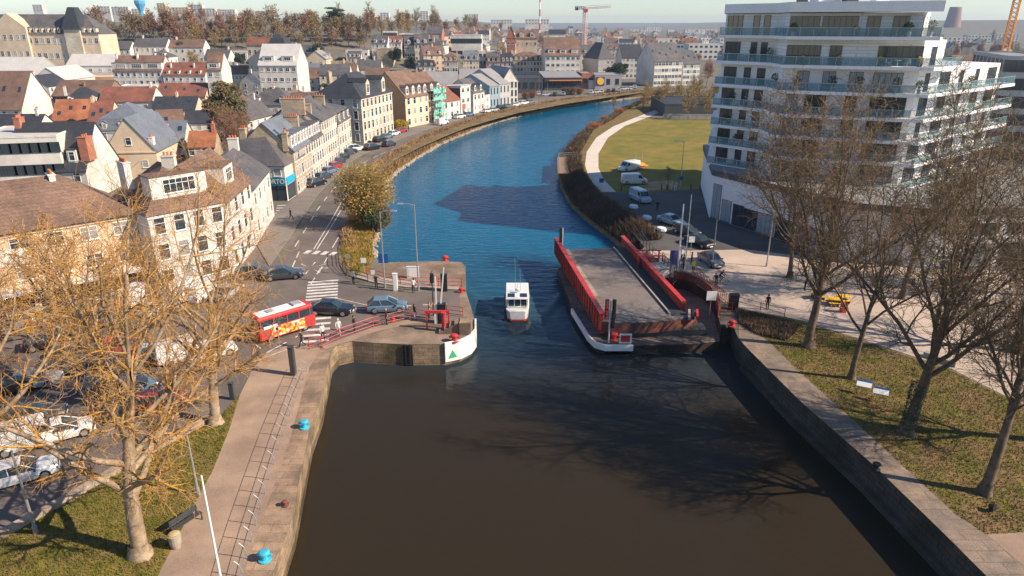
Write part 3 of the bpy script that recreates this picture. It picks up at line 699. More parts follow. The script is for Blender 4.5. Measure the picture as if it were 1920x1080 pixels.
def E_(label, xl, yl, xr, h, an, rt='gable_x', rh=3.5, d=9, wall='white', roof='slate', win=None, cat='house', name='town_house', Y=None, **k):
    return eave(label, xl, yl, xr, h, an, [B(d=d, h=h if Y is None else None, rt=rt, rh=rh, wall=wall, roof=roof, win=win if win is not None else W3, **k)], cat, name, None, Y)
# near left blocks
E_('black slate roofed house with three white dormers and a pink brick stack', 12, 321, 160, 5.2, 4, rh=7, d=12, wall='white', roof='dslate', dorm=[(3, 1.5, 2.2, 'shed', 'white', .8)], chim=[(.99, .18, 1.4, 2.4, 2.6, 3, 'brick'), (.03, .5, 1., 1.6, .9, 4, 'brick')], sky=2)
E_('cream gable fronted house with one tall window and a grey blue roof', 196, 285, 292, 5.5, 8, rt='gable_y', rh=6, d=15, wall='cream', roof='blue', win={'f': (2, 1, 1., 1.3), 'r': (3, 1, 1, 1.4)}, gw=1, chim=[(.9, .1, .8, 1.2, 1.0, 3, 'white')])
E_('white lean-to annex with skylights beside the cream gabled house', 292, 262, 345, 5.5, 10, rt='gable_x', rh=3.2, d=8, wall='white', roof='blue', sky=2, chim=[(.3, .2, 1.4, .6, 1.4, 5, 'white')])
E_('long white block with a membrane roof and balconies at the left edge', -60, 262, 105, 8.5, 14, rt='flat', d=14, wall='white', roof='white', win={'f': (9, 3, 1.8, 1.5, 'glass')}, cat='building', name='apartment_block', Y=112)
E_('tall grey brown roofed house with blank white gable at the left edge', -50, 205, 40, 6, 0, rh=9.5, d=15, wall='white', roof='brown', sky=3, gw=0, cat='house')
E_('bright orange tiled house between the white gable and the blue mansard', 98, 226, 163, 5, 12, rh=4.5, d=11, wall='cream', roof='orange', sky=3, win={'f': (3, 1, 1, 1.2)})
E_('russet tiled house adjoining the bright orange roof', 164, 231, 206, 5.2, 10, rh=4.6, d=11, wall='cream', roof='red', sky=3, win={'f': (2, 1, 1, 1.2)}, chim=[(.05, .5, .6, 1., 1., 2)])
E_('blue grey mansard roofed house with a small white dormer', 182, 246, 275, 5.5, 8, rt='mansard', rh=5.6, d=12, wall='white', roof='blue', dorm=[(3, 1.2, 1.5, 'gable')], sky=0)
E_('brown roofed hall with dark timber wall and cream gable end', 97, 180, 200, 6, 2, rh=4.4, d=14, wall='brown', roof='brown', win={'f': (14, 1, .7, 2.6, 'glass', 2)}, chim=[(.5, .3, .6, .8, 1.2, 1)], cat='building', name='hall')
E_('long flat orange rendered building with white roof', 88, 146, 250, 6.5, 4, rt='flat', d=16, wall='orange', roof='white', win={'f': (7, 1, 1.4, 1.4)}, cat='building', name='school_wing')
E_('white modern house with a loggia below the orange building', 222, 163, 292, 7, 6, rt='flat', d=9, wall='white', roof='white', win={'f': (4, 2, 1.1, 1.4)})
E_('low house with a red brown roof in the middle of the left blocks', 292, 182, 384, 5, 3, rh=4, d=11, wall='cream', roof='red', sky=3)
E_('dark slate house with skylight strips behind the ochre gable', 284, 207, 365, 5, 6, rh=3.2, d=10, wall='cream', roof='dslate', sky=3, chim=[(.5, .5, .5, .9, 1.2, 2)])
E_('brown tiled cottage with white gable near the cedar coloured trees', 296, 236, 345, 4.8, 24, rh=3.2, d=8, wall='white', roof='brown', sky=1)
E_('grey walled cottage in the shade of the big leafless tree', 345, 232, 418, 4.6, 10, rh=2.6, d=8, wall='pale', roof='dslate')
E_('small stone cottage with scarlet tiles behind the corner building', 352, 276, 402, 4.6, 10, rh=2.6, d=7, wall='old', roof='orange', chim=[(.9, .5, .6, 1.2, 1.4, 4, 'brick')])
E_('low slate roofed house left of the corner shop', 430, 300, 478, 4.8, 12, rh=3, d=8, wall='white', roof='blue', sky=1)
# school and rows
E_('wide white school block with pale sheet roof and triangular gable window', 60, 150, 122, 7.5, 2, rt='gable_y', rh=4.5, d=22, wall='white', roof='white', win={'f': (3, 2, 1.6, 1.6, 'glass')}, gw=1, cat='building', name='school_building')
E_('white school wing with a flat front and a pale roof', 123, 119, 212, 9, 2, rh=4.5, d=14, wall='white', roof='white', win={'f': (5, 2, 1.4, 1.2)}, cat='building', name='school_wing')
E_('pale roofed school wing at the left edge above the blue glass hall', -40, 128, 62, 8.5, 0, rh=5, d=18, wall='zinc', roof='white', win={'f': (8, 2, 1.8, 2, 'glass')}, cat='building', name='school_wing')
E_('four storey white row with brown roof and three white box dormers', 211, 133, 302, 11.5, 2, rh=5.2, d=11, wall='white', roof='brown', win={'f': (8, 4, 1., 1.3)}, dorm=[(3, 6.4, 2.2, 'flat', 'white', .5)], chim=[(.02, .4, .5, 1, 1.6, 1), (.45, .4, .5, 1, 1.6, 1)], cat='building', name='apartment_block')
E_('three storey white house row with red brown roof and dormer strip', 305, 141, 384, 10, 2, rh=4.2, d=10, wall='white', roof='red', win={'f': (6, 3, .9, 1.2)}, dorm=[(4, 1., 1.3, 'shed')], chim=[(.15, .3, .5, .8, 1.4, 1), (.7, .3, .5, .8, 1.4, 1)], cat='building', name='apartment_block')
E_('narrow white tower-like house with one wide dormer', 386, 131, 414, 13.5, 4, rh=5.5, d=11, wall='white', roof='brown', win={'f': (2, 4, 1.2, 1.4)}, dorm=[(1, 4, 1.8, 'flat')])
E_('white five storey block with blank grey side and two zinc dormers', 484, 122, 556, 14, 0, rh=7, d=15, wall='white', roof='white', win={'f': (6, 4, 1.3, 1.3)}, dorm=[(2, 4.2, 1.7, 'flat', 'pale', 1.2)], cat='building', name='apartment_block')
E_('old tower house with slate mansard cap behind the white five storey block', 505, 84, 534, 14, 0, rt='mansard', rh=4.5, d=9, wall='stone', roof='dslate', win={'f': (3, 4, 1, 1.7)}, Y=318)
E_('low stone wing with rust red roof left of the tower house', 462, 84, 503, 9, 0, rh=3, d=9, wall='stone', roof='red', win={'f': (4, 3, 1, 1.6)}, Y=322)
E_('white house with brown roof right of the five storey block', 566, 147, 604, 6, 3, rh=4, d=9, wall='white', roof='brown', win={'f': (3, 2, 1, 1.3)}, sky=2)
E_('small white house with blue grey roof behind the brown roofed one', 560, 131, 604, 6.5, 3, rh=3, d=8, wall='white', roof='blue')
E_('white flat roofed villa with terrace shade behind the mansion block', 605, 134, 642, 6, 3, rt='flat', d=9, wall='white', roof='white')
E_('brown roofed row with four chimneys above the mansion block', 640, 138, 668, 6.5, 3, rh=4.5, d=10, wall='cream', roof='brown', chim=[(.1, .5, .6, 1.2, 1.4, 2), (.9, .5, .6, 1.2, 1.4, 2)])
E_('white walled row with slate roof and skylights, right of the brown row', 669, 130, 714, 6.5, 3, rh=4.2, d=10, wall='white', roof='slate', chim=[(.3, .5, .5, 1.2, 1.3, 2), (.7, .5, .5, 1.2, 1.3, 2)])
E_('dark flat roofed workshop row left of the grey sheds', 692, 131, 762, 5, 2, rt='flat', d=14, wall='dark', roof='grey', win={'f': (8, 1, 1.8, 1.6, 'glass')}, cat='building', name='workshop')
E_('ochre house with two red chimney stacks behind the mansion', 641, 158, 676, 9, 0, rt='flat', d=8, wall='cream', roof='brown', chim=[(.7, .2, 1.6, .6, 1.6, 4, 'cream')])
E_('dark brown steep roofed house between mansion and orange gable', 683, 165, 727, 9.5, 2, rh=5.5, d=12, wall='cream', roof='brown', win={'f': (2, 2, 1, 1.6)})
E_('grey sheet roofed shed with white gable behind the scaffold', 782, 158, 858, 5.6, 4, rh=4.2, d=16, wall='pale', roof='grey', win={'f': (4, 1, 1, 1)}, cat='building', name='shed')
E_('second grey sheet roofed shed behind the white flat fronted house', 862, 152, 925, 6, 4, rh=4.2, d=18, wall='pale', roof='grey', win={'f': (4, 1, 1, 1)}, cat='building', name='shed')
E_('white house with black mansard dormers above the grey shed', 780, 124, 815, 5.5, 3, rt='mansard', rh=3.2, d=9, wall='white', roof='dslate', dorm=[(3, 1.1, 1.4, 'gable')])
for i, (xl, yl, xr, h, wl_, rf, lb) in enumerate([
  (832,115,858,8,'stone','brown','stone villa with brown roof and tall dormers, left of the villa row'),
  (868,111,898,8,'cream','blue','cream villa with blue grey roof in the villa row'),
  (912,115,938,7.5,'brick','slate','brick sided villa with slate roof in the villa row'),
  (940,115,962,7.5,'white','dslate','white villa with a black roof in the villa row'),
  (963,110,1018,9,'cream','brown','long cream villa with arched dormers ending the villa row')]):
    E_(lb, xl, yl, xr, h, 4, rt='mansard' if i in (0, 4) else 'gable_x', rh=4.4, d=11, wall=wl_, roof=rf, win={'f': (5 if i < 4 else 9, 3, 1., 1.6)}, dorm=[(3 if i < 4 else 6, 1.3, 1.9, 'gable', wl_)], chim=[(.03, .5, .6, 1.4, 1.4, 2), (.97, .5, .6, 1.4, 1.4, 2)])
E_('white four storey apartment house with brown roof and three white dormers', 1023, 103, 1089, 13, 5, rh=8.5, d=17, wall='white', roof='brown', win={'f': (7, 4, 1.6, 1.4)}, dorm=[(3, 3.4, 1.9, 'flat', 'white', .8)], cat='building', name='apartment_house')
E_('cream house with slate roof right of the brown roofed apartment house', 1090, 100, 1132, 10, 5, rh=5, d=12, wall='cream', roof='slate', win={'f': (5, 3, 1.2, 1.6)}, dorm=[(3, 1.4, 1.8, 'gable', 'cream')])
E_('grey walled building with a dark pyramid roof', 1122, 111, 1152, 11, 20, rt='hip', rh=8, d=18, wall='grey', roof='dslate', win={'f': (4, 3, 1.3, 1.5)}, cat='building', name='apartment_house')
E_('dark slate apartment wing between pyramid roof and large white block', 1166, 108, 1205, 11, 5, rh=6.5, d=14, wall='pale', roof='dslate', win={'f': (5, 4, 1.3, 1.5)}, cat='building', name='apartment_house')
E_('large white apartment block with balconies and grey slate roof by the river bend', 1228, 115, 1280, 11.5, 18, rh=8, d=18, wall='white', roof='slate', win={'f': (8, 4, 1.6, 1.5, 'std')}, sky=5, cat='building', name='apartment_block')
E_('lower white wing of the river bend apartments', 1282, 120, 1313, 10, 18, rh=6, d=16, wall='white', roof='slate', win={'f': (5, 4, 1.6, 1.5)}, sky=3, cat='building', name='apartment_block')
# shops across the river bend
E_('black clad flat store with a blue sign by the river bend', 938, 148, 1018, 6, 3, rt='flat', d=22, wall='dark', roof='dslate', win={'f': (6, 1, 2, 2.4, 'glass')}, cat='shop', name='store')
st2 = E_('grey roofed store with orange neon front and dark walls', 1021, 146, 1090, 5.5, 5, rt='shed', rh=1.4, d=20, wall='dark', roof='grey', win={'f': (9, 1, 1.6, 2, 'glass')}, cat='shop', name='store')
b = MB(); b.box(2, -1.6, 4.2, 17, -.4, 4.5); b.build('awning', mat('neon_orange', (.75, .22, .06), .5, .1), st2)
st3 = E_('dark red clad corner store', 1091, 139, 1114, 6.5, 5, rt='flat', d=14, wall='brick', roof='grey', win={'f': (2, 1, 2, 2, 'glass')}, cat='shop', name='store')
st4 = E_('grey supermarket with a round yellow emblem on its wall', 1116, 142, 1166, 6, 5, rt='flat', d=16, wall='grey', roof='grey', win={'f': (3, 1, 1.6, 2.4, 'glass')}, cat='shop', name='supermarket')
b = MB(); b.box(.6, -.2, 1.6, 4.4, -.1, 5.4); eb = b.build('emblem', mat('emblem_blue', (.01, .06, .35), .5, .1), st4)
def disc(r, y, m, par, c=(2.5, 3.5)):
    b = MB(); b.tube([(c[0], y, c[1]), (c[0], y-.05, c[1])], r, 24); return b.build('disc', m, par)
disc(1.75, -.21, mat('emblem_red', (.7, .02, .02), .5, .1), eb); disc(1.6, -.265, yellow_m, eb)
E_('white kiosk with red sign posts before the supermarket', 1104, 152, 1114, 3.5, 5, rt='flat', d=3, wall='white', roof='red', win={}, cat='kiosk', name='kiosk')
# hill
E_('white hillside house with slate roof and two dormers', 696, 80, 726, 9, 0, rh=4, d=10, wall='white', roof='slate', win={'f': (4, 3, 1., 1.4)}, dorm=[(2, 1.5, 1.6, 'gable')])
E_('white hillside house with a crimson roof', 727, 79, 752, 8, 0, rh=3.4, d=10, wall='white', roof='red', win={'f': (4, 3, 1., 1.4)}, dorm=[(3, 1.2, 1.4, 'gable')])
E_('grey roofed hillside house with pointed dormer', 758, 84, 776, 7, 10, rh=4.5, d=9, wall='stone', roof='slate', dorm=[(1, 1.6, 2, 'gable')])
E_('stone hillside house with steep slate roof and paired dormers', 777, 80, 804, 9, 8, rh=5, d=10, wall='stone', roof='slate', win={'f': (4, 3, 1., 1.5)}, dorm=[(2, 1.5, 2, 'gable', 'stone')])
E_('squat pale stone bastion below the hillside houses', 706, 92, 735, 9, 0, rt='flat', d=9, wall='old', roof='grey', win={})
E_('low white house with flat roof on the slope below the hillside', 648, 97, 690, 7, 5, rt='flat', d=9, wall='pale', roof='slate', win={'f': (5, 2, 1, 1.4)})
E_('small slate roofed house on the slope beside the bastion', 652, 108, 676, 6.5, 5, rh=3, d=8, wall='stone', roof='slate', dorm=[(3, 1.1, 1.4, 'gable')])
E_('long white modern building with ribbed front on the plateau', 748, 55, 798, 9, 0, rt='flat', d=20, wall='white', roof='white', win={'f': (14, 1, 1.2, 5, 'glass')}, cat='building', name='modern_hall', Y=430)
E_('white modern building with slanted roof left of the ribbed hall', 718, 58, 744, 8, 8, rt='flat', d=18, wall='white', roof='white', win={'f': (7, 2, 1.2, 2, 'glass')}, cat='building', name='modern_hall', Y=420)
E_('grey roofed hall with arched roof right of the ribbed hall', 800, 56, 828, 8, 0, rh=4, d=20, wall='brick', roof='slate', win={'f': (5, 2, 1.2, 2)}, cat='building', name='modern_hall', Y=440)
E_('black and white modern block on the plateau behind the river bend', 845, 51, 902, 10, 0, rt='flat', d=18, wall='white', roof='grey', win={'f': (9, 2, 2.6, 2.4, 'glass')}, cat='building', name='modern_block', Y=430)
E_('white modern house with roof terrace left of the villa row', 878, 86, 932, 8, 4, rt='flat', d=12, wall='white', roof='white', win={'f': (6, 2, 1.8, 1.6, 'glass')})
E_('red brick house with pointed gable among bare trees', 950, 68, 966, 8, 0, rt='gable_y', rh=6, d=10, wall='brick', roof='brown', win={'f': (2, 3, 1, 1.4)}, Y=395)
E_('pale stone house with twin gables right of the red brick house', 968, 66, 1008, 8, 0, rh=4, d=10, wall='stone', roof='brown', win={'f': (5, 3, 1, 1.4)}, dorm=[(2, 2.4, 2.4, 'gable', 'stone')], Y=405)
E_('white villa with dark roof above the brown roofed apartment house', 1030, 62, 1060, 9, 0, rh=2.5, d=12, wall='white', roof='dslate', win={'f': (5, 3, 1.3, 1.4)}, Y=480)
# abbey
eave('huge cream abbey wing with slate roof and pediment on the hill', -70, 43, 180, None, 1,
  [B(d=16, h=None, rt='hip', rh=8.5, wall='cream', roof='slate', win={'f': (22, 3, 1.5, 2.3)}, dorm=[(22, 1.3, 2, 'gable', 'cream', .3)])], 'building', 'abbey', None, 335)
ab = [o for o in bpy.data.objects if o.name == 'abbey'][0]
ax_, az_ = a(20, 43, 335); az2 = az_-terr(ax_, 335)
L0 = ax_-ab.location.x
b = MB(); b.box(L0-8, -1.2, -6, L0+6.5, -.02, az2+1); b.add([(L0-8,-1.2,az2+1),(L0+6.5,-1.2,az2+1),(L0-.75,-1.2,az2+7),(L0-8,6,az2+1),(L0+6.5,6,az2+1),(L0-.75,6,az2+7)], [(0,1,2),(0,2,5,3),(1,4,5,2)])
b.build('pediment', WALL['cream'], ab, fix=True)
for i in range(5):
    for j in range(3): window(ab, L0-6.4+i*2.85, -1.2, (j+.55)*az2/3, 0, 1.3, 2.2)
px_, _z = a(131, 43, 335); L1_ = px_-ab.location.x
b = MB(); b.box(L1_-3.6, -.9, -6, L1_+3.6, -.02, az2); b.build('pavilion', WALL['stone'], ab)
b = MB(); b.cbox((L1_, 4, az2+.01), (8.5, 11, 9.5), 0, .35); b.build('pavilion_roof', ROOF['dslate'], ab)
for xl, yl, xr, h, rf, wl_, lb in [(47,93,86,6,'brown','white','small white house with brown roof below the abbey'), (126,84,184,7,'white','white','long white flat building right below the abbey'),
  (186,87,242,6.5,'slate','pale','grey roofed row below the abbey, right of the long white building'), (250,81,310,8,'slate','white','white house with slate roof and skylight at the park edge'),
  (312,83,380,8,'brown','white','long white house with a brown roof at the park edge'), (90,97,186,6,'slate','dark','dark low roof beside the small house below the abbey'),
  (400,94,462,5,'white','white','low white garages under the park wall'), (425,139,468,7,'brown','white','white house with brown roof in front of the dark trees'), (414,132,440,6.5,'grey','pale','grey roofed house beside the narrow tower-like house')]:
    E_(lb, xl, yl, xr, h, 2, rt='flat' if rf == 'white' else 'gable_x', rh=3.4, d=9, wall=wl_, roof=rf, win={'f': (6, 2, 1., 1.3)}, chim=[(.2, .5, .6, .9, 1.2, 1)])
# beyond the river bend and to the right
for xl, yl, xr, h, Y, rf, wl_, nf, lb in [
  (1130,72,1185,11,None,'white','white',3,'white flat roofed flats with balconies behind the pyramid roof'),
  (1200,73,1275,11,None,'white','cream',3,'long cream flats with strip balconies'),
  (1276,68,1300,10,None,'white','white',3,'short white flats right of the long cream flats'),
  (1242,84,1290,10,None,'grey','blue',3,'grey blue modern flats behind the large white block'),
  (1292,83,1358,12,None,'grey','pale',3,'wide pale grey modern flats beside the tower'),
  (1210,51,1240,12,None,'white','white',3,'white flats far beyond the bend, left one'),
  (1285,55,1345,10,None,'white','white',3,'white terrace of flats near the horizon'),
  (1325,72,1362,8,None,'white','white',2,'white low flats behind the grey modern flats'),
  (1090,66,1120,10,None,'slate','pale',3,'pale house under the crane'),
  (1752,70,1812,11,None,'white','white',3,'white flats with red hedges beyond the tower'),
  (1816,66,1860,12,None,'white','white',3,'white flats in the middle of the far right group'),
  (1866,64,1912,12,None,'white','white',4,'white stepped flats at the far right'),
  (1780,124,1890,6,None,'brown','brown',1,'long brown roofed workshop right of the tower'),
  (1792,112,1900,6,None,'brown','brown',1,'second long workshop with skylights right of the tower')]:
    E_(lb, xl, yl, xr, h, 0 if xl < 1700 else -6, rt='flat' if rf in ('white', 'grey') else 'gable_x', rh=2.5, d=16, wall=wl_, roof=rf, win={'f': (7, nf, 2., 1.4, 'glass')}, cat='building', name='flats' if nf > 1 else 'workshop')
E_('grey blue office block with vertical fins at the right edge', 1893, 108, 1990, 24, -20, rt='flat', d=30, wall='zinc', roof='grey', win={'f': (9, 6, 2, 2.2, 'glass'), 'l': (9, 6, 2, 2.2, 'glass')}, cat='building', name='office_block', Y=150)
# filler houses: streets of small houses between the named ones
FILL = []
rnd = random.Random(11)
def free(X, Y, rr):
    for p in PLACED:
        if math.hypot(X-p[0], Y-p[1]) < rr+p[2]: return False
    return True
words = ['first', 'second', 'third', 'fourth', 'fifth', 'sixth', 'seventh', 'eighth', 'ninth', 'tenth', 'eleventh', 'twelfth', 'thirteenth', 'fourteenth', 'fifteenth', 'sixteenth', 'seventeenth', 'eighteenth', 'nineteenth', 'twentieth']
cand = []
for py, x0, x1, n, h in [(290,330,440,2,5),(222,430,500,3,5),(200,470,575,5,5.5),(212,500,590,4,5),(185,560,640,4,6),(250,-60,330,5,5),(205,120,440,6,5),(172,-40,460,9,5.5),(150,380,640,6,6),(128,420,640,6,6),(112,-40,470,10,6.5),(104,470,640,6,5.5),(112,600,830,7,6),(102,560,880,10,6),(92,600,1160,18,6.5),(84,620,1300,20,7),(76,900,1360,18,7.5),(69,880,1370,20,8),(62,820,1370,22,8),(56,850,1370,22,8),(78,1730,1920,4,7),(95,1740,1900,4,7)]:
    for i in range(n):
        px = x0+(x1-x0)*(i+.5+rnd.uniform(-.3, .3))/n
        X, Y = hit(px, py+rnd.uniform(-2, 2), h)
        if Y < 1600: cand.append((X, Y, px, h))
cand.sort(key=lambda c: c[2])
bywall = {}
for X, Y, px, h in cand:
    wd = rnd.uniform(9, 15)
    if -40 < X-(0 if Y < 160 else 1.1*(Y-160)**.92*.55) < 40 and Y < 340 and X > -48+max(0, (Y-200)*.5): continue
    if not free(X, Y, 4.5): continue
    wl_ = rnd.choice(['white', 'white', 'cream', 'pale', 'stone', 'white', 'peach']); rf = rnd.choice(['slate', 'brown', 'slate', 'red', 'dslate', 'brown', 'grey'])
    an = R(rnd.choice([0, 5, -4, 20, 90, 80])); k = bywall.setdefault((wl_, rf), 0); bywall[(wl_, rf)] += 1
    lb = '%s walled house, %s roof, %s of its colouring from the left' % ({'pale': 'grey', 'stone': 'stone'}.get(wl_, wl_), {'slate': 'grey slate', 'dslate': 'black slate', 'grey': 'grey sheet', 'red': 'red tiled', 'brown': 'brown tiled'}[rf], words[min(k, 19)] if k < 20 else 'far right one')
    p = (X-wd/2*math.cos(an), Y-wd/2*math.sin(an)); q = (X+wd/2*math.cos(an), Y+wd/2*math.sin(an))
    hh = h+rnd.uniform(-.8, 2.5)
    block_ = B(d=9+rnd.uniform(0, 2), h=hh, rt=rnd.choice(['gable_x', 'gable_x', 'gable_x', 'hip']), rh=rnd.uniform(3, 4.4), wall=wl_, roof=rf, win={'f': (4, 2 if hh < 7.4 else 3, 1., 1.3), 'l': (2, 2, 1, 1.3), 'r': (2, 2, 1, 1.3)} , chim=[(rnd.choice([.1, .9, .5]), .5, .6, 1.1, 1.2, 2 if Y < 260 else 0)], dorm=[(2, 1.2, 1.6, 'gable')] if rnd.random() < .35 else [], lod=1, rnd=rnd)
    PLACED.append((X, Y, 6)); house(lb, p, q, [block_], 'house', 'small_house', 'small houses filling the town blocks')
# far blocks along the skyline
far = [(293,6,308,1500,26,'tall pale tower block far left on the skyline'), (322,14,352,1400,12,'low pale flats right of the leftmost tower block'), (352,9,378,1450,18,'pale block with dark panels on the skyline'), (375,16,402,1350,14,'white flats above the park trees'),
 (405,18,440,1500,12,'long white flats left of the bare park crowns'), (246,17,268,1300,14,'grey block beside the blue tower crane'), (208,13,240,1400,14,'pale block above the abbey roof'), (478,21,512,1500,12,'pale flats behind the park trees'),
 (686,24,702,1500,16,'brick coloured block right of the cedar'), (712,24,729,1500,14,'pale block with a dark side right of the cedar'), (761,27,781,1600,14,'pale block, third right of the cedar'), (787,21,803,1600,20,'tall slim pale tower block on the skyline'), (870,27,897,1700,14,'wide pale block above the river bend'),
 (545,26,575,1500,10,'low white flats left of the cedar'), (920,37,960,1400,8,'low pale building left of the red mast'), (985,36,1030,1300,9,'white tents of a hall at the foot of the red mast'), (60,9,78,1500,12,'small pale block above the abbey'), (182,12,205,1500,14,'pale block at the end of the abbey roof')]
for xl, yl, xr, Y, hh, lb in far:
    wl_ = rnd.choice(['white', 'pale', 'cream', 'white'])
    X, z = a(xl, yl, Y)
    X2, _z = a(xr, yl, Y)
    r_ = thing('tower_block', lb, 'building', (X, Y, z-hh-14), 0, 'blocks on the skyline')
    block(r_, 0, 0, X2-X, 14, hh+14, 'flat', 0, wl_, 'white', win={'f': (max(2, int((X2-X)/5)), max(2, int(hh/3.2)), 2, 1.5, 'glass', 14)}, zb=-20, rnd=rnd)
# cooling tower and ridge
cx_, cz_ = a(1788, 35, 1950)
ct = thing('cooling_tower', 'dark cooling tower on the far right ridge', 'cooling tower', (cx_, 1950, terr(cx_, 1950)))
b = MB(); hh = a(1788, 13, 1950)[1]-terr(cx_, 1950); b.lathe((0,0,-8), [(21*(1-.38*t+.05*t*t), (hh+8)*t) for t in [i/10 for i in range(11)]], 24); b.build('shell', mat('tower_concrete', (.26, .17, .15), .9, .2, .02), ct, smooth=True)
# ------------------------------------------------------------------ the apartment tower
railg = bpy.data.materials.new('balcony_glass'); railg.use_nodes = True
_b = railg.node_tree.nodes['Principled BSDF']; _b.inputs['Base Color'].default_value = (.10, .26, .30, 1); _b.inputs['Roughness'].default_value = .04; _b.inputs['Alpha'].default_value = .42
tw_m = mat('tower_render', (.78, .78, .79), .85, .08, .4, .05)
tws_m = mat('tower_slab_edge', (.80, .80, .80), .8, .08, .5, .05)
twst = mat('tower_striped_cladding', (.78, .78, .78), .7, .1, .4, .1, kind='tile', bs=(7, .42), mortar=.45)
shut_m = mat('roller_shutter', (.30, .34, .38), .6, .1, 2)
tower = thing('apartment_tower', 'tall white apartment tower with glass railed balconies on every floor', 'apartment tower', (30.5, 104.2, 0))
def tl(poly): return [(p[0]-30.5, p[1]-104.2) for p in poly]
SL = [(30.6,109.3),(36.4,102.8),(36.2,97.6),(52.9,91),(77,110),(60,136),(36,127)]
SL = tl(SL)
def cut(poly, t):   # right wing shortened by setting the terrace back
    P = list(poly); c_, d_ = Vector(P[3]), Vector(P[4]); e_ = c_+(d_-c_)*t
    b_ = Vector(P[5])+(Vector(P[3])-Vector(P[4]))*(1-t)*.9
    P[4] = tuple(e_); P[5] = tuple(b_); return P
floors = [(7.6,1.),(10.7,1.),(13.6,1.),(16.5,1.),(19.6,.98),(22.9,.28),(26.5,.1)]
tops = [f[0] for f in floors[1:]]+[29.8]
podium = tl([(30.5,104.2),(42,83.5),(51,80),(64.5,81.5),(80,100),(62,138),(35,127)])
b = MB(); b.prism(podium, -1, 6.6); b.build('podium_wall', tws_m, tower)
b = MB(); b.prism(inset(podium, -.25), 6.6, 7.5, 0, 1); b.build('podium_roof', [mat('fascia_dark', (.08,.09,.10), .7), mat('terrace_slab', (.27,.27,.26), .8, .2, .5)], tower)
def edge_panels(b, p, q, u0, u1, z0, z1, off, th=.04):
    p, q = Vector(p), Vector(q); d = (q-p).normalized(); n_ = Vector((d.y, -d.x)); L_ = (q-p).length
    A_ = p+d*(u0*L_)+n_*off; B_ = p+d*(u1*L_)+n_*off; C_ = B_+n_*th; D_ = A_+n_*th
    b.add([(A_.x,A_.y,z0),(B_.x,B_.y,z0),(C_.x,C_.y,z0),(D_.x,D_.y,z0),(A_.x,A_.y,z1),(B_.x,B_.y,z1),(C_.x,C_.y,z1),(D_.x,D_.y,z1)],
          [(0,3,2,1),(4,5,6,7),(0,1,5,4),(1,2,6,5),(2,3,7,6),(3,0,4,7)])
rn = random.Random(5)
def tdoor(p, q, u, wd, z, hh, shut=False):
    p, q = Vector(p), Vector(q); d = (q-p).normalized(); c = p+d*((q-p).length*u)
    fr, pm, pc = wmesh(wd, hh, 'glass')
    o = link('balcony_door', fr, tower, Matrix.Translation((c.x, c.y, z+hh/2+.1)) @ Matrix.Rotation(math.atan2(d.y, d.x), 4, 'Z'))
    if shut:
        b = MB(); b.box(-wd/2, -.05, -hh/2, wd/2, -.02, hh/2); me = b.mesh('shutter', shut_m); link('shutter', me, o)
    else: link('pane', pm, o)
for i, (z, t) in enumerate(floors):
    P = cut(SL, t) if t < 1 else SL
    if i == 6: P = [tuple(Vector(p)) for p in cut(SL, .02)]
    ins = [2.0, .9, 2.2, 2.2, 1.2, .6, .8]
    W_ = inset(P, ins); zt = tops[i]
    b = MB(); b.prism(P, z-.42, z); b.build('balcony_slab', tws_m, tower)
    b = MB(); b.prism(W_, z+.002, zt-.422); b.build('floor_wall', twst if i >= 5 else tw_m, tower)
    b = MB(); rr_ = MB()
    for e0, e1 in ((0,1),(1,2),(2,3),(3,4)):
        Pin = inset(P, .12)
        edge_panels(b, Pin[e0], Pin[e1], 0, 1, z+.05, z+1.02, 0, .03); edge_panels(rr_, Pin[e0], Pin[e1], 0, 1, z+1.022, z+1.08, -.01, .06)
        L_ = math.dist(Pin[e0], Pin[e1]); k = max(1, int(L_/1.6))
        for j in range(k): edge_panels(rr_, Pin[e0], Pin[e1], j/k, (j+.03)/k, z, z+1.02, .031, .03)
    gl_ = b.build('balcony_glazing', railg, tower); rr_.build('hand_rail', steel_m, gl_)
    # doors and windows
    if i < 5:
        for u, wd in ((.2,2.0),(.55,1.0),(.82,1.2)): tdoor(W_[0], W_[1], u, wd, z, 2.25)
    else:
        for u, wd in ((.2,2.4),(.62,.9),(.82,.9)): tdoor(W_[0], W_[1], u, wd, z, 2.5)
    cfg = {6: ((.12,3.6,0),(.38,4.2,0),(.62,1.5,0),(.86,3.4,0)), 5: ((.14,4.2,0),(.38,1.4,0),(.72,1.,0),(.86,4.6,0)), 4: ((.16,1.5,1),(.36,1.5,1),(.56,1.6,1),(.79,3.4,1))}.get(i, ((.1,1.4,1),(.28,2.6,0),(.55,1.4,0),(.82,4.2,0)))
    for u, wd, sh_ in cfg: tdoor(W_[2], W_[3], u, wd, z, 2.3, sh_)
    n = 5 if t > .9 else 1
    for j in range(n): tdoor(W_[3], W_[4], (j+.5)/n, 1.4 if n == 1 else rn.choice([1.2, 2.4, 3.2]), z, 2.2)
# roof
P = cut(SL, .02); Pr = inset(P, [.5,.2,.4,.3,.4,.5,.5])
b = MB(); b.prism(Pr, 29.45, 30.7); b.build('roof_slab', tws_m, tower)
def twroof(x, y, sx, sy, h, nm, m):
    b = MB(); b.cbox((x-30.5, y-104.2, 30.7), (sx, sy, h), 0, .97); b.build(nm, m, tower)
twroof(43, 103, 3.0, 3.0, 1.5, 'vent_housing', tws_m); twroof(45.5, 101, 1.6, 1.6, 2.2, 'vent_housing', dsteel_m); twroof(49.5, 101, 1.8, 1.8, 2., 'vent_housing', tws_m); twroof(41, 106, 1.2, 1.2, 2.2, 'vent_housing', dsteel_m)
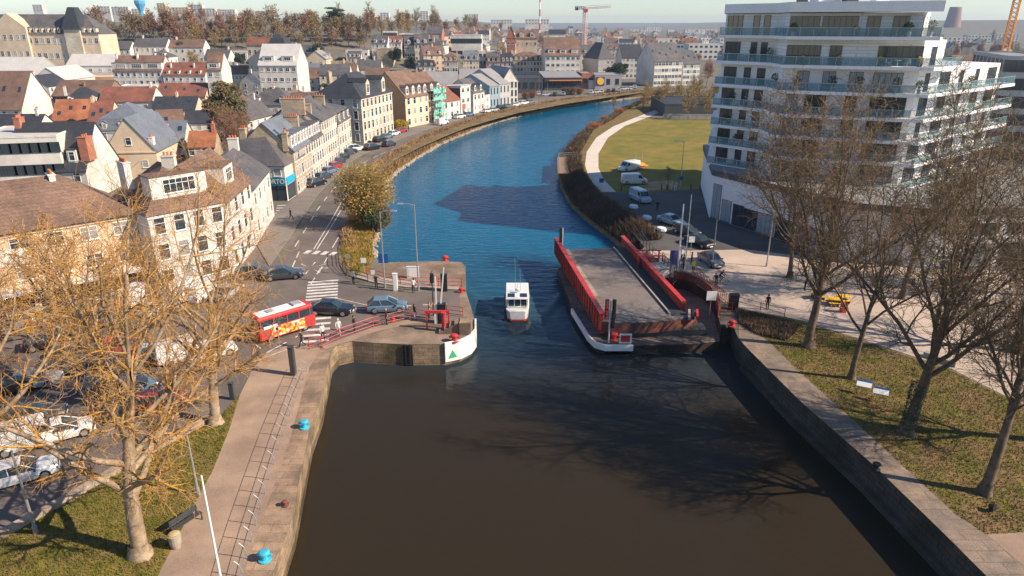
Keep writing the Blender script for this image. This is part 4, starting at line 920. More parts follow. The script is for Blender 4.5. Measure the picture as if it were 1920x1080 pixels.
# ground floor bays
for p, q, lst in ((podium[0], podium[1], ((.05,1.6,5.2),(.14,1.8,3.2),(.24,2.,3.),(.34,2.6,2.8),(.46,3,2.8),(.6,3,2.8),(.75,3.2,2.8),(.9,3,2.8))), (podium[2], podium[3], ((.15,2.6,1.4),(.45,3.4,2.8),(.8,4.,2.8))), (podium[1], podium[2], ((.5,3,2.8),))):
    for u, wd, hh in lst: tdoor(p, q, u, wd, .1, hh, rn.random() < .3)
for u in (.15, .45, .8):
    p, q = Vector(podium[2]), Vector(podium[3]); c = p+(q-p)*u; d = (q-p).normalized()
    fr, pm, pc = wmesh(3.6, 1.2, 'glass'); o = link('window', fr, tower, Matrix.Translation((c.x, c.y, 5)) @ Matrix.Rotation(math.atan2(d.y, d.x), 4, 'Z')); link('pane', pm, o)
# balcony plants and furniture: things of their own
leaf_m = mat('evergreen_leaf', (.035, .07, .025), .7, .4, 3, 0)
leafy_m = mat('yellow_flower', (.55, .38, .03), .7, .3, 3, 0)
leafr_m = mat('olive_leaf', (.10, .12, .05), .7, .4, 3, 0)
def leafball(b, c, r, n, rg, s=.14, sq=1.):
    for _ in range(n):
        while True:
            v = Vector((rg.uniform(-1,1), rg.uniform(-1,1), rg.uniform(-1,1)))
            if .2 < v.length < 1: break
        p = Vector(c)+Vector((v.x*r, v.y*r, v.z*r*sq)); u = Vector((rg.gauss(0,1), rg.gauss(0,1), rg.gauss(0,1))).normalized(); w_ = u.orthogonal().normalized(); k = s*rg.uniform(.6,1.3)
        b.add([tuple(p-u*k), tuple(p+w_*k*.5), tuple(p+u*k), tuple(p-w_*k*.5)], [(0,1,2,3)])
def mk_plant(label, m, h, potm, potr=.28):
    t = thing('potted_plant', label, 'potted plant', (0,0,0), 0, 'plants on the tower balconies')
    b = MB(); b.lathe((0,0,0), [(potr*.75,0),(potr,.5),(potr*1.08,.5),(potr*1.0,.56),(potr*.6,.5)], 10); b.build('pot', potm, t)
    b = MB(); b.tube([(0,0,.5),(.03,0,h*.6)], .035, 5); b.build('stem', wood_m, t)
    b = MB(); leafball(b, (0,0,h*.72), h*.3, 150, rn, .13, 1.2); b.build('foliage', m, t); return t
def slabpt(i, e, u, off=.7):
    z, t = floors[i]; P = inset(cut(SL, t) if t < 1 else SL, off); p, q = Vector(P[e]), Vector(P[e+1]); c = p+(q-p)*u
    return (c.x+30.5, c.y+104.2, z+.005)
used = set()
pl = {'g': mk_plant('dark green potted shrub on the tower', leaf_m, 1.9, white_m), 'y': mk_plant('yellow flowering potted plant on the tower', leafy_m, 1.2, dsteel_m, .4), 'o': mk_plant('olive potted tree on the tower', leafr_m, 1.6, white_m)}
fl = ['second', 'third', 'fourth', 'fifth', 'sixth', 'seventh', 'top']
KN = {'g': 'dark green shrub in a pot', 'y': 'yellow flowering plant in a planter', 'o': 'olive shrub in a white pot'}
for i, e, u, k, lb in [(6,2,.02,'o','at the left end of the top balcony'),(6,2,.22,'y','left of the centre on the top balcony'),(6,2,.47,'y','at the centre of the top balcony'),(6,2,.82,'o','near the right end of the top balcony'),(6,2,.96,'g','at the right corner of the top balcony'),
    (5,2,.12,'y','by the left window of the balcony below the top'),(5,2,.38,'y','by the slim door of the balcony below the top'),(5,2,.66,'y','beside the chairs on the balcony below the top'),(5,2,.93,'y','at the right corner of the balcony below the top'),(5,0,.6,'g','on the left part of the balcony below the top'),(5,0,.9,'g','by the corner of the left balcony below the top'),
    (4,1,.3,'g','in the notch of the shuttered floor'),(4,2,.1,'o','left on the shuttered floor'),(4,2,.36,'g','between the first two shutters'),(4,2,.55,'g','before the middle of the shuttered floor'),(4,2,.80,'g','before the widest shutter'),(4,2,.96,'o','at the right corner of the shuttered floor'),
    (3,0,.3,'g','on the left balcony under the shuttered floor'),(2,0,.2,'o','on the third left balcony from below'),(1,0,.15,'g','left on the second left balcony from below'),(1,0,.45,'o','right on the second left balcony from below'),
    (4,3,.5,'o','halfway along the right terrace of the shuttered floor'),(3,3,.3,'g','at the near end of the long right terrace'),(3,3,.7,'o','at the far end of the long right terrace')]:
    p = slabpt(i, e, u)
    lb = KN[k]+' '+lb
    if k not in used: used.add(k); o = pl[k]; o.location = p; o['label'] = lb
    else: copy_tree(pl[k], p, rn.uniform(0, 6), lb)
def mk_chair(m):
    t = thing('garden_chair', 'white garden chair on the balcony below the top, left of the table', 'chair', (0,0,0), 0, 'chairs on the tower balcony')
    b = MB(); b.box(-.25,-.25,.42,.25,.25,.46); b.build('seat', m, t)
    b = MB(); b.box(-.25,.22,.47,.25,.26,.9); b.build('backrest', m, t)
    for x in (-.22,.22):
        for y in (-.22,.22): b = MB(); b.cyl((x,y,0),.02,.42,6); b.build('leg', m, t)
    return t
ch = mk_chair(white_m); ch.location = slabpt(5,2,.73,1.4); ch.rotation_euler.z = .8
copy_tree(ch, slabpt(5,2,.87,1.4), -1.2, 'white garden chair on the balcony below the top, right of the table')
t = thing('garden_table', 'small white table between two chairs on a high balcony', 'table', slabpt(5,2,.80,1.4))
b = MB(); b.cyl((0,0,.7),.42,.04,16); b.build('table_top', white_m, t); b = MB(); b.cyl((0,0,0),.05,.7,8); b.build('pedestal', white_m, t)
t = thing('bench_sofa', 'rose cushioned sofa on the top balcony', 'sofa', slabpt(6,2,.36,1.2), ang(SL[2], SL[3]))
b = MB(); b.box(-1.3,-.4,.12,1.3,.4,.45); b.build('seat', mat('rose_fabric', (.5,.33,.30), .9), t); b = MB(); b.box(-1.3,.25,.451,1.3,.42,.85); b.build('backrest', MATS['rose_fabric'], t)
t = thing('dining_table', 'long dining table near the right end of the top balcony', 'table', slabpt(6,2,.63,1.2), ang(SL[2], SL[3]))
b = MB(); b.box(-1.4,-.4,.72,1.4,.4,.77); b.build('table_top', wood_m, t)
for x in (-1.3,1.3):
    for y in (-.35,.35): b = MB(); b.cyl((x,y,0),.03,.72,6); b.build('leg', dsteel_m, t)
# ------------------------------------------------------------------ swing bridge
bd = [(8.9,63.0),(17.9,64.6),(14.9,89.8),(5.9,88.8)]
bz = .5
br = thing('swing_bridge', 'red sided swing bridge turned open along the right pier', 'bridge', (8.9, 63.0, 0), 0)
def rel(p): return (p[0]-8.9, p[1]-63.0)
ul = Vector((6.8-9.5, 86-62.6)).normalized(); ur = Vector((16.2-17.7, 86.3-64.2)).normalized(); Lb = math.dist(bd[0], bd[3])
deck_m = mat('bridge_deck', (.20, .175, .16), .9, .2, .35, .15, col2=(.17,.14,.125), fine=20)
walk_m = mat('bridge_walkway', (.33, .27, .225), .9, .15, .6, .1)
blk_w = mat('footway_steel', (.035, .045, .05), .7, .2, 1, .1)
def lerp2(p, q, t): return (p[0]+(q[0]-p[0])*t, p[1]+(q[1]-p[1])*t)
near = [rel(bd[0]), rel(bd[1])]; farp = [rel(bd[3]), rel(bd[2])]
def bq(u0, u1, v0=0., v1=1.):
    A_ = lerp2(near[0], near[1], u0); B_ = lerp2(near[0], near[1], u1); C_ = lerp2(farp[0], farp[1], u1); D_ = lerp2(farp[0], farp[1], u0)
    return [lerp2(A_, D_, v0), lerp2(B_, C_, v0), lerp2(B_, C_, v1), lerp2(A_, D_, v1)]
b = MB(); b.prism(bq(.0, .80, 0, .9), bz-.5, bz); b.build('deck', deck_m, br)
b = MB(); b.prism(bq(.02, .13, .25, .9), bz+.002, bz+.10); b.build('raised_walkway', walk_m, br)
b = MB(); b.prism(bq(.80, 1.0, 0, .93), bz-1.0, bz-.25); b.build('footway', blk_w, br)
b = MB(); b.prism(bq(.785, .805, .02, .9), bz+.002, bz+.16); b.build('kerb_rail', kerb_m, br); b = MB(); b.prism(bq(.765, .782, .02, .9), bz+.002, bz+.07); b.build('kerb_rail', black_m, br)
def girder(P0, P1, z0, z1, side, nm='side_girder'):
    P0, P1 = Vector(P0), Vector(P1); d = (P1-P0).normalized(); n_ = Vector((-d.y, d.x))*side; L_ = (P1-P0).length
    b = MB()
    def bx(u0, u1, o0, o1, za, zb_):
        q = [P0+d*u0+n_*o0, P0+d*u1+n_*o0, P0+d*u1+n_*o1, P0+d*u0+n_*o1]
        b.prism([(p.x, p.y) for p in q], za, zb_)
    bx(0, L_, -.12, .12, z0, z1); bx(-.05, L_+.05, -.26, .26, z1, z1+.10); bx(0, L_, -.2, .24, z0-.1, z0)
    go = b.build(nm, redd_m, br)
    k = int(L_/1.15)
    for i in range(k+1):
        b = MB(); bx(i*L_/k-.04 if i < k else L_-.08, min(L_, i*L_/k+.04), .12, .24, z0+.002, z1-.002); b.build('stiffener', redd_m, go)
    b = MB(); bx(-.06, L_+.06, -.27, .27, z1+.101, z1+.13); b.build('top_flange', red_m, go)
girder(near[0], farp[0], -.75, 1.22, 1)
fr0 = lerp2(near[1], farp[1], .07); girder(fr0, farp[1], bz-1.1, 1.22, -1)
# curved nose of the bridge
nose = []
c0, c1 = Vector(near[0]), Vector(near[1])
for i in range(13):
    t = i/12; p = c0+(c1+Vector((.9, .3))-c0)*t; n_ = Vector((.12, -1)); nose.append(tuple(p+n_*(1.6*math.sin(PI*min(1, t*1.0))**.6*(.55+.2*t))))
nose_in = [near[0]]+[tuple(c1+Vector((1.9, .8)))]
b = MB(); b.prism(nose+[tuple(c1+Vector((.9,1.2))), tuple(c1)], bz-.5, bz); b.build('nose_deck', deck_m, br)
b = MB()
n = len(nose); no = [(p[0]+.05, p[1]-.16) for p in nose]
b.add([(p[0],p[1],z) for z in (-.65, bz-.02) for p in no], [(i, i+1, n+i+1, n+i) for i in range(n-1)]); b.build('nose_plate', rust_m, br)
for k, m in enumerate((kerb_m, black_m, red_m)):
    b = MB(); q = c1+Vector((.2+.4*k, .3)); b.add([(q.x-.1,q.y+.5,bz+.02),(q.x+.12,q.y+.5,bz+.02),(q.x-.35,q.y-1.6,bz+.02),(q.x-.6,q.y-1.55,bz+.02),(q.x-.1,q.y+.5,bz+.3),(q.x+.12,q.y+.5,bz+.3),(q.x-.35,q.y-1.6,bz+.3),(q.x-.6,q.y-1.55,bz+.3)], [(0,3,2,1),(4,5,6,7),(0,1,5,4),(1,2,6,5),(2,3,7,6),(3,0,4,7)]); b.build('nose_rail', m, br)
b = MB(); [b.prism(bq(u, u+.03, .05, .88), -.6, bz-.501) for u in (.08,.3,.55,.75)]; b.build('under_beam', rust_m, br)
b = MB(); b.prism([tuple(c1+Vector((-7.5,-1.6))), tuple(c1+Vector((1.6,-1.2))), tuple(c1+Vector((1.6,.6))), tuple(c1+Vector((-7,.2)))], PZ, -.62); b.build('pivot_base', dsteel_m, br)
# pit wall beside the bridge (curved red retaining wall)
cw = gl([(1262,522),(1285,525),(1310,535),(1330,550),(1342,570),(1346,592)])
b = MB(); n = len(cw); cwo = [(p[0]+.35, p[1]+.35) for p in cw]
b.prism(cw+cwo[::-1], -1.3, .9); tag(b.build('retaining_wall', rust_m), 'curved rust red retaining wall beside the open bridge', 'retaining wall')
# fender whites
def fender(name, line, z0, z1, th, label, m=white_m):
    b = MB(); b.prism(line+offs(line, -th)[::-1], z0, z1); return tag(b.build(name, m), label, 'fender')
fe = fender('quay_fender', fend, WL+.35, .16, .18, 'curved white painted fender round the left pier head')
tri = MB(); p = Vector(fend[0]); q = Vector(fend[1]); d = (q-p).normalized(); n_ = Vector((d.y, -d.x)); o_ = p+d*.3+n_*.21
tri.add([(o_.x,o_.y,-1.5),(o_.x+d.x*.9,o_.y+d.y*.9,-1.5),(o_.x+d.x*.45,o_.y+d.y*.45,-.7)], [(0,1,2)]); tri.build('green_triangle', green_m, fe)
fender('quay_fender', pierT[3:8], -1.75, PZ+.12, .2, 'low white fender round the right pier head')
# ------------------------------------------------------------------ street furniture builders
def lamp(px, py, top, label, arms=1, rz=0, m=steel_m, cat='street lamp', name='street_lamp', base=None, rr=.09, group='street lamps'):
    x, y = base or g(px, py); t = thing(name, label, cat, (x, y, .01), rz, group)
    b = MB(); b.tube([(0,0,0),(0,0,.5),(0,0,.52),(0,0,top)], [rr*1.5,rr*1.5,rr,rr*.6], 8); b.build('pole', m, t)
    if arms:
        b = MB(); b.tube([(0,0,top-.1),(.5,0,top+.05),(1.3,0,top+.1)], [.05,.04,.035], 6); b.build('arm', m, t)
        b = MB(); b.cbox((1.5,0,top+.02), (.75,.28,.14), 0, .7); b.build('lamp_head', m, t)
    return t
lamp(722,540,8.9,'tall lamp post with blue sign on the left pier', 1, 0)
lamp(785,545,9.9,'tallest lamp post on the left pier, beside the white board', 1, PI)
lamp(1270,515,8.6,'white lamp post beside the bridge gate on the right bank', 0, 0, white_m, rr=.13)
lamp(1283,512,9.6,'slim white mast right behind the white lamp post', 0, 0, white_m, rr=.06)
lamp(0,0,9.1,'white pole on the promenade in the foreground', 0, 0, white_m, 'pole', 'pole', (-13.9,26), .07)
lamp(372,927,4.8,'short grey lamp post on the grass edge by the bench', 0, 0, steel_m)
lamp(68,1000,5.7,'grey lamp post beside the parked white cars', 0, 0, steel_m)
lamp(1275,355,8.6,'lamp post with two arms on the lawn edge', 1, PI)
lamp(1335,500,6.,'thin bare post on the sandy plaza', 0, 0, steel_m, 'post', 'post')
lamp(1437,500,8.4,'tall thin lamp post in front of the tower', 0, 0, steel_m)
for px, py, h, lb in [(822,247,7.5,'wooden pole on the river verge before the scaffold'),(902,223,8,'bare pole on the verge before the modern terrace'),(921,220,8,'second bare pole on the verge, right of the first'),(1010,204,14,'tall grey pole on the verge near the stores'),(1026,200,8,'brown pole on the verge by the car park')]:
    lamp(px, py, h, lb, 0, 0, wood_m, 'pole', 'pole')
def bollard(px, py, label, m=red_m, s=1., name='mooring_bollard', group='mooring bollards', z=.03):
    x, y = g(px, py, z); t = thing(name, label, 'bollard', (x, y, z), 0, group); t.scale = (s,)*3
    b = MB(); b.lathe((0,0,0), [(.42,0),(.42,.08),(.24,.12),(.22,.45),(.36,.52),(.36,.66),(.26,.74),(.05,.76)], 14); b.build('body', m, t, smooth=False)
    b = MB(); b.tube([(-.5,0,.45),(.5,0,.45)], .09, 8); b.build('cross_bar', m, t)
bollard(835,490,'red mooring bollard at the far corner of the left pier')
bollard(852,640,'red mooring bollard behind the white fender')
bollard(865,548,'small red bollard by the railing end on the left pier', s=.7)
bollard(1151,637,'red mooring bollard at the foot of the bridge signal', z=PZ)
bollard(1372,612,'red mooring bollard at the head of the right quay', s=.9)
bollard(737,603,'small red bollard on the pier footway', s=.6)
bollard(571,802,'turquoise mooring bollard on the left quay, farther one', blue_m, .85)
bollard(497,1050,'turquoise mooring bollard on the left quay, nearest one', blue_m, .85)
bollard(1642,880,'black mooring bollard on the edge of the right quay', black_m, .7)
bollard(535,948,'small rusty mooring ring post on the left quay edge', rust_m, .5)
def railing(name, line, label, m=red_m, h=1.0, sp=2., rails=(1., .55, .15), r=.03, cat='railing', z=.0, curved=0, pr=None):
    t = thing(name, label, cat, (line[0][0], line[0][1], z)); ox, oy = line[0]
    D = dense(line, sp)
    for p in D:
        b = MB(); X, Y = p[0]-ox, p[1]-oy
        if curved: b.tube([(X,Y,0),(X+.05,Y,.45),(X-.08,Y,.85),(X-.32,Y,1.1)], .028, 5)
        else: b.tube([(X,Y,0),(X,Y,h)], pr or r*1.3, 5)
        b.build('post', m, t)
    for k in rails:
        b = MB(); b.tube([(p[0]-ox-(.32 if curved and k > .9 else (.06*curved)), p[1]-oy, k*h) for p in line], r, 5); b.build('rail', m, t)
    return t
railing('railing', gl([(575,697),(556,745),(530,818),(505,900),(480,985),(463,1048),(446,1120)]), 'long grey wire railing with curved posts along the left quay', steel_m, 1.1, 1.35, (1.,.6,.25), .014, curved=1)
railing('railing', gl([(603,652),(640,634),(700,613),(770,597),(803,600)]), 'red railing along the near side of the bridge approach', sp=2.3, z=.03, r=.035)
railing('railing', gl([(688,518),(722,530),(780,538),(866,539)]), 'red railing behind the far footway of the pier', sp=1.8, z=.13, r=.035)
railing('railing', gl([(838,590),(868,594)]), 'short red railing by the barrier on the pier', sp=1.6, z=.03)
railing('railing', gl([(580,655),(603,650)]), 'short red railing stub where the quay steps begin', sp=1.2, z=.03)
railing('railing', gl([(634,478),(636,500),(650,514),(668,524),(690,530)]), 'black railing round the grass corner of the pier road', black_m, sp=1.3, z=.13)
railing('railing', gl([(1300,512),(1334,545),(1371,577)]), 'slatted red rail beside the curved retaining wall', redd_m, 1.1, .45, (1.,.1), .025, z=.03)
railing('railing', gl([(1380,573),(1425,585),(1470,597)]), 'low red rail between plaza and park grass', redd_m, 1., 2.2, (1.,.5), .03, z=.03)
railing('railing', gl([(1340,560),(1345,585),(1372,586)]), 'red safety rail at the pit behind the bridge', redd_m, 1.1, 1.2, (1.,.5,.1), .03, z=.0)
railing('fence', gl([(1200,462),(1222,495),(1255,524)]), 'tall dark mesh fence beside the bridge end', dsteel_m, 2.2, 1.6, (1.,.75,.5,.25,.05), .03, cat='fence')
railing('fence', gl([(1285,500),(1262,535),(1240,505)]), 'tall dark fence round the gate mast', dsteel_m, 2.2, 1.2, (1.,.5,.05), .03, cat='fence')
railing('railing', gl([(1048,325),(1047,297),(1083,295),(1083,312)]), 'pale railing round the wooden river deck', steel_m, 1.1, 1.2, (1.,.6,.2), .03, z=.05)
b = MB(); b.prism(gl([(1045,325),(1045,295),(1085,293),(1085,325)]), -.1, .06); tag(b.build('viewing_deck', wood_m), 'wooden viewing deck at the edge of the river', 'deck')
# signals
def signal(px, py, h, label, heads, m=steel_m, z=0, hm=black_m):
    x, y = g(px, py, z); t = thing('traffic_signal', label, 'signal', (x, y, z), 0)
    b = MB(); b.tube([(0,0,0),(0,0,h)], [.08,.06], 8); b.build('pole', m, t)
    for hx, hz, cl in heads:
        b = MB(); b.cbox((hx,-.05,hz-.45), (.34,.26,.95)); hd = b.build('signal_head', hm, t)
        b = MB(); [b.tube([(hx,-.2,hz-.27+k*.3),(hx,-.32,hz-.25+k*.3)], .13, 10) for k in range(3)]; b.build('visor', cl, hd)
signal(1141,643,4.6,'navigation signal mast with red and black lamp heads before the bridge', [(-.35,4.1,red_m),(.35,4.1,black_m),(-.35,3.1,red_m),(.35,3.1,black_m),(.3,2.1,black_m)], white_m, z=PZ)
signal(1054,474,3.4,'black navigation signal at the far end of the bridge', [(-.25,2.9,black_m),(-.25,1.9,black_m)], white_m, z=-.2)
signal(813,592,4.6,'black traffic light beside the raised barriers', [(0,4.1,black_m)], dsteel_m)
def box_thing(name, px, py, sz, label, cat, m, rz=0, z=.03, m2=None, top=None):
    x, y = g(px, py, z); t = thing(name, label, cat, (x, y, z), rz)
    b = MB(); b.cbox((0,0,0), sz); b.build('cabinet', m, t)
    b = MB(); b.cbox((0,0,sz[2]+.001), (sz[0]+.08, sz[1]+.08, .06)); b.build('lid', m2 or m, t)
    b = MB(); b.box(-sz[0]*.38, -sz[1]/2-.02, .12, sz[0]*.38, -sz[1]/2-.001, sz[2]*.9); b.build('door', m2 or m, t); return t
box_thing('control_cabinet', 833, 545, (.7,.5,1.9), 'tall black control cabinet on the far footway of the pier', 'cabinet', black_m)
box_thing('control_cabinet', 829, 605, (.8,.6,2.0), 'tall black control cabinet beside the pier steps', 'cabinet', black_m)
box_thing('control_cabinet', 1374, 579, (.9,.6,1.6), 'black cabinet at the corner of the red rails', 'cabinet', black_m)
box_thing('control_cabinet', 742, 545, (.5,.3,2.0), 'small pale cabinet behind the lamp post', 'cabinet', white_m)
box_thing('notice_board', 775, 523, (1.4,.12,1.5), 'blank white board on the far footway', 'board', white_m)
box_thing('control_cabinet', 551, 702, (.4,.5,2.6), 'tall dark totem at the top of the promenade', 'totem', dsteel_m)
box_thing('totem', 437, 748, (.35,.3,1.4), 'dark post with white foot on the promenade', 'post', dsteel_m)
for px, py, lb in [(1617,738,'blue topped information board on the park grass, farther one'),(1648,752,'blue topped information board on the park grass, nearer one')]:
    x, y = g(px, py); t = thing('information_board', lb, 'information board', (x, y, 0), -.5, 'information boards in the park')
    b = MB(); b.slab([(-.55,-.25,.75),(.55,-.25,.75),(.55,.25,1.1),(-.55,.25,1.1)], .05); pn = b.build('panel', white_m, t)
    b = MB(); b.slab([(-.55,.12,1.04),(.55,.12,1.04),(.55,.25,1.131),(-.55,.25,1.131)], .02); b.build('title_band', signblue, pn)
    for s in (-.4,.4): b = MB(); b.cyl((s,0,0),.03,.85,6); b.build('leg', steel_m, t)
# barrier arms, raised
for px, py, top, lb in [(819,606,4.9,'white barrier arm raised upright, left one'),(825,605,5.8,'white barrier arm raised upright and leaning, right one')]:
    x, y = g(px, py); t = thing('barrier', lb, 'barrier', (x, y, .03), 0, 'raised barriers')
    b = MB(); b.cbox((0,0,0),(.4,.4,1.)); b.build('housing', white_m, t)
    b = MB(); dx = .0 if top < 5 else .55; b.add([(-.06,-.05,.8),(.1,-.05,.8),(.1,.05,.8),(-.06,.05,.8),(-.03+dx,-.05,top),(.09+dx,-.05,top),(.09+dx,.05,top),(-.03+dx,.05,top)], [(0,3,2,1),(4,5,6,7),(0,1,5,4),(1,2,6,5),(2,3,7,6),(3,0,4,7)]); b.build('arm', white_m, t)
x, y = g(833, 622); t = thing('lifting_frame', 'red portal frame with a stout red post on the pier', 'frame', (x, y, .03))
b = MB(); b.cyl((0,0,0),.22,1.9,12); b.cyl((0,0,1.9),.26,.12,12); b.build('post', red_m, t)
b = MB(); b.box(-1.9,.5,1.7,.5,.75,1.95); b.build('beam', red_m, t)
for s in (-1.8,.35): b = MB(); b.box(s,.52,0,s+.14,.7,1.698); b.build('upright', red_m, t)
# steps and ladder
x, y = g(855, 622); t = thing('stone_steps', 'stone block with dark steps at the pier head', 'steps', (x, y, .03))
for k in range(4): b = MB(); b.box(-1.6+k*.5, -.6, 0, -1.1+k*.5, .7, .3+.27*k); b.build('step', earth_m, t)
b = MB(); b.box(.4,-.8,0,1.5,.9,1.2); b.build('block', cop_m, t)
def ladder(x, y, z0, z1, label, rz):
    t = thing('ladder', label, 'ladder', (x, y, z0), rz)
    for s in (-.22,.22): b = MB(); b.tube([(s,0,0),(s,0,z1-z0)], .03, 6); b.build('stile', black_m, t)
    b = MB(); [b.tube([(-.22,0,.2+k*.28),(.22,0,.2+k*.28)], .018, 5) for k in range(int((z1-z0)/.28))]; b.build('rung', black_m, t)
x, y = g(764, 646); ladder(x, y-.12, WL, .1, 'black ladder in the pier wall', 0)
b = MB(); b.box(x-.45, y-.06, WL, x+.45, y-.01, -.05); tag(b.build('recess_shade', black_m), 'black panel standing for the shade of a ladder recess in the pier', 'recess')  # flat black panel; the shade of a recess is put into its colour
# red sign on pier head
x, y = g(1172, 646, PZ); t = thing('navigation_board', 'white board with a red rectangle at the bridge foot', 'sign', (x, y, PZ))
b = MB(); b.box(-.6,-.05,.15,.6,.02,1.15); pn = b.build('panel', white_m, t); b = MB(); b.box(-.45,-.08,.3,.45,-.051,1.0); b.build('red_field', red_m, pn)
for s in (-.45,.45): b = MB(); b.cyl((s,.05,0),.03,.3,6); b.build('leg', steel_m, t)
def sign(px, py, h, label, shape, m, r=.35, rz=0, m2=None):
    x, y = g(px, py); t = thing('road_sign', label, 'sign', (x, y, .02), rz)
    b = MB(); b.cyl((0,0,0),.035,h,6); b.build('pole', steel_m, t); b = MB()
    if shape == 'disc': b.tube([(0,-.05,h-r),(0,-.08,h-r)], r, 18)
    elif shape == 'tri': b.add([(-r,-.06,h-1.7*r),(r,-.06,h-1.7*r),(0,-.06,h),(-r,-.09,h-1.7*r),(r,-.09,h-1.7*r),(0,-.09,h)], [(0,2,1),(3,4,5),(0,1,4,3),(1,2,5,4),(2,0,3,5)])
    else: b.box(-r,-.09,h-2*r,r,-.05,h)
    b.build('plate', m, t); return t
sign(1127,357,2.2,'blue square sign at the start of the sandy path','sq',signblue,.4)
sign(1275,357,2.6,'dark blue round sign at the lawn edge','disc',signblue,.4)
sign(722,535,3.8,'blue sign plate on the left pier lamp','sq',signblue,.55)
sign(1294,480,2.6,'white square sign with a dark pictogram by the bridge gate','sq',white_m,.38)
sign(1330,590,2.6,'small white plate on a thin post behind the bridge nose','sq',white_m,.5)
sign(655,515,2.6,'back of a small sign at the grass corner','disc',steel_m,.3)
sign(684,520,2.4,'black and white chevron plate on the grass corner','sq',white_m,.3)
sign(702,533,1.8,'small white sign at the bend of the pier footway','sq',white_m,.3)
sign(525,655,2.2,'thin dark post in front of the red bus','sq',dsteel_m,.12)
sign(68,660,2.6,'yellow backed sign among the parked cars','sq',yellow_m,.35)
# concrete blocks in the shaded street
for px, py, lb in [(1188,388,'white octagonal block on the shaded street, farthest'),(1213,409,'white octagonal block on the shaded street, middle'),(1240,431,'white octagonal block on the shaded street, nearest the bridge')]:
    x, y = g(px, py+3); t = MB(); t.lathe((0,0,0), [(.55,0),(.7,.25),(.6,.55),(.35,.6)], 8); o = t.build('traffic_block', white_m); o.location = (x, y, .02); o.scale = (1,1.5,1); o.rotation_euler.z = .3; tag(o, lb, 'traffic block', 'white blocks along the shaded street')
for i, px in enumerate((1165,1240,1250,1295,1312,1330)):
    x, y = g(px, 358 if px < 1200 else 356); o = MB(); o.lathe((0,0,0), [(.09,0),(.09,.8),(.12,.85),(.1,.95),(.02,1.)], 8); o = o.build('bollard', dsteel_m); o.location = (x, y, 0)
    tag(o, 'small dark bollard at the lawn edge, %s from the left' % words[i], 'bollard', 'small bollards at the lawn edge')
# bench, bin, low wall
x, y = g(347, 985); t = thing('park_bench', 'dark slatted double bench beside the promenade', 'bench', (x, y, .01), 1.05)
for s in (-1,1):
    b = MB(); [b.box(-.95,s*.12+s*.1*k-.04,.44,.95,s*.12+s*.1*k+.04,.47) for k in range(4)]; b.build('seat', dsteel_m, t)
b = MB(); [b.box(-.95,-.03,.55+k*.12,.95,.03,.64+k*.12) for k in range(3)]; b.build('backrest', dsteel_m, t)
for s in (-.85,.85):
    b = MB(); b.box(s-.03,-.5,0,s+.03,-.42,.44); b.box(s-.03,.42,0,s+.03,.5,.44); b.box(s-.03,-.5,.40,s+.03,.5,.435); b.box(s-.03,-.03,.436,s+.03,.03,.85); b.build('leg_frame', dsteel_m, t)
x, y = g(331, 1026); t = thing('litter_bin', 'round stone litter bin at the end of the bench', 'bin', (x, y, .01))
b = MB(); b.lathe((0,0,0), [(.24,0),(.32,.3),(.34,.7),(.36,.9),(.28,.92),(.26,.7),(.05,.6)], 16); b.build('body', mat('bin_concrete', (.36,.31,.25), .9, .2, 4), t); b = MB(); b.lathe((0,0,.92), [(.27,0),(.3,.04),(.2,.1),(.02,.12)], 16); b.build('lid', mat('bin_lid', (.5,.36,.18), .6), t)
lw = gl([(-200,1110),(0,1003),(120,938),(250,862),(383,790)]); b = MB(); b.prism(lw+offs(lw, -.5)[::-1], -.1, .38); tag(b.build('low_wall', mat('low_wall_stone', (.42,.32,.24), .9, .3, 1, .4, col2=(.28,.21,.15))), 'low stone wall between the car park and the grass', 'wall')
x, y = g(1857, 958); t = thing('spotlight', 'small black ground spotlight by the leaning plane tree', 'spotlight', (x, y, .02), .4)
b = MB(); b.cyl((0,0,0),.14,.12,10); b.build('base', black_m, t); b = MB(); b.tube([(0,.12,.28),(0,-.2,.36)], [.14,.2], 12); b.build('head', black_m, t)
x, y = g(1480, 772, WL); b = MB(); b.box(-.6,-.35,WL-.5,1.2,.35,WL+.1); o = b.build('mooring_step', quayd_m); o.location = (x, y, 0); o.rotation_euler.z = .2; tag(o, 'stone landing step jutting from the right quay foot', 'step')
# construction clutter at the bridge root: red frame, hut, bins, benches
x, y = g(1215, 500); t = thing('bridge_machinery', 'red machinery frame with pipes at the bridge root', 'machinery', (x, y, 0))
b = MB(); [b.box(-1.6+k*1.5,-1.2,0,-1.45+k*1.5,-1.05,1.7) for k in range(3)]; b.box(-1.7,-1.2,1.7,1.7,-1.05,1.85); b.box(-1.7,1.,1.7,1.7,1.15,1.85); [b.box(-1.6+k*1.5,1.,0,-1.45+k*1.5,1.15,1.7) for k in range(3)]; b.build('frame', red_m, t)
b = MB(); b.tube([(-1.2,0,.7),(1.2,0,.7)], .45, 12); b.build('drum', rust_m, t)
x, y = g(1240, 515); t = thing('equipment_hut', 'low pale hut with grey lid inside the bridge fence', 'hut', (x, y, 0), .3)
b = MB(); b.cbox((0,0,0),(2.6,2.2,1.1)); b.build('body', WALL['pale'], t); b = MB(); b.cbox((0,0,1.1),(2.8,2.4,.12)); b.build('lid', ROOF['grey'], t)
x, y = g(1262, 500); t = MB(); t.box(-.5,-.04,.1,.5,.0,2.1); o = t.build('banner', mat('banner_violet', (.10,.10,.25), .7)); o.location = (x, y, 0); tag(o, 'violet banner hanging on the bridge fence', 'banner')
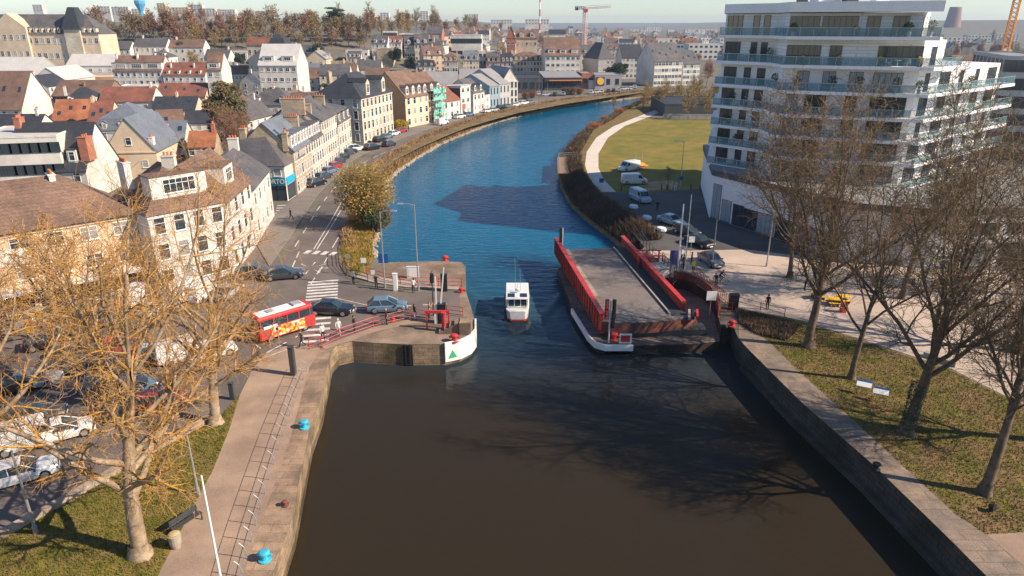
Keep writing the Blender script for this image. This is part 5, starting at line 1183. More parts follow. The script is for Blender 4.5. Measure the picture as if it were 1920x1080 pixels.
def crate(px, py, m, lb, sz=(1.1,.8,.75), name='picnic_table', cat='table'):
    x, y = g(px, py); t = thing(name, lb, cat, (x, y, .03), rn.uniform(-.4,.4), 'yellow tables on the plaza')
    b = MB(); b.cbox((0,0,sz[2]-.08),(sz[0]+.2,sz[1]+.1,.07)); b.build('table_top', m, t)
    for s in (-1,1):
        b = MB(); b.box(-sz[0]*.55,s*.62-.14,.38,sz[0]*.55,s*.62+.14,.43); b.build('seat', m, t)
    b = MB(); b.box(-sz[0]*.4,-.6,0,-sz[0]*.4+.08,.6,.376); b.box(sz[0]*.4-.08,-.6,0,sz[0]*.4,.6,.376); b.cbox((0,0,0),(.12,.12,sz[2]-.09)); b.build('leg_frame', dsteel_m, t)
crate(1533,560,yellow_m,'yellow topped picnic table, left one behind the plane trunk'); crate(1562,572,yellow_m,'yellow topped picnic table, middle one behind the plane trunk'); crate(1580,567,yellow_m,'yellow topped picnic table, right one behind the plane trunk')
box_thing('litter_bin', 1580, 585, (.5,.5,1.), 'crimson bin beside the yellow tables', 'bin', red_m)
# long low bench wall in the park
bl = gl([(1730,668),(1790,690)]); b = MB(); b.prism(bl+offs(bl, .5)[::-1], 0, .45); tag(b.build('stone_bench', kerb_m), 'long pale stone bench at the plaza edge', 'bench')
# ------------------------------------------------------------------ cranes, mast
def lattice(b, p0, p1, w_, n):
    p0, p1 = Vector(p0), Vector(p1); d = (p1-p0).normalized(); u = d.orthogonal().normalized(); v = d.cross(u)
    cs = [u*w_+v*w_, u*w_-v*w_, -u*w_-v*w_, -u*w_+v*w_]
    for c in cs: b.tube([tuple(p0+c), tuple(p1+c)], w_*.22, 4)
    L_ = (p1-p0).length
    for i in range(n):
        for k in range(4): b.tube([tuple(p0+d*L_*i/n+cs[k]), tuple(p0+d*L_*(i+1)/n+cs[(k+1)%4])], w_*.14, 3)
crane_w = mat('crane_paint', (.62,.45,.42), .6, .15, .3)
Yc = 620; xc, zc = a(1098, 17, Yc); gz = terr(xc, Yc)
t = thing('tower_crane', 'red and white tower crane above the river bend', 'crane', (xc, Yc, gz))
b = MB(); lattice(b, (0,0,0), (0,0,zc-gz+2), 1.3, 22); b.build('mast', crane_w, t)
b = MB(); lattice(b, (-3,0,zc-gz+1), (21,0,zc-gz+2.5), .9, 18); b.build('jib', mat('crane_pale', (.66,.58,.56), .6), t)
b = MB(); lattice(b, (-9,0,zc-gz+1), (-1,0,zc-gz+1), .8, 5); b.box(-8.5,-1.2,zc-gz-1,-6,1.2,zc-gz+1.4); b.build('counter_jib', dsteel_m, t)
b = MB(); b.cbox((0,-1.5,zc-gz-2.4),(2.6,2.4,2.4)); b.build('cab', red_m, t)
Yc = 1250; xc, _z = a(1012, 40, Yc)
t = thing('radio_mast', 'slim red and white mast reaching out of the picture', 'mast', (xc, Yc, terr(xc, Yc))); 
for k in range(9): b = MB(); b.tube([(0,0,k*11),(0,0,k*11+11)], [1.5-.05*k,1.45-.05*k], 6); b.build('section', red_m if k%2 else white_m, t)
xc, zc = a(1905, 10, 300); t = thing('tower_crane', 'orange lattice crane mast at the right edge', 'crane', (xc, 300, 0)); b = MB(); lattice(b, (0,0,0), (0,0,40), 1.1, 24); b.build('mast', orange_m, t); b = MB(); lattice(b, (-6,0,39), (30,0,39), .8, 20); b.build('jib', orange_m, t)
xc, zc = a(263, 12, 1200); t = thing('blue_chimney', 'slender blue tower on the left skyline', 'tower', (xc, 1200, terr(xc, 1200))); b = MB(); b.lathe((0,0,0), [(3,0),(3,zc-terr(xc,1200)-8),(8,zc-terr(xc,1200)+4),(8,zc-terr(xc,1200)+9)], 10); b.build('shaft', mat('tower_blue', (.08,.35,.6), .5), t)
# ------------------------------------------------------------------ vehicles
PAINT = {k: mat('car_paint_'+k, c, .28, .05, 1, 0, spec=.6, coat=.6) for k, c in dict(white=(.72,.72,.70), silver=(.40,.41,.42), grey=(.16,.17,.18), slate=(.13,.19,.26), black=(.012,.013,.016), red=(.42,.02,.02), blue=(.05,.13,.26), paleblue=(.34,.44,.52), dark=(.045,.05,.06)).items()}
def loft(b, secs, mi=0, cap=True):
    n = len(secs[0]); k = len(secs); vs = [p for s in secs for p in s]
    fs = [(i*n+j, (i+1)*n+j, (i+1)*n+(j+1)%n, i*n+(j+1)%n) for i in range(k-1) for j in range(n)]
    if cap: fs += [tuple(range(n)), tuple((k-1)*n+j for j in range(n))[::-1]]
    b.add(vs, fs, mi)
CAR = {}
def car_proto(kind):
    """dict of meshes for one kind of vehicle"""
    S = dict(hatch=(4.1,1.76,1.46), suv=(4.4,1.84,1.62), saloon=(4.6,1.82,1.44), van=(4.9,1.92,1.95), bigvan=(5.6,2.05,2.45))[kind]
    L_, W_, H_ = S; hl, hw = L_/2, W_/2; van = kind in ('van', 'bigvan')
    belt = .92 if not van else 1.1
    if kind == 'suv': belt = 1.02
    xs_ = [-1, -.96, -.6, 0, .45, .80, .95, 1.]
    bl_ = [.84,.97,1,1,1,.93,.84,.60] if not van else [.97,1,1,1,1,.92,.80,.55]
    ww = [.86,.94,1,1,1,.95,.85,.72]
    b = MB(); secs = []
    for x, t, w_ in zip(xs_, bl_, ww):
        z = belt*t; k = hw*w_; zb = .24 if abs(x) < .93 else .32
        secs.append([(x*hl,-k*.94,zb),(x*hl,-k,.5),(x*hl,-k*.97,max(.52,z-.14)),(x*hl,-k*.84,z),(x*hl,k*.84,z),(x*hl,k*.97,max(.52,z-.14)),(x*hl,k,.5),(x*hl,k*.94,zb)])
    loft(b, secs)
    G_ = MB(); R_ = MB()
    if kind == 'hatch' or kind == 'suv': B0, B1, T0, T1 = -.95, .52, -.66, .02
    elif kind == 'saloon': B0, B1, T0, T1 = -.78, .48, -.42, .10
    else: B0, B1, T0, T1 = -.985, .70, -.95, .40
    zb, zt = belt-.03, H_; kb, kt = hw*.88, hw*(.70 if not van else .84)
    def ring(f): return [( (B0*(1-f)+T0*f)*hl, -(kb*(1-f)+kt*f), zb*(1-f)+zt*f), ((B1*(1-f)+T1*f)*hl, -(kb*(1-f)+kt*f), zb*(1-f)+zt*f), ((B1*(1-f)+T1*f)*hl, kb*(1-f)+kt*f, zb*(1-f)+zt*f), ((B0*(1-f)+T0*f)*hl, kb*(1-f)+kt*f, zb*(1-f)+zt*f)]
    def ring_frac(f, e):
        r = ring(f); return [(p[0]+(e if i in (1,2) else -e), p[1]+(-e if i < 2 else e), p[2]) for i, p in enumerate(r)]
    if not van:
        loft(G_, [ring(0), ring(.93)], cap=False)
        lo, hi = ring(.93), ring(1.0); top = [(p[0]*.93+(hi[0][0]+hi[1][0])/2*.07, p[1]*.9, p[2]+.03) for p in hi]
        loft(R_, [lo, hi, top]); 
        for i, j in ((0,0),(1,1),(2,2),(3,3)): R_.tube([ring(0)[i], ring(.95)[i]], .035, 4)
        for s in (-1,1):
            m0, m1 = (ring(0)[0][0]+ring(0)[1][0])/2-.1, (ring(.95)[0][0]+ring(.95)[1][0])/2-.1
            R_.tube([(m0, s*(kb+.004), zb), (m1, s*(kt+.012), zt*.98)], .03, 4)
    else:
        loft(R_, [ring(0), ring(1), [(p[0]*.96, p[1]*.88, p[2]+.06) for p in ring(1)]])
        a0, a1, c0, c1 = ring(.12)[1], ring(.12)[2], ring(.86)[1], ring(.86)[2]
        G_.add([(a0[0]+.02,a0[1]*.92,a0[2]),(a1[0]+.02,a1[1]*.92,a1[2]),(c1[0]+.02,c1[1]*.92,c1[2]),(c0[0]+.02,c0[1]*.92,c0[2])], [(0,1,2,3)])
        for s in (-1,1):
            f0, f1 = .15, .80
            y0 = s*(kb*(1-f0)+kt*f0+.012); y1 = s*(kb*(1-f1)+kt*f1+.012); z0, z1 = zb*(1-f0)+zt*f0, zb*(1-f1)+zt*f1
            q = [(.22*hl,y0,z0),(.60*hl,y0,z0),(.40*hl,y1,z1),(.22*hl,y1,z1)]
            G_.add(q, [(0,1,2,3) if s < 0 else (3,2,1,0)])
    out = dict(body=b.mesh('body', PAINT['white'], False), roof=R_.mesh('roof', PAINT['white']), glass=G_.mesh('windows', glass_m))
    r = .345 if not van else .37
    w_ = MB(); w_.tube([(0,-.11,0),(0,.11,0)], r, 16); out['wheel'] = w_.mesh('wheel', tyre_m)
    w_ = MB(); w_.tube([(0,-.125,0),(0,.125,0)], r*.62, 12); out['rim'] = w_.mesh('rim', rim_m)
    def small(nm, bx, m):
        q = MB(); q.box(*bx); out[nm] = q.mesh(nm, m)
    small('headlight', (-.12,-.17,-.08,.04,.17,.08), lamp_m); small('tail_light', (-.04,-.13,-.12,.08,.13,.12), tail_m)
    small('number_plate', (-.015,-.25,-.06,.015,.25,.06), plate_m); small('mirror', (-.08,-.09,-.06,.06,.09,.07), PAINT['dark'])
    small('bumper_grille', (-.03,-.45,-.08,.03,.45,.09), black_m)
    out['S'] = (hl, hw, belt, r, van, bl_, B1); CAR[kind] = out; return out
def setm(o, m):
    o.material_slots[0].link = 'OBJECT'; o.material_slots[0].material = m
def car(label, x, y, head, col='grey', kind='hatch', group='cars parked in the street', name='parked_car', cat=None, z=.02, lod=0):
    c = CAR.get(kind) or car_proto(kind); hl, hw, belt, r, van, bl_, B1 = c['S']
    t = thing(name if not van else name.replace('car', 'van'), label, cat or ('van' if van else 'car'), (x, y, z), R(head), group)
    o = link('body', c['body'], t); setm(o, PAINT[col]); o = link('roof', c['roof'], t); setm(o, PAINT[col]); link('windows', c['glass'], t)
    for sx in (-.62, .62):
        for sy in (-1, 1):
            w_ = link('wheel', c['wheel'], t, Matrix.Translation((sx*hl, sy*(hw-.12), r)))
            if not lod: link('rim', c['rim'], w_)
    for sy in (-1, 1):
        link('headlight', c['headlight'], t, Matrix.Translation((hl*.955, sy*hw*.62, .62+(.1 if van else 0)))); link('tail_light', c['tail_light'], t, Matrix.Translation((-hl*1.0, sy*hw*.74, .74)))
        if not lod: link('mirror', c['mirror'], t, Matrix.Translation((B1*hl-.12, sy*(hw+.04), belt)))
    if not lod:
        link('number_plate', c['number_plate'], t, Matrix.Translation((hl+.01, 0, .42))); link('number_plate', c['number_plate'], t, Matrix.Translation((-hl-.01, 0, .6)))
        link('bumper_grille', c['bumper_grille'], t, Matrix.Translation((hl*.985, 0, .55)))
    return t
def carp(label, px, py, head, col, kind='hatch', **k):
    x, y = g(px, py); return car(label, x, y, head, col, kind, **k)
# on the approach
carp('grey blue hatchback driving onto the left pier', 727, 583, 6, 'slate', 'hatch', name='moving_car', group='cars on the bridge approach')
carp('black hatchback waiting behind the grey blue hatchback', 622, 588, -4, 'black', 'saloon', name='moving_car', group='cars on the bridge approach')
row = [(586,349,62,'black','suv'),(600,336,66,'dark','hatch'),(611,325,70,'slate','hatch'),(621,316,72,'red','hatch'),(629,307,74,'dark','hatch'),(637,299,78,'black','hatch'),(646,291,80,'dark','suv')]
nm = {'black':'black','dark':'charcoal','slate':'blue grey','red':'red','white':'white','silver':'silver','grey':'grey','blue':'blue','paleblue':'pale blue'}
for i, (px, py, h_, c_, k_) in enumerate(row):
    carp('%s car parked by the terraced fronts, %s from the corner shop' % (nm[c_], words[i]), px+8, py, h_, c_, k_)
for px, py, h_, c_, k_, lb in [(668,283,28,'white','suv','white car parked in front of the creeper covered house'),(655,287,20,'dark','hatch','charcoal car tucked beside the white one by the creeper house'),(698,281,60,'black','suv','black car driving on the riverside road'),(730,274,62,'dark','hatch','charcoal car driving ahead on the riverside road'),
   (712,266,68,'black','suv','black car parked at the mansion block, nearest'),(725,260,66,'slate','hatch','blue grey car parked at the mansion block'),(739,254,64,'white','hatch','white car parked at the mansion block'),(752,249,62,'red','hatch','red car parked at the mansion block, last in line'),
   (829,234,60,'white','van','white van in front of the red roofed house'),(862,222,52,'white','suv','white car in front of the narrow white house'),(879,218,52,'slate','hatch','blue grey car past the narrow white house'),
   (914,211,50,'white','hatch','white car at the modern terrace, first'),(926,209,50,'silver','hatch','silver car at the modern terrace, second'),(940,205,48,'black','suv','black car at the modern terrace'),(952,202,46,'grey','hatch','grey car at the modern terrace'),(967,199,46,'white','hatch','white car beyond the white gabled house, first'),(982,196,46,'white','suv','white car beyond the white gabled house, second'),(994,194,44,'slate','hatch','blue grey car beyond the white gabled house')]:
    carp(lb, px, py, h_, c_, k_, lod=1)
kk = 0
for px, py, c_ in [(1010,180,'white'),(1024,182,'silver'),(1040,182,'dark'),(1056,181,'silver'),(1068,180,'black'),(1108,178,'white'),(1118,177,'silver'),(1128,176,'white'),(1140,175,'dark'),(1150,174,'black'),(1160,173,'white'),(1170,171,'silver'),(1182,170,'white'),(1190,168,'white')]:
    carp('%s car in the store car park, %s from the left' % (nm[c_], words[kk]), px, py-2, rn.choice([80, 20, 90]), c_, rn.choice(['hatch','suv']), lod=1, group='cars in the store car park'); kk += 1
# right bank
carp('pale blue van on the shaded street near the lawn', 1200, 377, -70, 'paleblue', 'van', name='moving_car', group='cars on the shaded street')
carp('pale blue saloon on the shaded street, behind a dark car', 1258, 420, -55, 'paleblue', 'saloon', name='moving_car', group='cars on the shaded street')
carp('dark car queueing between the pale blue saloon and the black car', 1287, 440, -55, 'dark', 'hatch', name='moving_car', group='cars on the shaded street')
carp('black saloon queueing at the edge of the shade', 1311, 460, -62, 'black', 'saloon', name='moving_car', group='cars on the shaded street')
carp('grey saloon in the sun at the head of the queue', 1333, 495, -78, 'grey', 'saloon', name='moving_car', group='cars on the shaded street')
carp('white panel van parked on the lawn', 1189, 345, 5, 'white', 'van', group='vans on the lawn')
t = carp('white flatbed truck with orange loader parked on the lawn', 1179, 320, 215, 'white', 'van', group='vans on the lawn', name='flatbed_car', cat='truck')
ldr = t; b = MB(); b.box(-4.6,-.9,.55,-1.6,.9,.75); b.build('flatbed', orange_m, ldr)
b = MB(); b.box(-4.2,-.2,.76,-2,.3,1.15); b.box(-3.2,-.5,.76,-2.4,.6,1.4); b.build('loader', orange_m, ldr)
for s in (-4.4,-2.6): b = MB(); b.box(s,-.9,.76,s+.12,-.78,2.9); b.build('stanchion', steel_m, ldr)
# car park on the left
park = [(258,578,80,'white','bigvan','white high van standing upright in the car park, left one'),(345,565,78,'white','bigvan','white high van in the car park, middle one'),(385,558,78,'white','van','white van in the car park beside the high one'),(292,585,78,'white','hatch','small white car between the white vans'),(430,555,78,'silver','hatch','silver car on the right of the white vans'),
 (478,520,20,'dark','suv','dark car half hidden by branches near the road'),(532,522,15,'dark','saloon','second dark car half hidden by branches near the road'),(350,672,35,'white','van','white van in the middle of the car park'),(302,668,35,'silver','hatch','silver car left of the white van in the car park'),(400,668,35,'white','hatch','white hatchback right of the white van in the car park'),
 (145,670,30,'grey','hatch','grey car left of the tree in the car park'),(175,690,30,'dark','suv','dark car in the middle row by the tree'),(120,700,25,'dark','hatch','dark hatchback in the row behind the white cars'),(60,725,20,'silver','saloon','silver saloon behind the white cars'),(10,735,20,'black','suv','black car at the left edge of the car park'),
 (70,790,22,'dark','hatch','dark car parked right behind the white van'),(60,835,35,'white','van','white van parked beside the white saloon'),(120,820,35,'white','hatch','white hatchback in front of the white van'),(38,900,33,'white','saloon','white saloon nearest the camera in the car park'),
 (205,730,25,'blue','hatch','blue car behind the big plane trunk'),(255,735,25,'slate','hatch','blue grey car behind the big plane trunk'),(300,765,28,'red','hatch','red car on the right of the big plane trunk'),(245,775,28,'dark','hatch','dark car half hidden by the plane trunk'),
 (85,600,75,'silver','hatch','silver car near the shop fronts'),(130,590,75,'dark','hatch','dark car near the shop fronts'),(180,585,78,'white','hatch','white car left of the white vans'),(215,600,78,'grey','suv','grey car left of the white vans'),(20,620,75,'grey','hatch','grey car at the left end of the shop fronts'),(95,650,28,'black','hatch','black car in the upper row of the car park'),(230,660,30,'red','hatch','dull red car in the upper row of the car park')]
for px, py, h_, c_, k_, lb in park: carp(lb, px, py, h_, c_, k_, group='cars in the tree shaded car park')
# bus
X0, Y0 = g(508, 642); X1, Y1 = g(577, 620); hb = ang((X0, Y0), (X1, Y1)); cx, cy = (X0+X1)/2-math.sin(hb)*1.0, (Y0+Y1)/2+math.cos(hb)*1.0
bus = thing('open_top_bus', 'red city tour minibus with orange yellow picture panels and white roof', 'bus', (cx, cy, .025), hb)
bus.scale = (.86, .92, .95)
b = MB(); loft(b, [[(x,-1.05*k,.35),(x,-1.1*k,1.),(x,-1.08*k,1.55),(x,1.08*k,1.55),(x,1.1*k,1.),(x,1.05*k,.35)] for x, k in ((-3.3,.94),(-3.1,1),(2.9,1),(3.25,.95),(3.4,.86))]); b.build('body', red_m, bus)
b = MB(); loft(b, [[(x,-1.04*k,1.551),(x,-.96*k,2.35),(x,.96*k,2.35),(x,1.04*k,1.551)] for x, k in ((-3.2,.95),(-3.0,1),(2.7,1),(3.2,.92))]); b.build('windows', glass_m, bus)
b = MB(); loft(b, [[(x,-1.06*k,2.351),(x,-1.08*k,2.55),(x,-.9*k,2.72),(x,.9*k,2.72),(x,1.08*k,2.55),(x,1.06*k,2.351)] for x, k in ((-3.3,.95),(-3.1,1),(2.8,1),(3.1,.94))]); b.build('roof', red_m, bus)
b = MB(); b.box(-3.0,-.75,2.721,2.5,.75,2.78); rp = b.build('roof_panel', white_m, bus); b = MB(); b.box(1.2,-.5,2.781,2.2,.5,2.95); b.build('roof_hatch', mat('hatch_grey', (.35,.35,.36), .6), rp); b = MB(); b.box(-1.8,-.4,2.781,-1,.4,2.86); b.build('roof_hatch', MATS['hatch_grey'], rp)
for x in (-3.1,-1.6,0,1.4,2.75):
    for s in (-1,1): b = MB(); b.box(x-.05,s*1.045-.02,1.552,x+.05,s*1.045+.02,2.35); b.build('window_pillar', red_m, bus)
art = bpy.data.materials.new('bus_picture'); art.use_nodes = True
n = art.node_tree.nodes; v = n.new('ShaderNodeTexVoronoi'); v.inputs['Scale'].default_value = 3.2; tc = n.new('ShaderNodeTexCoord'); rm = n.new('ShaderNodeValToRGB')
art.node_tree.links.new(tc.outputs['Object'], v.inputs['Vector']); art.node_tree.links.new(v.outputs['Color'], rm.inputs[0]); art.node_tree.links.new(rm.outputs[0], n['Principled BSDF'].inputs['Base Color'])
for pos, c in ((.0,(.75,.28,.03,1)),(.35,(.8,.5,.06,1)),(.5,(.62,.05,.03,1)),(.62,(.75,.66,.5,1)),(.75,(.7,.12,.05,1)),(1.,(.85,.4,.05,1))):
    e = rm.color_ramp.elements.new(pos) if pos not in (0., 1.) else rm.color_ramp.elements[0 if pos == 0. else -1]; e.color = c
rm.color_ramp.interpolation = 'CONSTANT'
b = MB(); b.box(-2.0,-1.125,.45,2.0,-1.10,1.5); b.box(-2,1.10,.45,2,1.125,1.5); b.build('picture_panel', art, bus)
b = MB(); b.box(-2.8,-1.12,1.45,-1.2,-1.09,1.75); b.build('destination_panel', white_m, bus)
for x in (-2.1,2.0):
    for s in (-1,1):
        b = MB(); b.tube([(x,s*.92-.13,.4),(x,s*.92+.13,.4)], .42, 18); w_ = b.build('wheel', tyre_m, bus); b = MB(); b.tube([(x,s*.92-.145,.4),(x,s*.92+.145,.4)], .24, 14); b.build('rim', rim_m, w_)
for s in (-.75,.75): b = MB(); b.cbox((3.38,s,.75),(.08,.3,.2)); b.build('headlight', lamp_m, bus)
# ------------------------------------------------------------------ boat
bt = thing('river_boat', 'small white cabin boat coming down the river with red waterline stripe', 'boat', (.6, 69.2, WL), 0)
bt.scale = (.93, .95, .93)
hull_w = mat('boat_white', (.72,.72,.70), .35, .06, 2, 0, spec=.6); solar = mat('solar_panel', (.01,.02,.05), .15, .1, 4)
def hull(y, hw, zk, zs): return [(-hw*.55,y,zk),(-hw*.9,y,zk+.35),(-hw,y,zs),(hw,y,zs),(hw*.9,y,zk+.35),(hw*.55,y,zk)]
st = [(-.2,.9,.1,1.30),(.0,1.12,-.1,1.32),(.5,1.33,-.25,1.3),(2.5,1.42,-.35,1.25),(6,1.42,-.35,1.15),(7.0,1.3,-.3,1.15)]
b = MB(); loft(b, [hull(*s) for s in st]); b.build('hull', hull_w, bt)
b = MB(); loft(b, [[(p[0]*1.012, p[1]-.01, z) for p, z in zip([hull(*s)[1], hull(*s)[1], hull(*s)[4], hull(*s)[4]], (.08,.3,.3,.08))] for s in st]); b.build('waterline_stripe', mat('boat_red', (.5,.06,.03), .5, .1), bt)
b = MB(); loft(b, [[(-1.2,y,1.2),(-1.15,y-.0,2.55),(1.15,y,2.55),(1.2,y,1.2)] for y in (.75,5.4)]); cb = b.build('cabin', hull_w, bt)
b = MB(); b.add([(-1.08,.72,1.55),(1.08,.72,1.55),(1.04,.72,2.42),(-1.04,.72,2.42)], [(0,1,2,3)]); [b.box(s*1.2-.015,1.1+k*1.05,1.6,s*1.2+.015,1.95+k*1.05,2.3) for s in (-1,1) for k in range(4)]; wd_ = b.build('windows', glass_m, cb)
b = MB(); b.box(-1.12,.68,1.45,1.12,.716,1.54); b.build('window_frame', hull_w, cb)
for x in (-.36,.36,-1.1,1.1): b = MB(); b.box(x-.04,.68,1.541,x+.04,.716,2.48); b.build('window_pillar', hull_w, cb)
b = MB(); b.cbox((0,3.05,2.555),(2.75,5.2,.12),0,.97); rf = b.build('roof', hull_w, bt)
for x in (-.72,.72): b = MB(); b.cbox((x,1.4,2.68),(.8,1.1,.04)); b.build('solar_panel', solar, rf)
b = MB(); b.cyl((0,2.2,2.676),.05,1.2,8); b.cbox((0,2.2,2.9),(.5,.3,.2)); b.cyl((0,2.2,3.1),.22,.12,14); b.build('radar_mast', hull_w, rf)
for x, h_ in ((-.25,4.2),(.35,2.6)): b = MB(); b.tube([(x,2.8,2.676),(x-.05,3.0,2.676+h_)], [.03,.012], 5); b.build('aerial', steel_m, rf)
for s in (-1.35,1.35): b = MB(); b.cbox((s,1.7,2.35),(.14,.14,.18)); b.build('lantern', hull_w, rf)
b = MB(); b.tube([(-.22,-.02,.9),(0,-.12,1.02),(.22,-.02,.9)], [.02,.05,.02], 6); b.tube([(-.2,.0,.72),(.2,.0,.72)], .02, 5); b.build('bow_emblem', mat('emblem_navy', (.02,.05,.15), .5), bt)
for s in (-1,1):
    for k in range(3): b = MB(); b.cyl((s*1.5,2+k*2,.5),.1,.5,8); b.build('fender', dsteel_m, bt)
b = MB(); b.tube([(-.9,.2,1.4),(-.9,.2,1.9),(0,-.25,1.95),(.9,.2,1.9),(.9,.2,1.4)], .025, 6); b.build('bow_rail', steel_m, bt)
# ------------------------------------------------------------------ people
PM = {}
SKIN = mat('skin', (.48,.29,.20), .6, .1, 3)
CL = {k: mat('cloth_'+k, c, .9, .15, 5) for k, c in dict(black=(.015,.015,.018), navy=(.02,.03,.07), grey=(.18,.18,.19), white=(.66,.65,.63), tan=(.42,.26,.14), red=(.4,.05,.04), hiviz=(.75,.72,.04), jeans=(.05,.08,.15), olive=(.13,.13,.06), cream=(.6,.52,.42), brown=(.16,.08,.05)).items()}
def person_mesh(pose):
    """one continuous skinned body; joints per pose; bones as (name: position), z up, faces -y"""
    J = dict(pel=(0,0,.95), spi=(0,.0,1.15), che=(0,.01,1.36), nek=(0,0,1.50), hed=(0,-.02,1.60), top=(0,-.01,1.71),
      shL=(.17,.01,1.43), elL=(.24,.03,1.17), wrL=(.24,-.06,.93), haL=(.235,-.09,.85), shR=(-.17,.01,1.43), elR=(-.24,.03,1.17), wrR=(-.24,-.06,.93), haR=(-.235,-.09,.85),
      hiL=(.09,0,.90), knL=(.10,-.02,.49), anL=(.10,.03,.09), toL=(.11,-.14,.04), hiR=(-.09,0,.90), knR=(-.10,-.02,.49), anR=(-.10,.03,.09), toR=(-.11,-.14,.04))
    if pose == 'walk': J.update(knL=(.09,-.18,.52), anL=(.09,-.28,.11), toL=(.09,-.44,.07), knR=(-.09,.05,.49), anR=(-.09,.32,.16), toR=(-.09,.22,.05), elL=(.25,.14,1.18), wrL=(.25,.12,.95), haL=(.25,.10,.87), elR=(-.25,-.08,1.19), wrR=(-.24,-.26,1.02), haR=(-.24,-.33,.97))
    if pose == 'photo': J.update(elL=(.25,-.16,1.28), wrL=(.10,-.30,1.48), haL=(.06,-.34,1.54), elR=(-.25,-.16,1.28), wrR=(-.10,-.30,1.48), haR=(-.06,-.34,1.54))
    if pose == 'lean': J.update(spi=(0,-.06,1.13), che=(0,-.13,1.31), nek=(0,-.20,1.42), hed=(0,-.27,1.50), top=(0,-.29,1.61), shL=(.17,-.14,1.37), shR=(-.17,-.14,1.37), elL=(.23,-.25,1.13), wrL=(.2,-.42,1.05), haL=(.18,-.48,1.03), elR=(-.23,-.25,1.13), wrR=(-.2,-.42,1.05), haR=(-.18,-.48,1.03))
    if pose == 'ride': J.update(pel=(0,.22,.98), spi=(0,.12,1.15), che=(0,-.03,1.32), nek=(0,-.12,1.44), hed=(0,-.18,1.53), top=(0,-.19,1.64), shL=(.17,-.05,1.38), shR=(-.17,-.05,1.38), elL=(.24,-.25,1.2), wrL=(.24,-.45,1.04), haL=(.24,-.52,1.02), elR=(-.24,-.25,1.2), wrR=(-.24,-.45,1.04), haR=(-.24,-.52,1.02), hiL=(.09,.2,.93), knL=(.12,-.16,.80), anL=(.1,-.03,.42), toL=(.1,-.17,.38), hiR=(-.09,.2,.93), knR=(-.12,-.05,.56), anR=(-.1,.08,.20), toR=(-.1,-.06,.15))
    rad = dict(pel=.135, spi=.12, che=.145, nek=.055, hed=.095, top=.075, sh=.07, el=.046, wr=.033, ha=.042, hi=.09, kn=.062, an=.042, to=.035)
    names = list(J); E_ = [('pel','spi'),('spi','che'),('che','nek'),('nek','hed'),('hed','top')]
    for s in 'LR': E_ += [('che','sh'+s),('sh'+s,'el'+s),('el'+s,'wr'+s),('wr'+s,'ha'+s),('pel','hi'+s),('hi'+s,'kn'+s),('kn'+s,'an'+s),('an'+s,'to'+s)]
    vs = [J[n] for n in names]; es = [(names.index(p), names.index(q)) for p, q in E_]
    rr_ = [rad.get(n, rad.get(n[:2])) for n in names]
    # fingers and thumbs: short unequal chains from each hand
    for s, sg in (('L',1),('R',-1)):
        w0, h0 = Vector(J['wr'+s]), Vector(J['ha'+s]); d = (h0-w0).normalized(); side = Vector((0,1,0)) if abs(d.y) < .8 else Vector((1,0,0))
        side = (side-d*side.dot(d)).normalized()
        for k, ln in enumerate((.07,.08,.075,.055)):
            i0 = len(vs); p1 = h0+side*(.024*(k-1.5))+d*.035; vs += [tuple(p1), tuple(p1+d*ln*.6+Vector((-sg*.012,0,0))), tuple(p1+d*ln+Vector((-sg*.03,0,0)))]
            es += [(names.index('ha'+s), i0), (i0, i0+1), (i0+1, i0+2)]; rr_ += [.010,.009,.007]
        i0 = len(vs); p1 = w0+d*.03-side*.05; vs += [tuple(p1), tuple(p1+d*.035-side*.012)]; es += [(names.index('wr'+s), i0), (i0, i0+1)]; rr_ += [.011,.009]
    me = bpy.data.meshes.new('skeleton'); me.from_pydata(vs, es, []); o = link('skeleton', me)
    m = o.modifiers.new('skin', 'SKIN'); m.use_smooth_shade = True
    for i, v in enumerate(me.skin_vertices[0].data): v.radius = (rr_[i]*(1.15 if names[i:i+1] in (['che'],['pel'],['spi']) else 1), rr_[i]*(.8 if names[i:i+1] in (['che'],['pel'],['spi']) else 1)); v.use_root = (i == 0)
    o.modifiers.new('sub', 'SUBSURF').levels = 1
    dg = bpy.context.evaluated_depsgraph_get(); dg.update(); out = bpy.data.meshes.new_from_object(o.evaluated_get(dg)); out.name = 'person_'+pose
    bpy.data.objects.remove(o)
    # face: nose, brow and ears pushed out of the head
    hc = Vector(J['hed'])
    for v in out.vertices:
        q = v.co-hc
        if abs(q.x) < .02 and q.y < -.05 and abs(q.z) < .03: v.co.y -= .025
        if abs(q.x) > .075 and abs(q.z) < .03: v.co.x *= 1.12
    out.materials.clear(); [out.materials.append(SKIN) for _ in range(4)]
    mats_ = [0]*len(out.polygons); hz = J['nek'][2]+.02
    for p in out.polygons:
        c = p.center; k = 1
        if c.z > hz and (c-hc).length < .24 and abs(c.x) < .12: k = 0
        for s in 'LR':
            if (c-Vector(J['ha'+s])).length < .10 or (c-(Vector(J['wr'+s])*.2+Vector(J['ha'+s])*.8)).length < .06: k = 0
        if k and c.z < J['pel'][2]-.02 and not any((c-Vector(J[n])).length < .13 for n in ('elL','elR','wrL','wrR')): k = 2
        if c.z < .13 and pose != 'ride' or min((c-Vector(J['toL'])).length, (c-Vector(J['toR'])).length) < .1: k = 3
        mats_[p.index] = k
    out.polygons.foreach_set('material_index', mats_)
    PM[pose] = (out, J); return PM[pose]
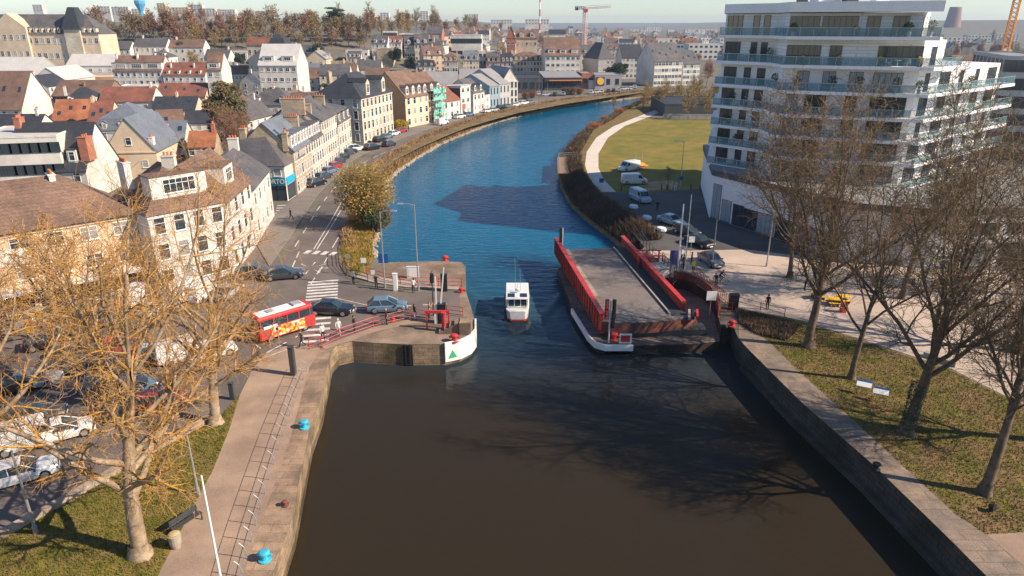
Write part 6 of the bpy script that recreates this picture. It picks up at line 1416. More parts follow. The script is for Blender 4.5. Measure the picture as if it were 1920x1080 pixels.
def hair_mesh(J, hat=False):
    c = Vector(J['hed'])+Vector((0,.015,.055)); b = MB()
    prof = [(.0,.125),(.05,.115),(.085,.08),(.102,.03),(.105,-.02),(.095,-.07)]
    vs = []; n = 12
    for i, (r, z) in enumerate(prof):
        for j in range(n):
            an_ = 2*PI*j/n; y = math.sin(an_)*r*1.08; zz = z
            if y < -.03 and z < .03: zz = .045
            vs.append((c.x+math.cos(an_)*r, c.y+y, c.z+zz))
    b.add(vs, [(i*n+j, (i+1)*n+j, (i+1)*n+(j+1)%n, i*n+(j+1)%n) for i in range(len(prof)-1) for j in range(n)])
    return b.mesh('hair', CL['brown'], True)
HM = {}
def person(label, px, py, rz, top, legs, pose='stand', hair='brown', bag=None, z=.03, base=None, sc_=1.0):
    if pose not in PM: person_mesh(pose); HM[pose] = hair_mesh(PM[pose][1])
    x, y = base or g(px, py, z)
    o = link('person', PM[pose][0]); o.location = (x, y, z); o.rotation_euler.z = R(rz); o.scale = (sc_,)*3; tag(o, label, 'person')
    for i, m in ((1, CL[top]), (2, CL[legs]), (3, CL['black'])): o.material_slots[i].link = 'OBJECT'; o.material_slots[i].material = m
    h = link('hair', HM[pose], o); setm(h, CL[hair])
    if bag:
        b = MB(); b.cbox((0,.21,1.08),(.30,.17,.42),0,.85); bo = b.build('backpack', CL[bag]); bo.location = o.location; bo.rotation_euler = o.rotation_euler; tag(bo, '%s backpack worn by the %s' % (bag, label[7:]), 'backpack')
    return o
person('person in a white jacket with black sleeves standing near the zebra crossing',663,532,150,'white','black','stand',bag=None)
person('person in black carrying a white bag on the far footway',706,541,30,'black','black','photo')
person('person in a white coat leaning on the rail by the lamp post',775,549,170,'white','black','lean','black')
person('person in black crouched over the rail on the pier',808,535,140,'black','navy','lean')
person('person in black and white looking at the boat beside the barrier',778,600,120,'black','white','stand')
person('person in a tan jacket holding a camera by the raised barriers',805,596,110,'tan','jeans','photo')
person('person in black with an orange cap behind the red railing',725,609,90,'black','black','stand','tan')
person('person in a long black coat on the pier footway',665,623,80,'black','black','stand','black')
person('person dressed all in white with a white hat on the footway',636,629,20,'white','white','walk','white')
person('person in a white top and black trousers nearest the quay steps',606,638,30,'white','black','walk','white')
person('person in dark olive clothes walking past the red bus',567,651,-60,'olive','black','walk')
person('person in black crossing the road near the corner shop',546,412,70,'black','black','walk','black')
person('person in dark clothes beside the first parked car of the terrace',570,352,10,'navy','black','stand','black')
person('person with a pushchair outside the orange gabled house',766,247,10,'black','jeans','stand')
person('person in a yellow vest standing at the slatted rail',1299,512,0,'hiviz','navy','stand','white')
person('person in a black coat behind the yellow vested one',1296,498,60,'black','black','stand','black')
person('person in brown talking at the bridge gate',1281,503,-60,'brown','black','stand')
person('person in a white top near the gate mast',1277,489,40,'white','jeans','stand')
person('person in black leaning over the slatted rail',1342,537,-40,'black','black','lean','black')
person('person in a black hooded coat alone on the sandy plaza',1438,581,170,'black','black','stand','black')
person('person in dark clothes walking in the shaded street',1232,396,-20,'black','black','walk','black')
person('person in grey standing with another on the far plaza',1641,537,20,'grey','jeans','stand')
person('person in olive standing right of the grey dressed one',1647,540,-30,'olive','black','stand')
person('person in dark clothes seated near the trees of the plaza',1508,545,90,'navy','black','lean','black')
# bicycles
def bicycle(label, px, py, rz):
    x, y = g(px, py); t = thing('bicycle', label, 'bicycle', (x, y, .03), R(rz), 'bicycles on the plaza')
    for s in (-.52,.52):
        b = MB(); k = 20; b.tube([(0, s+.33*math.cos(2*PI*i/k), .34+.33*math.sin(2*PI*i/k)) for i in range(k+1)], .02, 5, cap=False); w_ = b.build('wheel', tyre_m, t)
        b = MB(); [b.tube([(0,s,.34),(0,s+.32*math.cos(q),.34+.32*math.sin(q))], .004, 3) for q in [i*PI/5 for i in range(10)]]; b.build('spoke', steel_m, w_)
    b = MB(); P_ = [(0,.52,.34),(0,.12,.32),(0,.2,.88),(0,-.34,.84),(0,-.52,.34)]
    for p, q in ((0,1),(1,2),(2,0),(2,3),(1,3),(3,4)): b.tube([P_[p], P_[q]], .02, 5)
    b.build('frame', dsteel_m, t)
    b = MB(); b.cbox((0,.22,.92),(.14,.26,.06),0,.8); b.build('saddle', black_m, t); b = MB(); b.tube([(0,-.34,.84),(0,-.38,1.02)], .018, 5); b.tube([(-.28,-.42,1.04),(0,-.38,1.02),(.28,-.42,1.04)], .018, 5); b.build('handlebar', black_m, t)
    return t
bc = bicycle('bicycle ridden across the plaza behind the slatted rail', 1351, 532, 60)
person('person in black riding the bicycle across the plaza', 0, 0, 60, 'black', 'black', 'ride', 'black', base=(bc.location.x, bc.location.y))
bicycle('bicycle leaning near the left plane tree on the plaza', 1478, 532, 80)
bicycle('second bicycle leaning near the left plane tree', 1488, 526, 70)
# ------------------------------------------------------------------ road markings
def marks(name, segs, z=.028, dash=None, wd=.14):
    b = MB()
    for line in segs:
        P = gl(line)
        for p, q in zip(P, P[1:]):
            p, q = Vector(p), Vector(q); d = (q-p).normalized(); n_ = Vector((-d.y, d.x))*wd/2; L_ = (q-p).length; u = 0
            while u < L_:
                e = min(L_, u+(dash[0] if dash else L_)); a_, c_ = p+d*u, p+d*e
                b.add([(a_.x-n_.x,a_.y-n_.y,z),(c_.x-n_.x,c_.y-n_.y,z),(c_.x+n_.x,c_.y+n_.y,z),(a_.x+n_.x,a_.y+n_.y,z)], [(0,1,2,3)]); u = e+(dash[1] if dash else 1)
    o = b.build(name, white_l); return struct(o)
marks('road_markings', [[(553,463),(594,395),(622,358),(652,328),(680,306),(712,290),(750,275),(800,257),(850,240),(905,222),(965,208)]], .030, (3, 3.5))
marks('road_markings', [[(588,468),(605,440),(622,412),(640,380),(660,352),(700,318),(730,299),(780,273),(830,253),(870,237),(915,222),(970,207)],[(594,468),(612,440),(629,412),(645,385)],[(623,465),(635,445)]], .034)
marks('road_markings', [[(597,513),(617,478)],[(582,535),(600,505)],[(540,520),(562,470)],[(470,640),(500,662),(560,630)],[(660,580),(850,569)]], .036, (2.5, 1.2), .16)
marks('road_markings', [[(557,648),(480,678)],[(632,560),(690,573)]], .036, None, .1)
def zebra(c0, c1, n, ln, wd=.5, z=.040, nm='zebra_crossing'):
    p, q = Vector(g(*c0)), Vector(g(*c1)); d = (q-p).normalized(); n_ = Vector((-d.y, d.x)); b = MB(); L_ = (q-p).length
    for i in range(n):
        c = p+d*(L_*i/(n-1)); pts = [c-d*wd/2-n_*ln/2, c+d*wd/2-n_*ln/2, c+d*wd/2+n_*ln/2, c-d*wd/2+n_*ln/2]
        b.add([(v.x, v.y, z) for v in pts], [(0,1,2,3)])
    return struct(b.build(nm, white_l))
zebra((606,528),(603,561),7,3.4); zebra((596,598),(590,640),5,2.6); zebra((541,385),(537,404),5,3.6); zebra((577,473),(625,476),4,1.4,.7)
b = MB(); cxx, cyy = g(582, 503); [b.add([(cxx+.5*math.cos(t_), cyy+.5*math.sin(t_), .04), (cxx+2.2*math.cos(t_)-.1*math.sin(t_), cyy+2.2*math.sin(t_)+.1*math.cos(t_), .04), (cxx+2.2*math.cos(t_)+.1*math.sin(t_), cyy+2.2*math.sin(t_)-.1*math.cos(t_), .04)], [(0,2,1)]) for t_ in [i*PI/4 for i in range(8)]]; struct(b.build('road_markings', white_l))
# ------------------------------------------------------------------ trees
def frame(d):
    ax = (0,0,1) if abs(d[2]) < .9 else (1,0,0)
    x = (d[1]*ax[2]-d[2]*ax[1], d[2]*ax[0]-d[0]*ax[2], d[0]*ax[1]-d[1]*ax[0]); l = math.sqrt(x[0]**2+x[1]**2+x[2]**2) or 1; x = (x[0]/l, x[1]/l, x[2]/l)
    y = (d[1]*x[2]-d[2]*x[1], d[2]*x[0]-d[0]*x[2], d[0]*x[1]-d[1]*x[0]); return x, y
def ftube(b, pts, rs, n):
    V = b.v; k0 = len(V); m = len(pts)
    for i in range(m):
        p = pts[i]; a_ = pts[max(0, i-1)]; c = pts[min(m-1, i+1)]; d = (c[0]-a_[0], c[1]-a_[1], c[2]-a_[2]); l = math.sqrt(d[0]**2+d[1]**2+d[2]**2) or 1
        x, y = frame((d[0]/l, d[1]/l, d[2]/l)); r = rs[i]
        for j in range(n):
            t = 2*PI*j/n; cc, ss = math.cos(t)*r, math.sin(t)*r
            V.append((p[0]+x[0]*cc+y[0]*ss, p[1]+x[1]*cc+y[1]*ss, p[2]+x[2]*cc+y[2]*ss))
    F = b.f
    for i in range(m-1):
        for j in range(n):
            F.append((k0+i*n+j, k0+i*n+(j+1)%n, k0+(i+1)*n+(j+1)%n, k0+(i+1)*n+j)); b.m.append(0)
def bend(d, an_, az):
    x, y = frame(d); s, c = math.sin(an_), math.cos(an_)
    return tuple(d[i]*c+(x[i]*math.cos(az)+y[i]*math.sin(az))*s for i in range(3))
def norm(d):
    l = math.sqrt(sum(q*q for q in d)) or 1; return tuple(q/l for q in d)
def limb(b, bt_, rg, p, d, L, r, lv, cfg):
    """one branch and, recursively, everything it carries"""
    n = (6, 5, 4, 3, 2)[min(lv, 4)]; pts = [p]; rs = [r]; wob = cfg['wob'][lv]; up = cfg['up'][lv]
    dirs = [d]; rend = max(cfg['rmin'], r*(.35 if lv < cfg['lv'] else .5))
    for i in range(n):
        d = norm((d[0]+rg.gauss(0, wob), d[1]+rg.gauss(0, wob), d[2]+rg.gauss(0, wob)+up)); q = pts[-1]; s = L/n
        pts.append((q[0]+d[0]*s, q[1]+d[1]*s, q[2]+d[2]*s)); dirs.append(d); rs.append(r+(rend-r)*(i+1)/n)
    ftube(b if lv <= cfg['tl'] else bt_, pts, rs, (8, 6, 4, 3, 3)[min(lv, 4)])
    if lv >= cfg['lv']: return
    nc = cfg['nc'][lv]; az = rg.uniform(0, 6.28)
    for k in range(nc):
        t = cfg['t0'][lv]+(1-cfg['t0'][lv])*((k+rg.uniform(.2, .9))/nc); u = t*n; i = min(n-1, int(u)); f = u-i
        q = tuple(pts[i][j]*(1-f)+pts[i+1][j]*f for j in range(3)); rr_ = rs[i]*(1-f)+rs[i+1]*f; az += 2.4+rg.uniform(-.5, .5)
        A_ = cfg['an'][lv]; an_ = R(A_[0]+(A_[1]-A_[0])*t+rg.uniform(-9, 9))
        Lc = (cfg['len'][lv][0]*(1-t)+cfg['len'][lv][1]*t)*rg.uniform(.7, 1.2)*(1 if lv == 0 else L/cfg['ref'][lv])
        limb(b, bt_, rg, q, norm(bend(dirs[i], an_, az)), Lc, max(cfg['rmin'], rr_*cfg['rk'][lv]), lv+1, cfg)
def tree(label, x, y, cfg, seed, trunk_m, twig_m, lean=(0,0), name='plane_tree', group=None, z=None, rz=0):
    rg = random.Random(seed); b, bt_ = MB(), MB()
    t = thing(name, label, 'tree', (x, y, terr(x, y) if z is None else z), rz, group)
    limb(b, bt_, rg, (0,0,-.2), norm((lean[0], lean[1], 1)), cfg['th'], cfg['r'], 0, cfg)
    # root flare
    rr_ = cfg['r']; n = 10; k0 = len(b.v)
    for z_, f in ((-.2, 1.75), (.25, 1.25), (.8, 1.0)):
        for j in range(n): an_ = 2*PI*j/n; q = f*(1+.12*math.sin(an_*3+seed)); b.v.append((math.cos(an_)*rr_*q+lean[0]*z_, math.sin(an_)*rr_*q+lean[1]*z_, z_))
    for i in range(2):
        for j in range(n): b.f.append((k0+i*n+j, k0+i*n+(j+1)%n, k0+(i+1)*n+(j+1)%n, k0+(i+1)*n+j)); b.m.append(0)
    b.build('trunk', trunk_m, t, smooth=True); bt_.build('crown', twig_m, t)
    return t
bark_l = mat('plane_bark_pale', (.25,.18,.11), .9, .3, 3.5, .5, col2=(.37,.28,.19), c2s=.6)
bark_d = mat('plane_bark_brown', (.10,.07,.045), .9, .35, 3.5, .5, col2=(.17,.125,.085), c2s=.6)  # darker copy of the pale bark; shade of the right row in its colour
twig_gold = mat('twig_golden_sunlit', (.44,.23,.045), .85, .3, 1.5, 0, col2=(.33,.20,.10), c2s=.5)  # lichen gold, with sunlight on the left trees put into the colour
twig_br = mat('twig_brown_shaded', (.20,.12,.08), .85, .3, 1.5, 0, col2=(.16,.12,.045), c2s=.5)  # brown kept dark: the right row's shade is put into the colour
twig_rose = mat('twig_rosy', (.23,.13,.09), .9, .3, .4, 0, col2=(.27,.15,.09), c2s=1)
twig_ol = mat('twig_olive', (.26,.19,.07), .9, .3, .6, 0, col2=(.32,.21,.09), c2s=1)
needle = mat('needle_dark', (.030,.045,.022), .9, .4, 2, 0)
big = dict(th=12.5, r=.42, lv=4, tl=1, rmin=.009, wob=(.05,.11,.17,.22,.3), up=(.04,.10,.06,.03,0), nc=(15,8,6,6), t0=(.26,.22,.15,.1),
    an=((80,28),(55,35),(55,40),(50,45)), len=((6.5,9.5),(3.2,2.2),(1.6,1.2),(.9,.8)), ref=(1,8,2.7,1.4), rk=(.58,.62,.58,.6))
def c2(**k): d = dict(big); d.update(k); return d
tree('big golden twigged plane tree in the left foreground, beside the bench', *g(265,1040), c2(nc=(16,8,7,6), r=.48), 3, bark_l, twig_gold, (-.02,.0))
tree('second golden plane tree, at the end of the low wall', *g(405,793), c2(th=10, len=((6,9),(3.2,2.2),(1.6,1.2),(.9,.8)), nc=(13,8,7,6)), 8, bark_l, twig_gold, (-.02,0))
tree('golden plane tree standing among the parked cars', *g(218,765), c2(th=9.5, len=((5,7.5),(3,2),(1.6,1.2),(.9,.8)), nc=(12,8,6,6), rmin=.015), 12, bark_l, twig_gold)
tree('plane tree at the left edge whose boughs reach over the car park', -34.5, 38.5, c2(th=11, nc=(13,8,7,6), len=((6,8.5),(3.2,2.2),(1.6,1.2),(.9,.8))), 21, bark_l, twig_gold, (.03,0))
tree('golden plane tree near the shop fronts', *g(120,640), c2(th=8, len=((4,6),(2.8,2),(1.6,1.2),(.9,.8)), nc=(10,7,6,6), rmin=.017), 30, bark_l, twig_gold)
upr = c2(th=10.2, an=((66,26),(46,30),(50,38),(48,42)), up=(.02,.13,.09,.05,.02), len=((6.5,10.5),(3.8,2.8),(1.9,1.5),(1.05,.9)), ref=(1,9,3.2,1.6), nc=(13,9,7,7), t0=(.42,.2,.12,.1), r=.46, rmin=.010)
def u2(**k): d = dict(upr); d.update(k); return d
tree('tall plane tree nearest the bridge, first of the right hand row', *g(1515,650), u2(), 41, bark_d, twig_br)
tree('slimmer plane tree, second of the right hand row', *g(1595,710), u2(r=.27, nc=(11,8,7,6)), 42, bark_d, twig_br, (.03,0))
r3 = tree('stout plane tree with ivied trunk behind the information boards', *g(1700,812), u2(r=.45, th=11, nc=(14,9,8,7)), 43, bark_d, twig_br, (.0,0))
b = MB(); rg = random.Random(2)
for _ in range(900): an_ = rg.uniform(0, 6.28); z = rg.uniform(.3, 4.2)**1.; rr_ = .50-.02*z; leafball(b, (math.cos(an_)*rr_, math.sin(an_)*rr_, z), .1, 1, rg, .09)
b.build('ivy', leaf_m, r3)
tree('leaning plane tree nearest the camera on the right', *g(1845,925), u2(th=9.5, r=.36, t0=(.5,.2,.15,.1), an=((70,30),(50,35),(50,40),(48,42)), len=((4.5,7.),(2.8,2.2),(1.6,1.2),(.9,.8)), ref=(1,6,2.5,1.4), nc=(11,9,8,7)), 44, bark_d, twig_br, (.17,.03))
tree('plane tree at the right edge of the plaza', *g(1905,660), u2(th=10, nc=(13,9,7,6)), 45, bark_d, twig_br)
tree('plane tree half out of the picture at the right edge', 40.5, 42, u2(th=11, nc=(13,9,7,6)), 46, bark_d, twig_br)
tree('plane tree far right behind the leaning one', *g(1990,560), u2(th=11, nc=(13,8,7,6)), 47, bark_d, twig_br)
tree('plane tree in front of the tower podium', *g(1480,520), u2(th=11, r=.3, nc=(13,9,7,6), rmin=.018), 48, bark_d, twig_br)
tree('plane tree between podium and the stout ivied tree', *g(1690,560), u2(th=12, r=.3, nc=(13,9,7,6), rmin=.018), 49, bark_d, twig_br)
# young tree with stakes on the lawn
x, y = g(1252,357)
tree('thin young tree tied to stakes at the lawn edge', x, y, c2(th=4, r=.07, lv=3, nc=(9,6,4), len=((1.3,.8),(.6,.4),(.4,.3)), ref=(1,1,.5,.4), rmin=.02, t0=(.45,.2,.2)), 50, bark_d, twig_ol, name='young_tree')
b = MB(); [b.cyl((sx, sy, 0), .04, 1.5, 6) for sx, sy in ((.5,.3),(-.3,.5),(0,-.6))]; o = b.build('tree_stake', white_m); o.location = (x+1.1, y, 0); tag(o, 'pale wooden stakes round the young tree on bare sand', 'stakes')
b = MB(); b.sheet(gl([(1190,352),(1215,341),(1260,338),(1275,345),(1262,355),(1210,358)]), .016); struct(b.build('bare_soil', soil_m))
# olive bush-tree on the left bank
def bushy(label, x, y, h, rad, seed, tm, leafm=None, nleaf=0, ls=.12, name='bush', stems=9, group=None, z=None, k=1.):
    rg = random.Random(seed); b, bt_ = MB(), MB(); t = thing(name, label, 'bush' if name == 'bush' else 'tree', (x, y, terr(x, y) if z is None else z), 0, group)
    cfg = c2(lv=3, tl=0, rmin=.02*k, nc=(9,7,6), len=((h*.35,h*.32),(h*.15,h*.14),(h*.08,h*.08)), ref=(1,h*.33,h*.14,1), an=((50,25),(45,35),(45,40)), t0=(.15,.1,.1), up=(.07,.08,.03,.0), wob=(.09,.15,.2,.2))
    for i in range(stems):
        az = 2*PI*i/stems+rg.uniform(-.3,.3); til = rg.uniform(.1, rad/h*1.25)
        limb(b, bt_, rg, (math.cos(az)*.25, math.sin(az)*.25, -.2), norm((math.cos(az)*til, math.sin(az)*til, 1)), h*rg.uniform(.6,.85), .11*k, 0, cfg)
    b.build('stem', bark_d, t); bt_.build('twigs', tm, t)
    if nleaf:
        lb = MB(); leafball(lb, (0,0,h*.58), rad, nleaf, rg, ls, h*.45/rad); lb.build('foliage', leafm, t)
    return t
catkin = mat('catkin_orange', (.42,.24,.05), .9, .4, 2, 0, col2=(.20,.18,.04), c2s=.3)
bushy('big olive and orange willow on the left bank above the pier', *g(688,425), 9.3, 4.6, 5, twig_ol, catkin, 3800, .16, 'willow_tree', 12)
bushy('dark green bush at the foot of the big willow', *g(708,432), 3.5, 2.2, 6, twig_br, leaf_m, 1500, .16)
# ---- mid distance: a few models, copied
def leaftree(label, h, rad, m, seed, name, n=2600, s=.35, trunk=bark_d, group=None, shape='round'):
    rg = random.Random(seed); t = thing(name, label, 'tree', (0,0,0), 0, group)
    b = MB(); b.tube([(0,0,-.5),(.1,0,h*.4),(0,0,h*.8)], [.05*h*.5,.03*h*.5,.01], 7); b.build('trunk', trunk, t)
    b = MB()
    if shape == 'round':
        for _ in range(16):
            az = rg.uniform(0, 6.28); el = rg.uniform(-.6, 1); rr_ = rad*rg.uniform(.3,.72); c = (math.cos(az)*rr_*math.cos(el), math.sin(az)*rr_*math.cos(el), h*.60+el*h*.27); leafball(b, c, rad*rg.uniform(.28,.45), n//16, rg, s)
    elif shape == 'cedar':
        for k in range(9):
            zz = h*(.42+.06*k); m_ = 5 if k < 8 else 2
            for j in range(m_):
                az = rg.uniform(0, 6.28); rr_ = rad*rg.uniform(.25,.8)*(1-.05*k); leafball(b, (math.cos(az)*rr_, math.sin(az)*rr_, zz), rad*.36, n//45, rg, s, .22)
    else:
        for k in range(12): zz = h*(.15+.07*k); leafball(b, (0,0,zz), rad*(1-k/13), n//12, rg, s, .5)
    b.build('crown', m, t); return t
def baretree(label, h, m, seed, name='bare_tree', group=None, rmin=.05, nc=(11,7,6), r=.2):
    cfg = c2(th=h*.6, r=r, lv=3, tl=0, rmin=rmin, nc=nc, len=((h*.36,h*.40),(h*.17,h*.13),(h*.1,h*.08)), ref=(1,h*.38,h*.15,1), t0=(.3,.2,.1), an=((65,22),(48,35),(50,40)), up=(.02,.10,.05,.02))
    return tree(label, 0, 0, cfg, seed, bark_d, m, (0,0), name, group, z=0)
def put(proto, first, x, y, label, rz, s, group, zz=None):
    z = terr(x, y) if zz is None else zz
    if first: proto.location = (x, y, z); proto.rotation_euler.z = rz; proto.scale = s; proto['label'] = label; proto['group'] = group; return proto
    return copy_tree(proto, (x, y, z), rz, label, group, s)[0]
rg = random.Random(77)
G1 = 'bare trees of the hilltop wood'
twig_grey = mat('twig_greyish', (.20,.145,.105), .9, .3, .4, 0, col2=(.27,.20,.10), c2s=1)
protos = [baretree('bare leafless tree of the brown hilltop wood', 10+1.5*(i%3), (twig_rose, twig_grey, twig_rose, twig_ol, twig_grey)[i], 60+i, group=G1, rmin=.07, nc=((12,8,7),(9,7,6),(13,8,6),(10,7,6),(11,8,7))[i]) for i in range(5)]
protoo = [baretree('bare olive tree on the far river bank', 8.5, twig_ol, 70+i, group='bare trees by the far river', rmin=.035, nc=(12,8,7)) for i in range(2)]
first = {}
def P_(pr, x, y, label, group, s=1., sq=1.):
    f = pr.name not in first; first[pr.name] = 1; return put(pr, f, x, y, label, rg.uniform(0, 6.28), (s, s, s*sq), group)
# hilltop wood, rows px 205..960
for row_, (py, x0, x1, n, sc_) in enumerate([(66,205,690,34,1.15),(56,240,960,40,1.2),(48,200,900,34,1.25),(76,330,700,18,.9)]):
    for i in range(n):
        px = x0+(x1-x0)*(i+rg.uniform(.1,.9))/n; X, Y = hit(px, py+rg.uniform(-2,2), 4.)
        if Y > 1500: Y = 1100+rg.uniform(-200,200); X = (px-960)/FPX*Y
        if not free(X, Y, 1.5): continue
        P_(rg.choice(protos), X, Y, 'bare leafless tree of the brown hilltop wood', G1, sc_*rg.uniform(.65,1.25))
G2 = 'bare trees between the far houses'
for x0, x1, y0, y1, n in [(880,1380,56,80,38),(930,1020,80,100,8),(1730,1915,58,118,44),(1300,1400,100,150,6),(150,460,60,130,8)]:
    for i in range(n):
        px, py = rg.uniform(x0,x1), rg.uniform(y0,y1); X, Y = hit(px, py, 4.)
        if Y > 1500 or not free(X, Y, 2): continue
        P_(rg.choice(protos), X, Y, 'bare leafless tree standing between far houses', G2, rg.uniform(.8,1.25))
k_ = 0
for px, py, s in [(1290,224,1.15),(1325,222,1.1),(1432,222,1.2),(1230,205,1.0),(1250,200,1.1),(1275,198,1.),(1310,195,1.1),(1335,200,1.1),(1215,195,.9),(1345,190,1.2),(1365,185,1.),(1385,180,1.1),(1300,185,1.),(1205,205,.8),(1150,205,.5),(1400,195,1.2),(1420,190,1.2)]:
    x, y = g(px, py); P_(protoo[k_%2], x, y, 'bare olive brown tree by the far river path, %s planted' % (words+['twenty first'])[k_], 'bare trees by the far river', s); k_ += 1
ev = leaftree('dark evergreen tree', 9, 4.2, needle, 80, 'evergreen_tree', 3000, .38)
E2 = [(345,112,1.0,'dark evergreen tree behind the red roofed row'),(318,112,.7,'smaller evergreen left of the dark evergreen'),(595,122,1.15,'broad evergreen under the park retaining wall'),(572,122,.8,'evergreen left of the broad one under the wall'),(743,128,1.,'evergreen beside the stone bastion'),(808,104,.8,'evergreen right of the paired dormer house'),(770,138,.8,'low evergreen before the grey sheds'),(1105,142,1.2,'dark evergreen left of the stores roofs'),(1150,160,1.1,'dark evergreen behind the supermarket'),(1165,150,1.,'evergreen right behind the supermarket'),(943,82,1.,'dark conifer beside the red brick house'),(452,130,.9,'evergreen hedge tree left of the five storey block'),(640,185,.7,'dark hedge tree behind the mansion block'),(612,190,.7,'low dark tree behind the street row'),(575,188,.7,'low dark tree left of the street row backs')]
for i, (px, py, s, lb) in enumerate(E2):
    X, Y = hit(px, py, 0); put(ev, i == 0, X, Y, lb, rg.uniform(0,6), (s,s,s*rg.uniform(.9,1.2)), 'evergreen trees in the town')
X, Y = hit(440, 262, 4); t = leaftree('large olive green tree rising between the left town roofs', 17, 5.6, mat('leaf_bronze', (.085,.085,.03), .9, .4, 1, 0, col2=(.14,.09,.04)), 81, 'garden_tree', 5200, .36); t.location = (X-3, Y+6, 0)
bushy('reddish leafless garden tree below the large olive green tree', X+1, Y-4, 11, 5, 82, twig_rose, None, 0, name='garden_tree', stems=9)
ced = leaftree('tall dark cedar on the hilltop, highest tree on the skyline', 18, 7.5, needle, 83, 'cedar_tree', 5200, .42, shape='cedar'); X, z_ = a(632, 58, 430); ced.location = (X, 430, terr(X, 430)-.5)
lt = baretree('large leafless tree on the skyline beside the crane', 13, twig_rose, 84, group='large skyline trees', rmin=.08, nc=(14,9,7)); X, z_ = a(1045, 55, 520); lt.location = (X, 520, terr(X, 520)); lt.scale = (1.4,1.2,1.)
for i, (px, Y_, s, lb) in enumerate([(150,430,1.1,'large leafless tree behind the abbey'),(180,440,1.3,'second large leafless tree behind the abbey'),(460,470,1.2,'large leafless tree over the park, left one'),(585,480,1.2,'large leafless tree left of the cedar'),(1280,700,1.,'leafless tree above the far flats')]):
    X, z_ = a(px, 50, Y_); copy_tree(lt, (X, Y_, terr(X, Y_)), i*1.3, lb, None, s)
# hedge and shrubs, bright bushes along the far bank
orange_tw = mat('twig_orange', (.50,.20,.07), .9, .3, 1, 0)
for px, py, h_, r_, lb in [(1112,240,2.6,3.4,'orange twigged willow bush at the river edge, larger'),(1075,285,1.8,2.4,'rosy bush on the bank above the viewing deck'),(1135,225,2.2,2.6,'reddish bush on the bank upstream of the orange one'),(1160,212,2.5,2.4,'small reddish bush farthest along the bank')]:
    x, y = g(px, py); bushy(lb, x, y, h_, r_, int(px), orange_tw, None, 0, stems=12, z=-.6, k=1.1)
x, y = g(757, 243); t = thing('hedge', 'yellow hedge at the foot of the orange gable', 'hedge', (x-1, y+2, 0)); b = MB(); leafball(b, (0,0,1.3), 2.4, 900, rg, .25, .55); b.build('foliage', mat('hedge_yellow', (.28,.20,.02), .9, .4, 1), t)
# scrub: nobody could count it
def scrub(name, label, cat, gen, n, m, hgt, wid, seed):
    rg = random.Random(seed); b = MB()
    for _ in range(n):
        x, y, z = gen(rg); h_ = hgt*rg.uniform(.5,1.3); az = rg.uniform(0, 6.28); w_ = wid*rg.uniform(.5,1.4); lx, ly = rg.gauss(0,.35)*h_, rg.gauss(0,.35)*h_
        dx, dy = math.cos(az)*w_, math.sin(az)*w_
        b.v += [(x-dx,y-dy,z),(x+dx,y+dy,z),(x+lx,y+ly,z+h_)]; k0 = len(b.v)-3; b.f.append((k0,k0+1,k0+2)); b.m.append(0)
    return stuff(b.build(name, m), label, cat)
def strip_gen(top, bot, zt, zb, over=0.):
    acc = [0]
    for p, q in zip(top, top[1:]): acc.append(acc[-1]+math.dist(p, q)**.9)
    def f(rg):
        u = rg.uniform(0, acc[-1]); i = 0
        while acc[i+1] < u: i += 1
        t = (u-acc[i])/(acc[i+1]-acc[i]); s = rg.uniform(-over, .85)
        p = lerp2(top[i], top[i+1], t); q = lerp2(bot[i], bot[i+1], t); x, y = lerp2(p, q, s)
        return x, y, (zt+(zb-zt)*max(0, s))
    return f
dry = mat('dry_scrub', (.40,.25,.12), .95, .4, .5, 0, col2=(.24,.15,.07), c2s=.35)
dark_sc = mat('bramble_dark', (.12,.085,.05), .95, .4, .5, 0, col2=(.2,.13,.08), c2s=.35)
scrub('bank_scrub', 'dry brown grass and bramble covering the left river bank', 'scrub', strip_gen(CRESTL, DL, .1, WL+.1, .35), 30000, dry, .75, .10, 1)
scrub('bank_scrub', 'dark leafless bramble covering the right river bank', 'scrub', strip_gen(CR, DR, .1, WL+.1, .4), 34000, dark_sc, 1.0, .09, 2)
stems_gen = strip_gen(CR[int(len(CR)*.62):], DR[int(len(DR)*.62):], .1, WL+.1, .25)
scrub('bank_scrub', 'tall dark shrubs on the shaded bank before the bridge', 'scrub', stems_gen, 22000, mat('bramble_shaded', (.065,.045,.03), .95, .4, .5, 0, col2=(.11,.075,.05), c2s=.35), 1.35, .05, 3)  # bramble brown darkened further; part of the bank's shadow is in the colour
stn = mat('bank_stone', (.46,.38,.28), .9, .3, 3)
rgk = random.Random(9); b = MB()
for i in range(1500):
    u = rgk.uniform(0, len(DL)-1.001); k0 = int(u); x, y = lerp2(DL[k0], DL[k0+1], u-k0); s = rgk.uniform(.12,.38)*(1+y/260); x += rgk.gauss(-.25,.25); y += rgk.gauss(0,.2)
    b.cbox((x, y, WL-.05+rgk.uniform(0,.25)), (s, s*rgk.uniform(.6,1.2), s*.7), 0, .6)
stuff(b.build('shore_stones', stn), 'pale stones along the waterline of the left bank', 'stones')
def poly_gen(poly, z=.0):
    xs_ = [p[0] for p in poly]; ys_ = [p[1] for p in poly]
    def inside(x, y):
        c = False; n = len(poly)
        for i in range(n):
            (x1,y1),(x2,y2) = poly[i], poly[(i+1)%n]
            if (y1 > y) != (y2 > y) and x < (x2-x1)*(y-y1)/(y2-y1)+x1: c = not c
        return c
    def f(rg):
        while True:
            x, y = rg.uniform(min(xs_), max(xs_)), rg.uniform(min(ys_), max(ys_))
            if inside(x, y): return x, y, z
    return f
gb = mat('grass_blades', (.12,.125,.02), .9, .3, 1.2, 0, col2=(.18,.14,.035), c2s=.5)
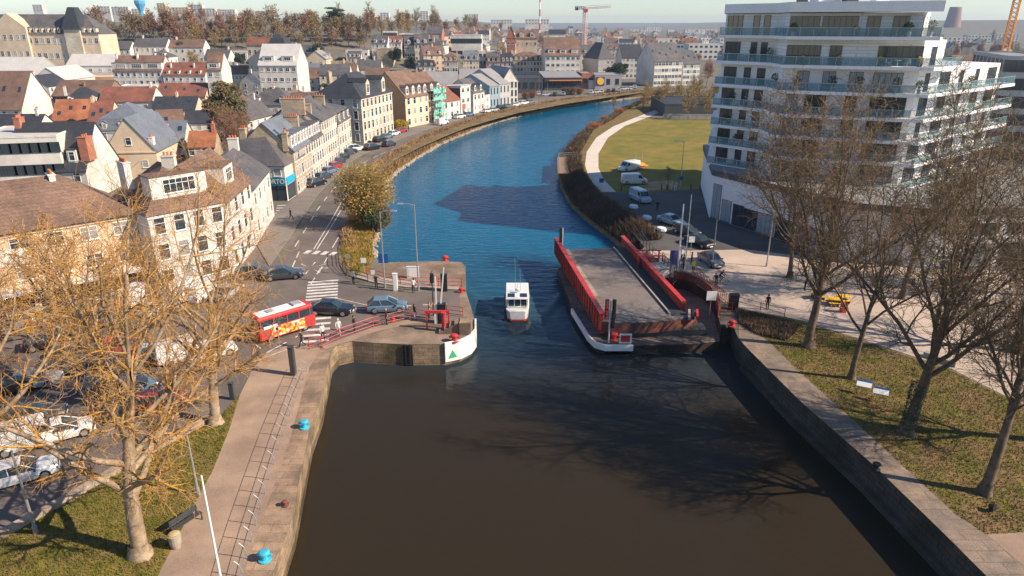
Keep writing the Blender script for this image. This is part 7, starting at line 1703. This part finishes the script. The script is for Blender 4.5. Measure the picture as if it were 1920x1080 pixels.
scrub('grass', 'short grass on the strip between car park and promenade', 'grass', poly_gen(prom_l[:5]+[g(415,778), g(383,797), g(250,870), g(120,945), g(0,1010), (-34,26), (-20,24)], .0), 26000, gb, .13, .035, 4)
scrub('grass', 'short grass of the park on the right quay', 'grass', poly_gen(gl([(1385,585),(1500,603),(1600,636),(1780,694),(1920,764),(2000,900),(1920,1000),(1849,1003),(1788,962),(1665,848),(1584,774),(1494,693),(1441,640)]), .0), 34000, gb, .13, .035, 5)
scrub('grass', 'rough grass of the river verge above the pier', 'grass', poly_gen(gl([(640,470),(647,440),(662,405),(672,392),(700,400),(697,450),(700,490),(670,515),(650,505)]), .1), 9000, mat('verge_blades', (.26,.20,.03), .9, .4, .6, 0, col2=(.40,.24,.08), c2s=.5), .35, .05, 6)
scrub('ground_cover', 'dark low shrubs on the bed at the plaza corner', 'ground cover', poly_gen(gl([(1378,582),(1450,598),(1500,612),(1475,640),(1420,628),(1390,608)]), .0), 9000, dark_sc, .45, .05, 7)
# parked verge shrubs between the far car park and the river
for i, (px, py) in enumerate([(1060,178),(1072,178),(1086,177),(985,186),(999,184)]):
    x, y = g(px, py); bushy('round brown shrub in front of the stores, %s from the left' % ['third','fourth','fifth','first','second'][i], x, y, 3.2, 2., 200+i, twig_rose, None, 0, stems=8, k=1.4, group='brown shrubs in front of the stores')
# park wall under the hilltop wood
Xa, za = a(560, 84, 372); Xb, zb_ = a(652, 82, 372); b = MB(); b.box(Xa, 372, terr(Xa,372)-1, Xb, 372.8, terr(Xa,372)+3.6); tag(b.build('retaining_wall', WALL['old']), 'long stone retaining wall below the hilltop park', 'wall')
# dark depot and fence behind the lawn
p, q = g(1243,224), g(1350,226); house('low black depot with sloping roof edge behind the lawn', (p[0]+2, p[1]+8), (q[0]+20, q[1]+10), [B(d=26, h=3.6, rt='flat', wall='dark', roof='dslate', win={})], 'building', 'depot')
railing('fence', [p, (q[0]+20, q[1])], 'long grey board fence between lawn and black depot', WALL['grey'], 1.6, 2.5, (1.,.85,.7,.55,.4,.25,.1), .09, cat='fence')
# ------------------------------------------------------------------ air
hz = MB(); hz.box(-3450, -58, -8, 3450, 6900, 90); ho = hz.build('haze', [])
hm = bpy.data.materials.new('haze_air'); hm.use_nodes = True; n = hm.node_tree.nodes; n.remove(n['Principled BSDF']); pv = n.new('ShaderNodeVolumePrincipled')
pv.inputs['Color'].default_value = (.60,.78,1.,1); pv.inputs['Density'].default_value = .00013; pv.inputs['Anisotropy'].default_value = .2
hm.node_tree.links.new(pv.outputs[0], n['Material Output'].inputs['Volume']); ho.data.materials.append(hm)
stuff(ho, 'thin pale haze over the whole town', 'haze')
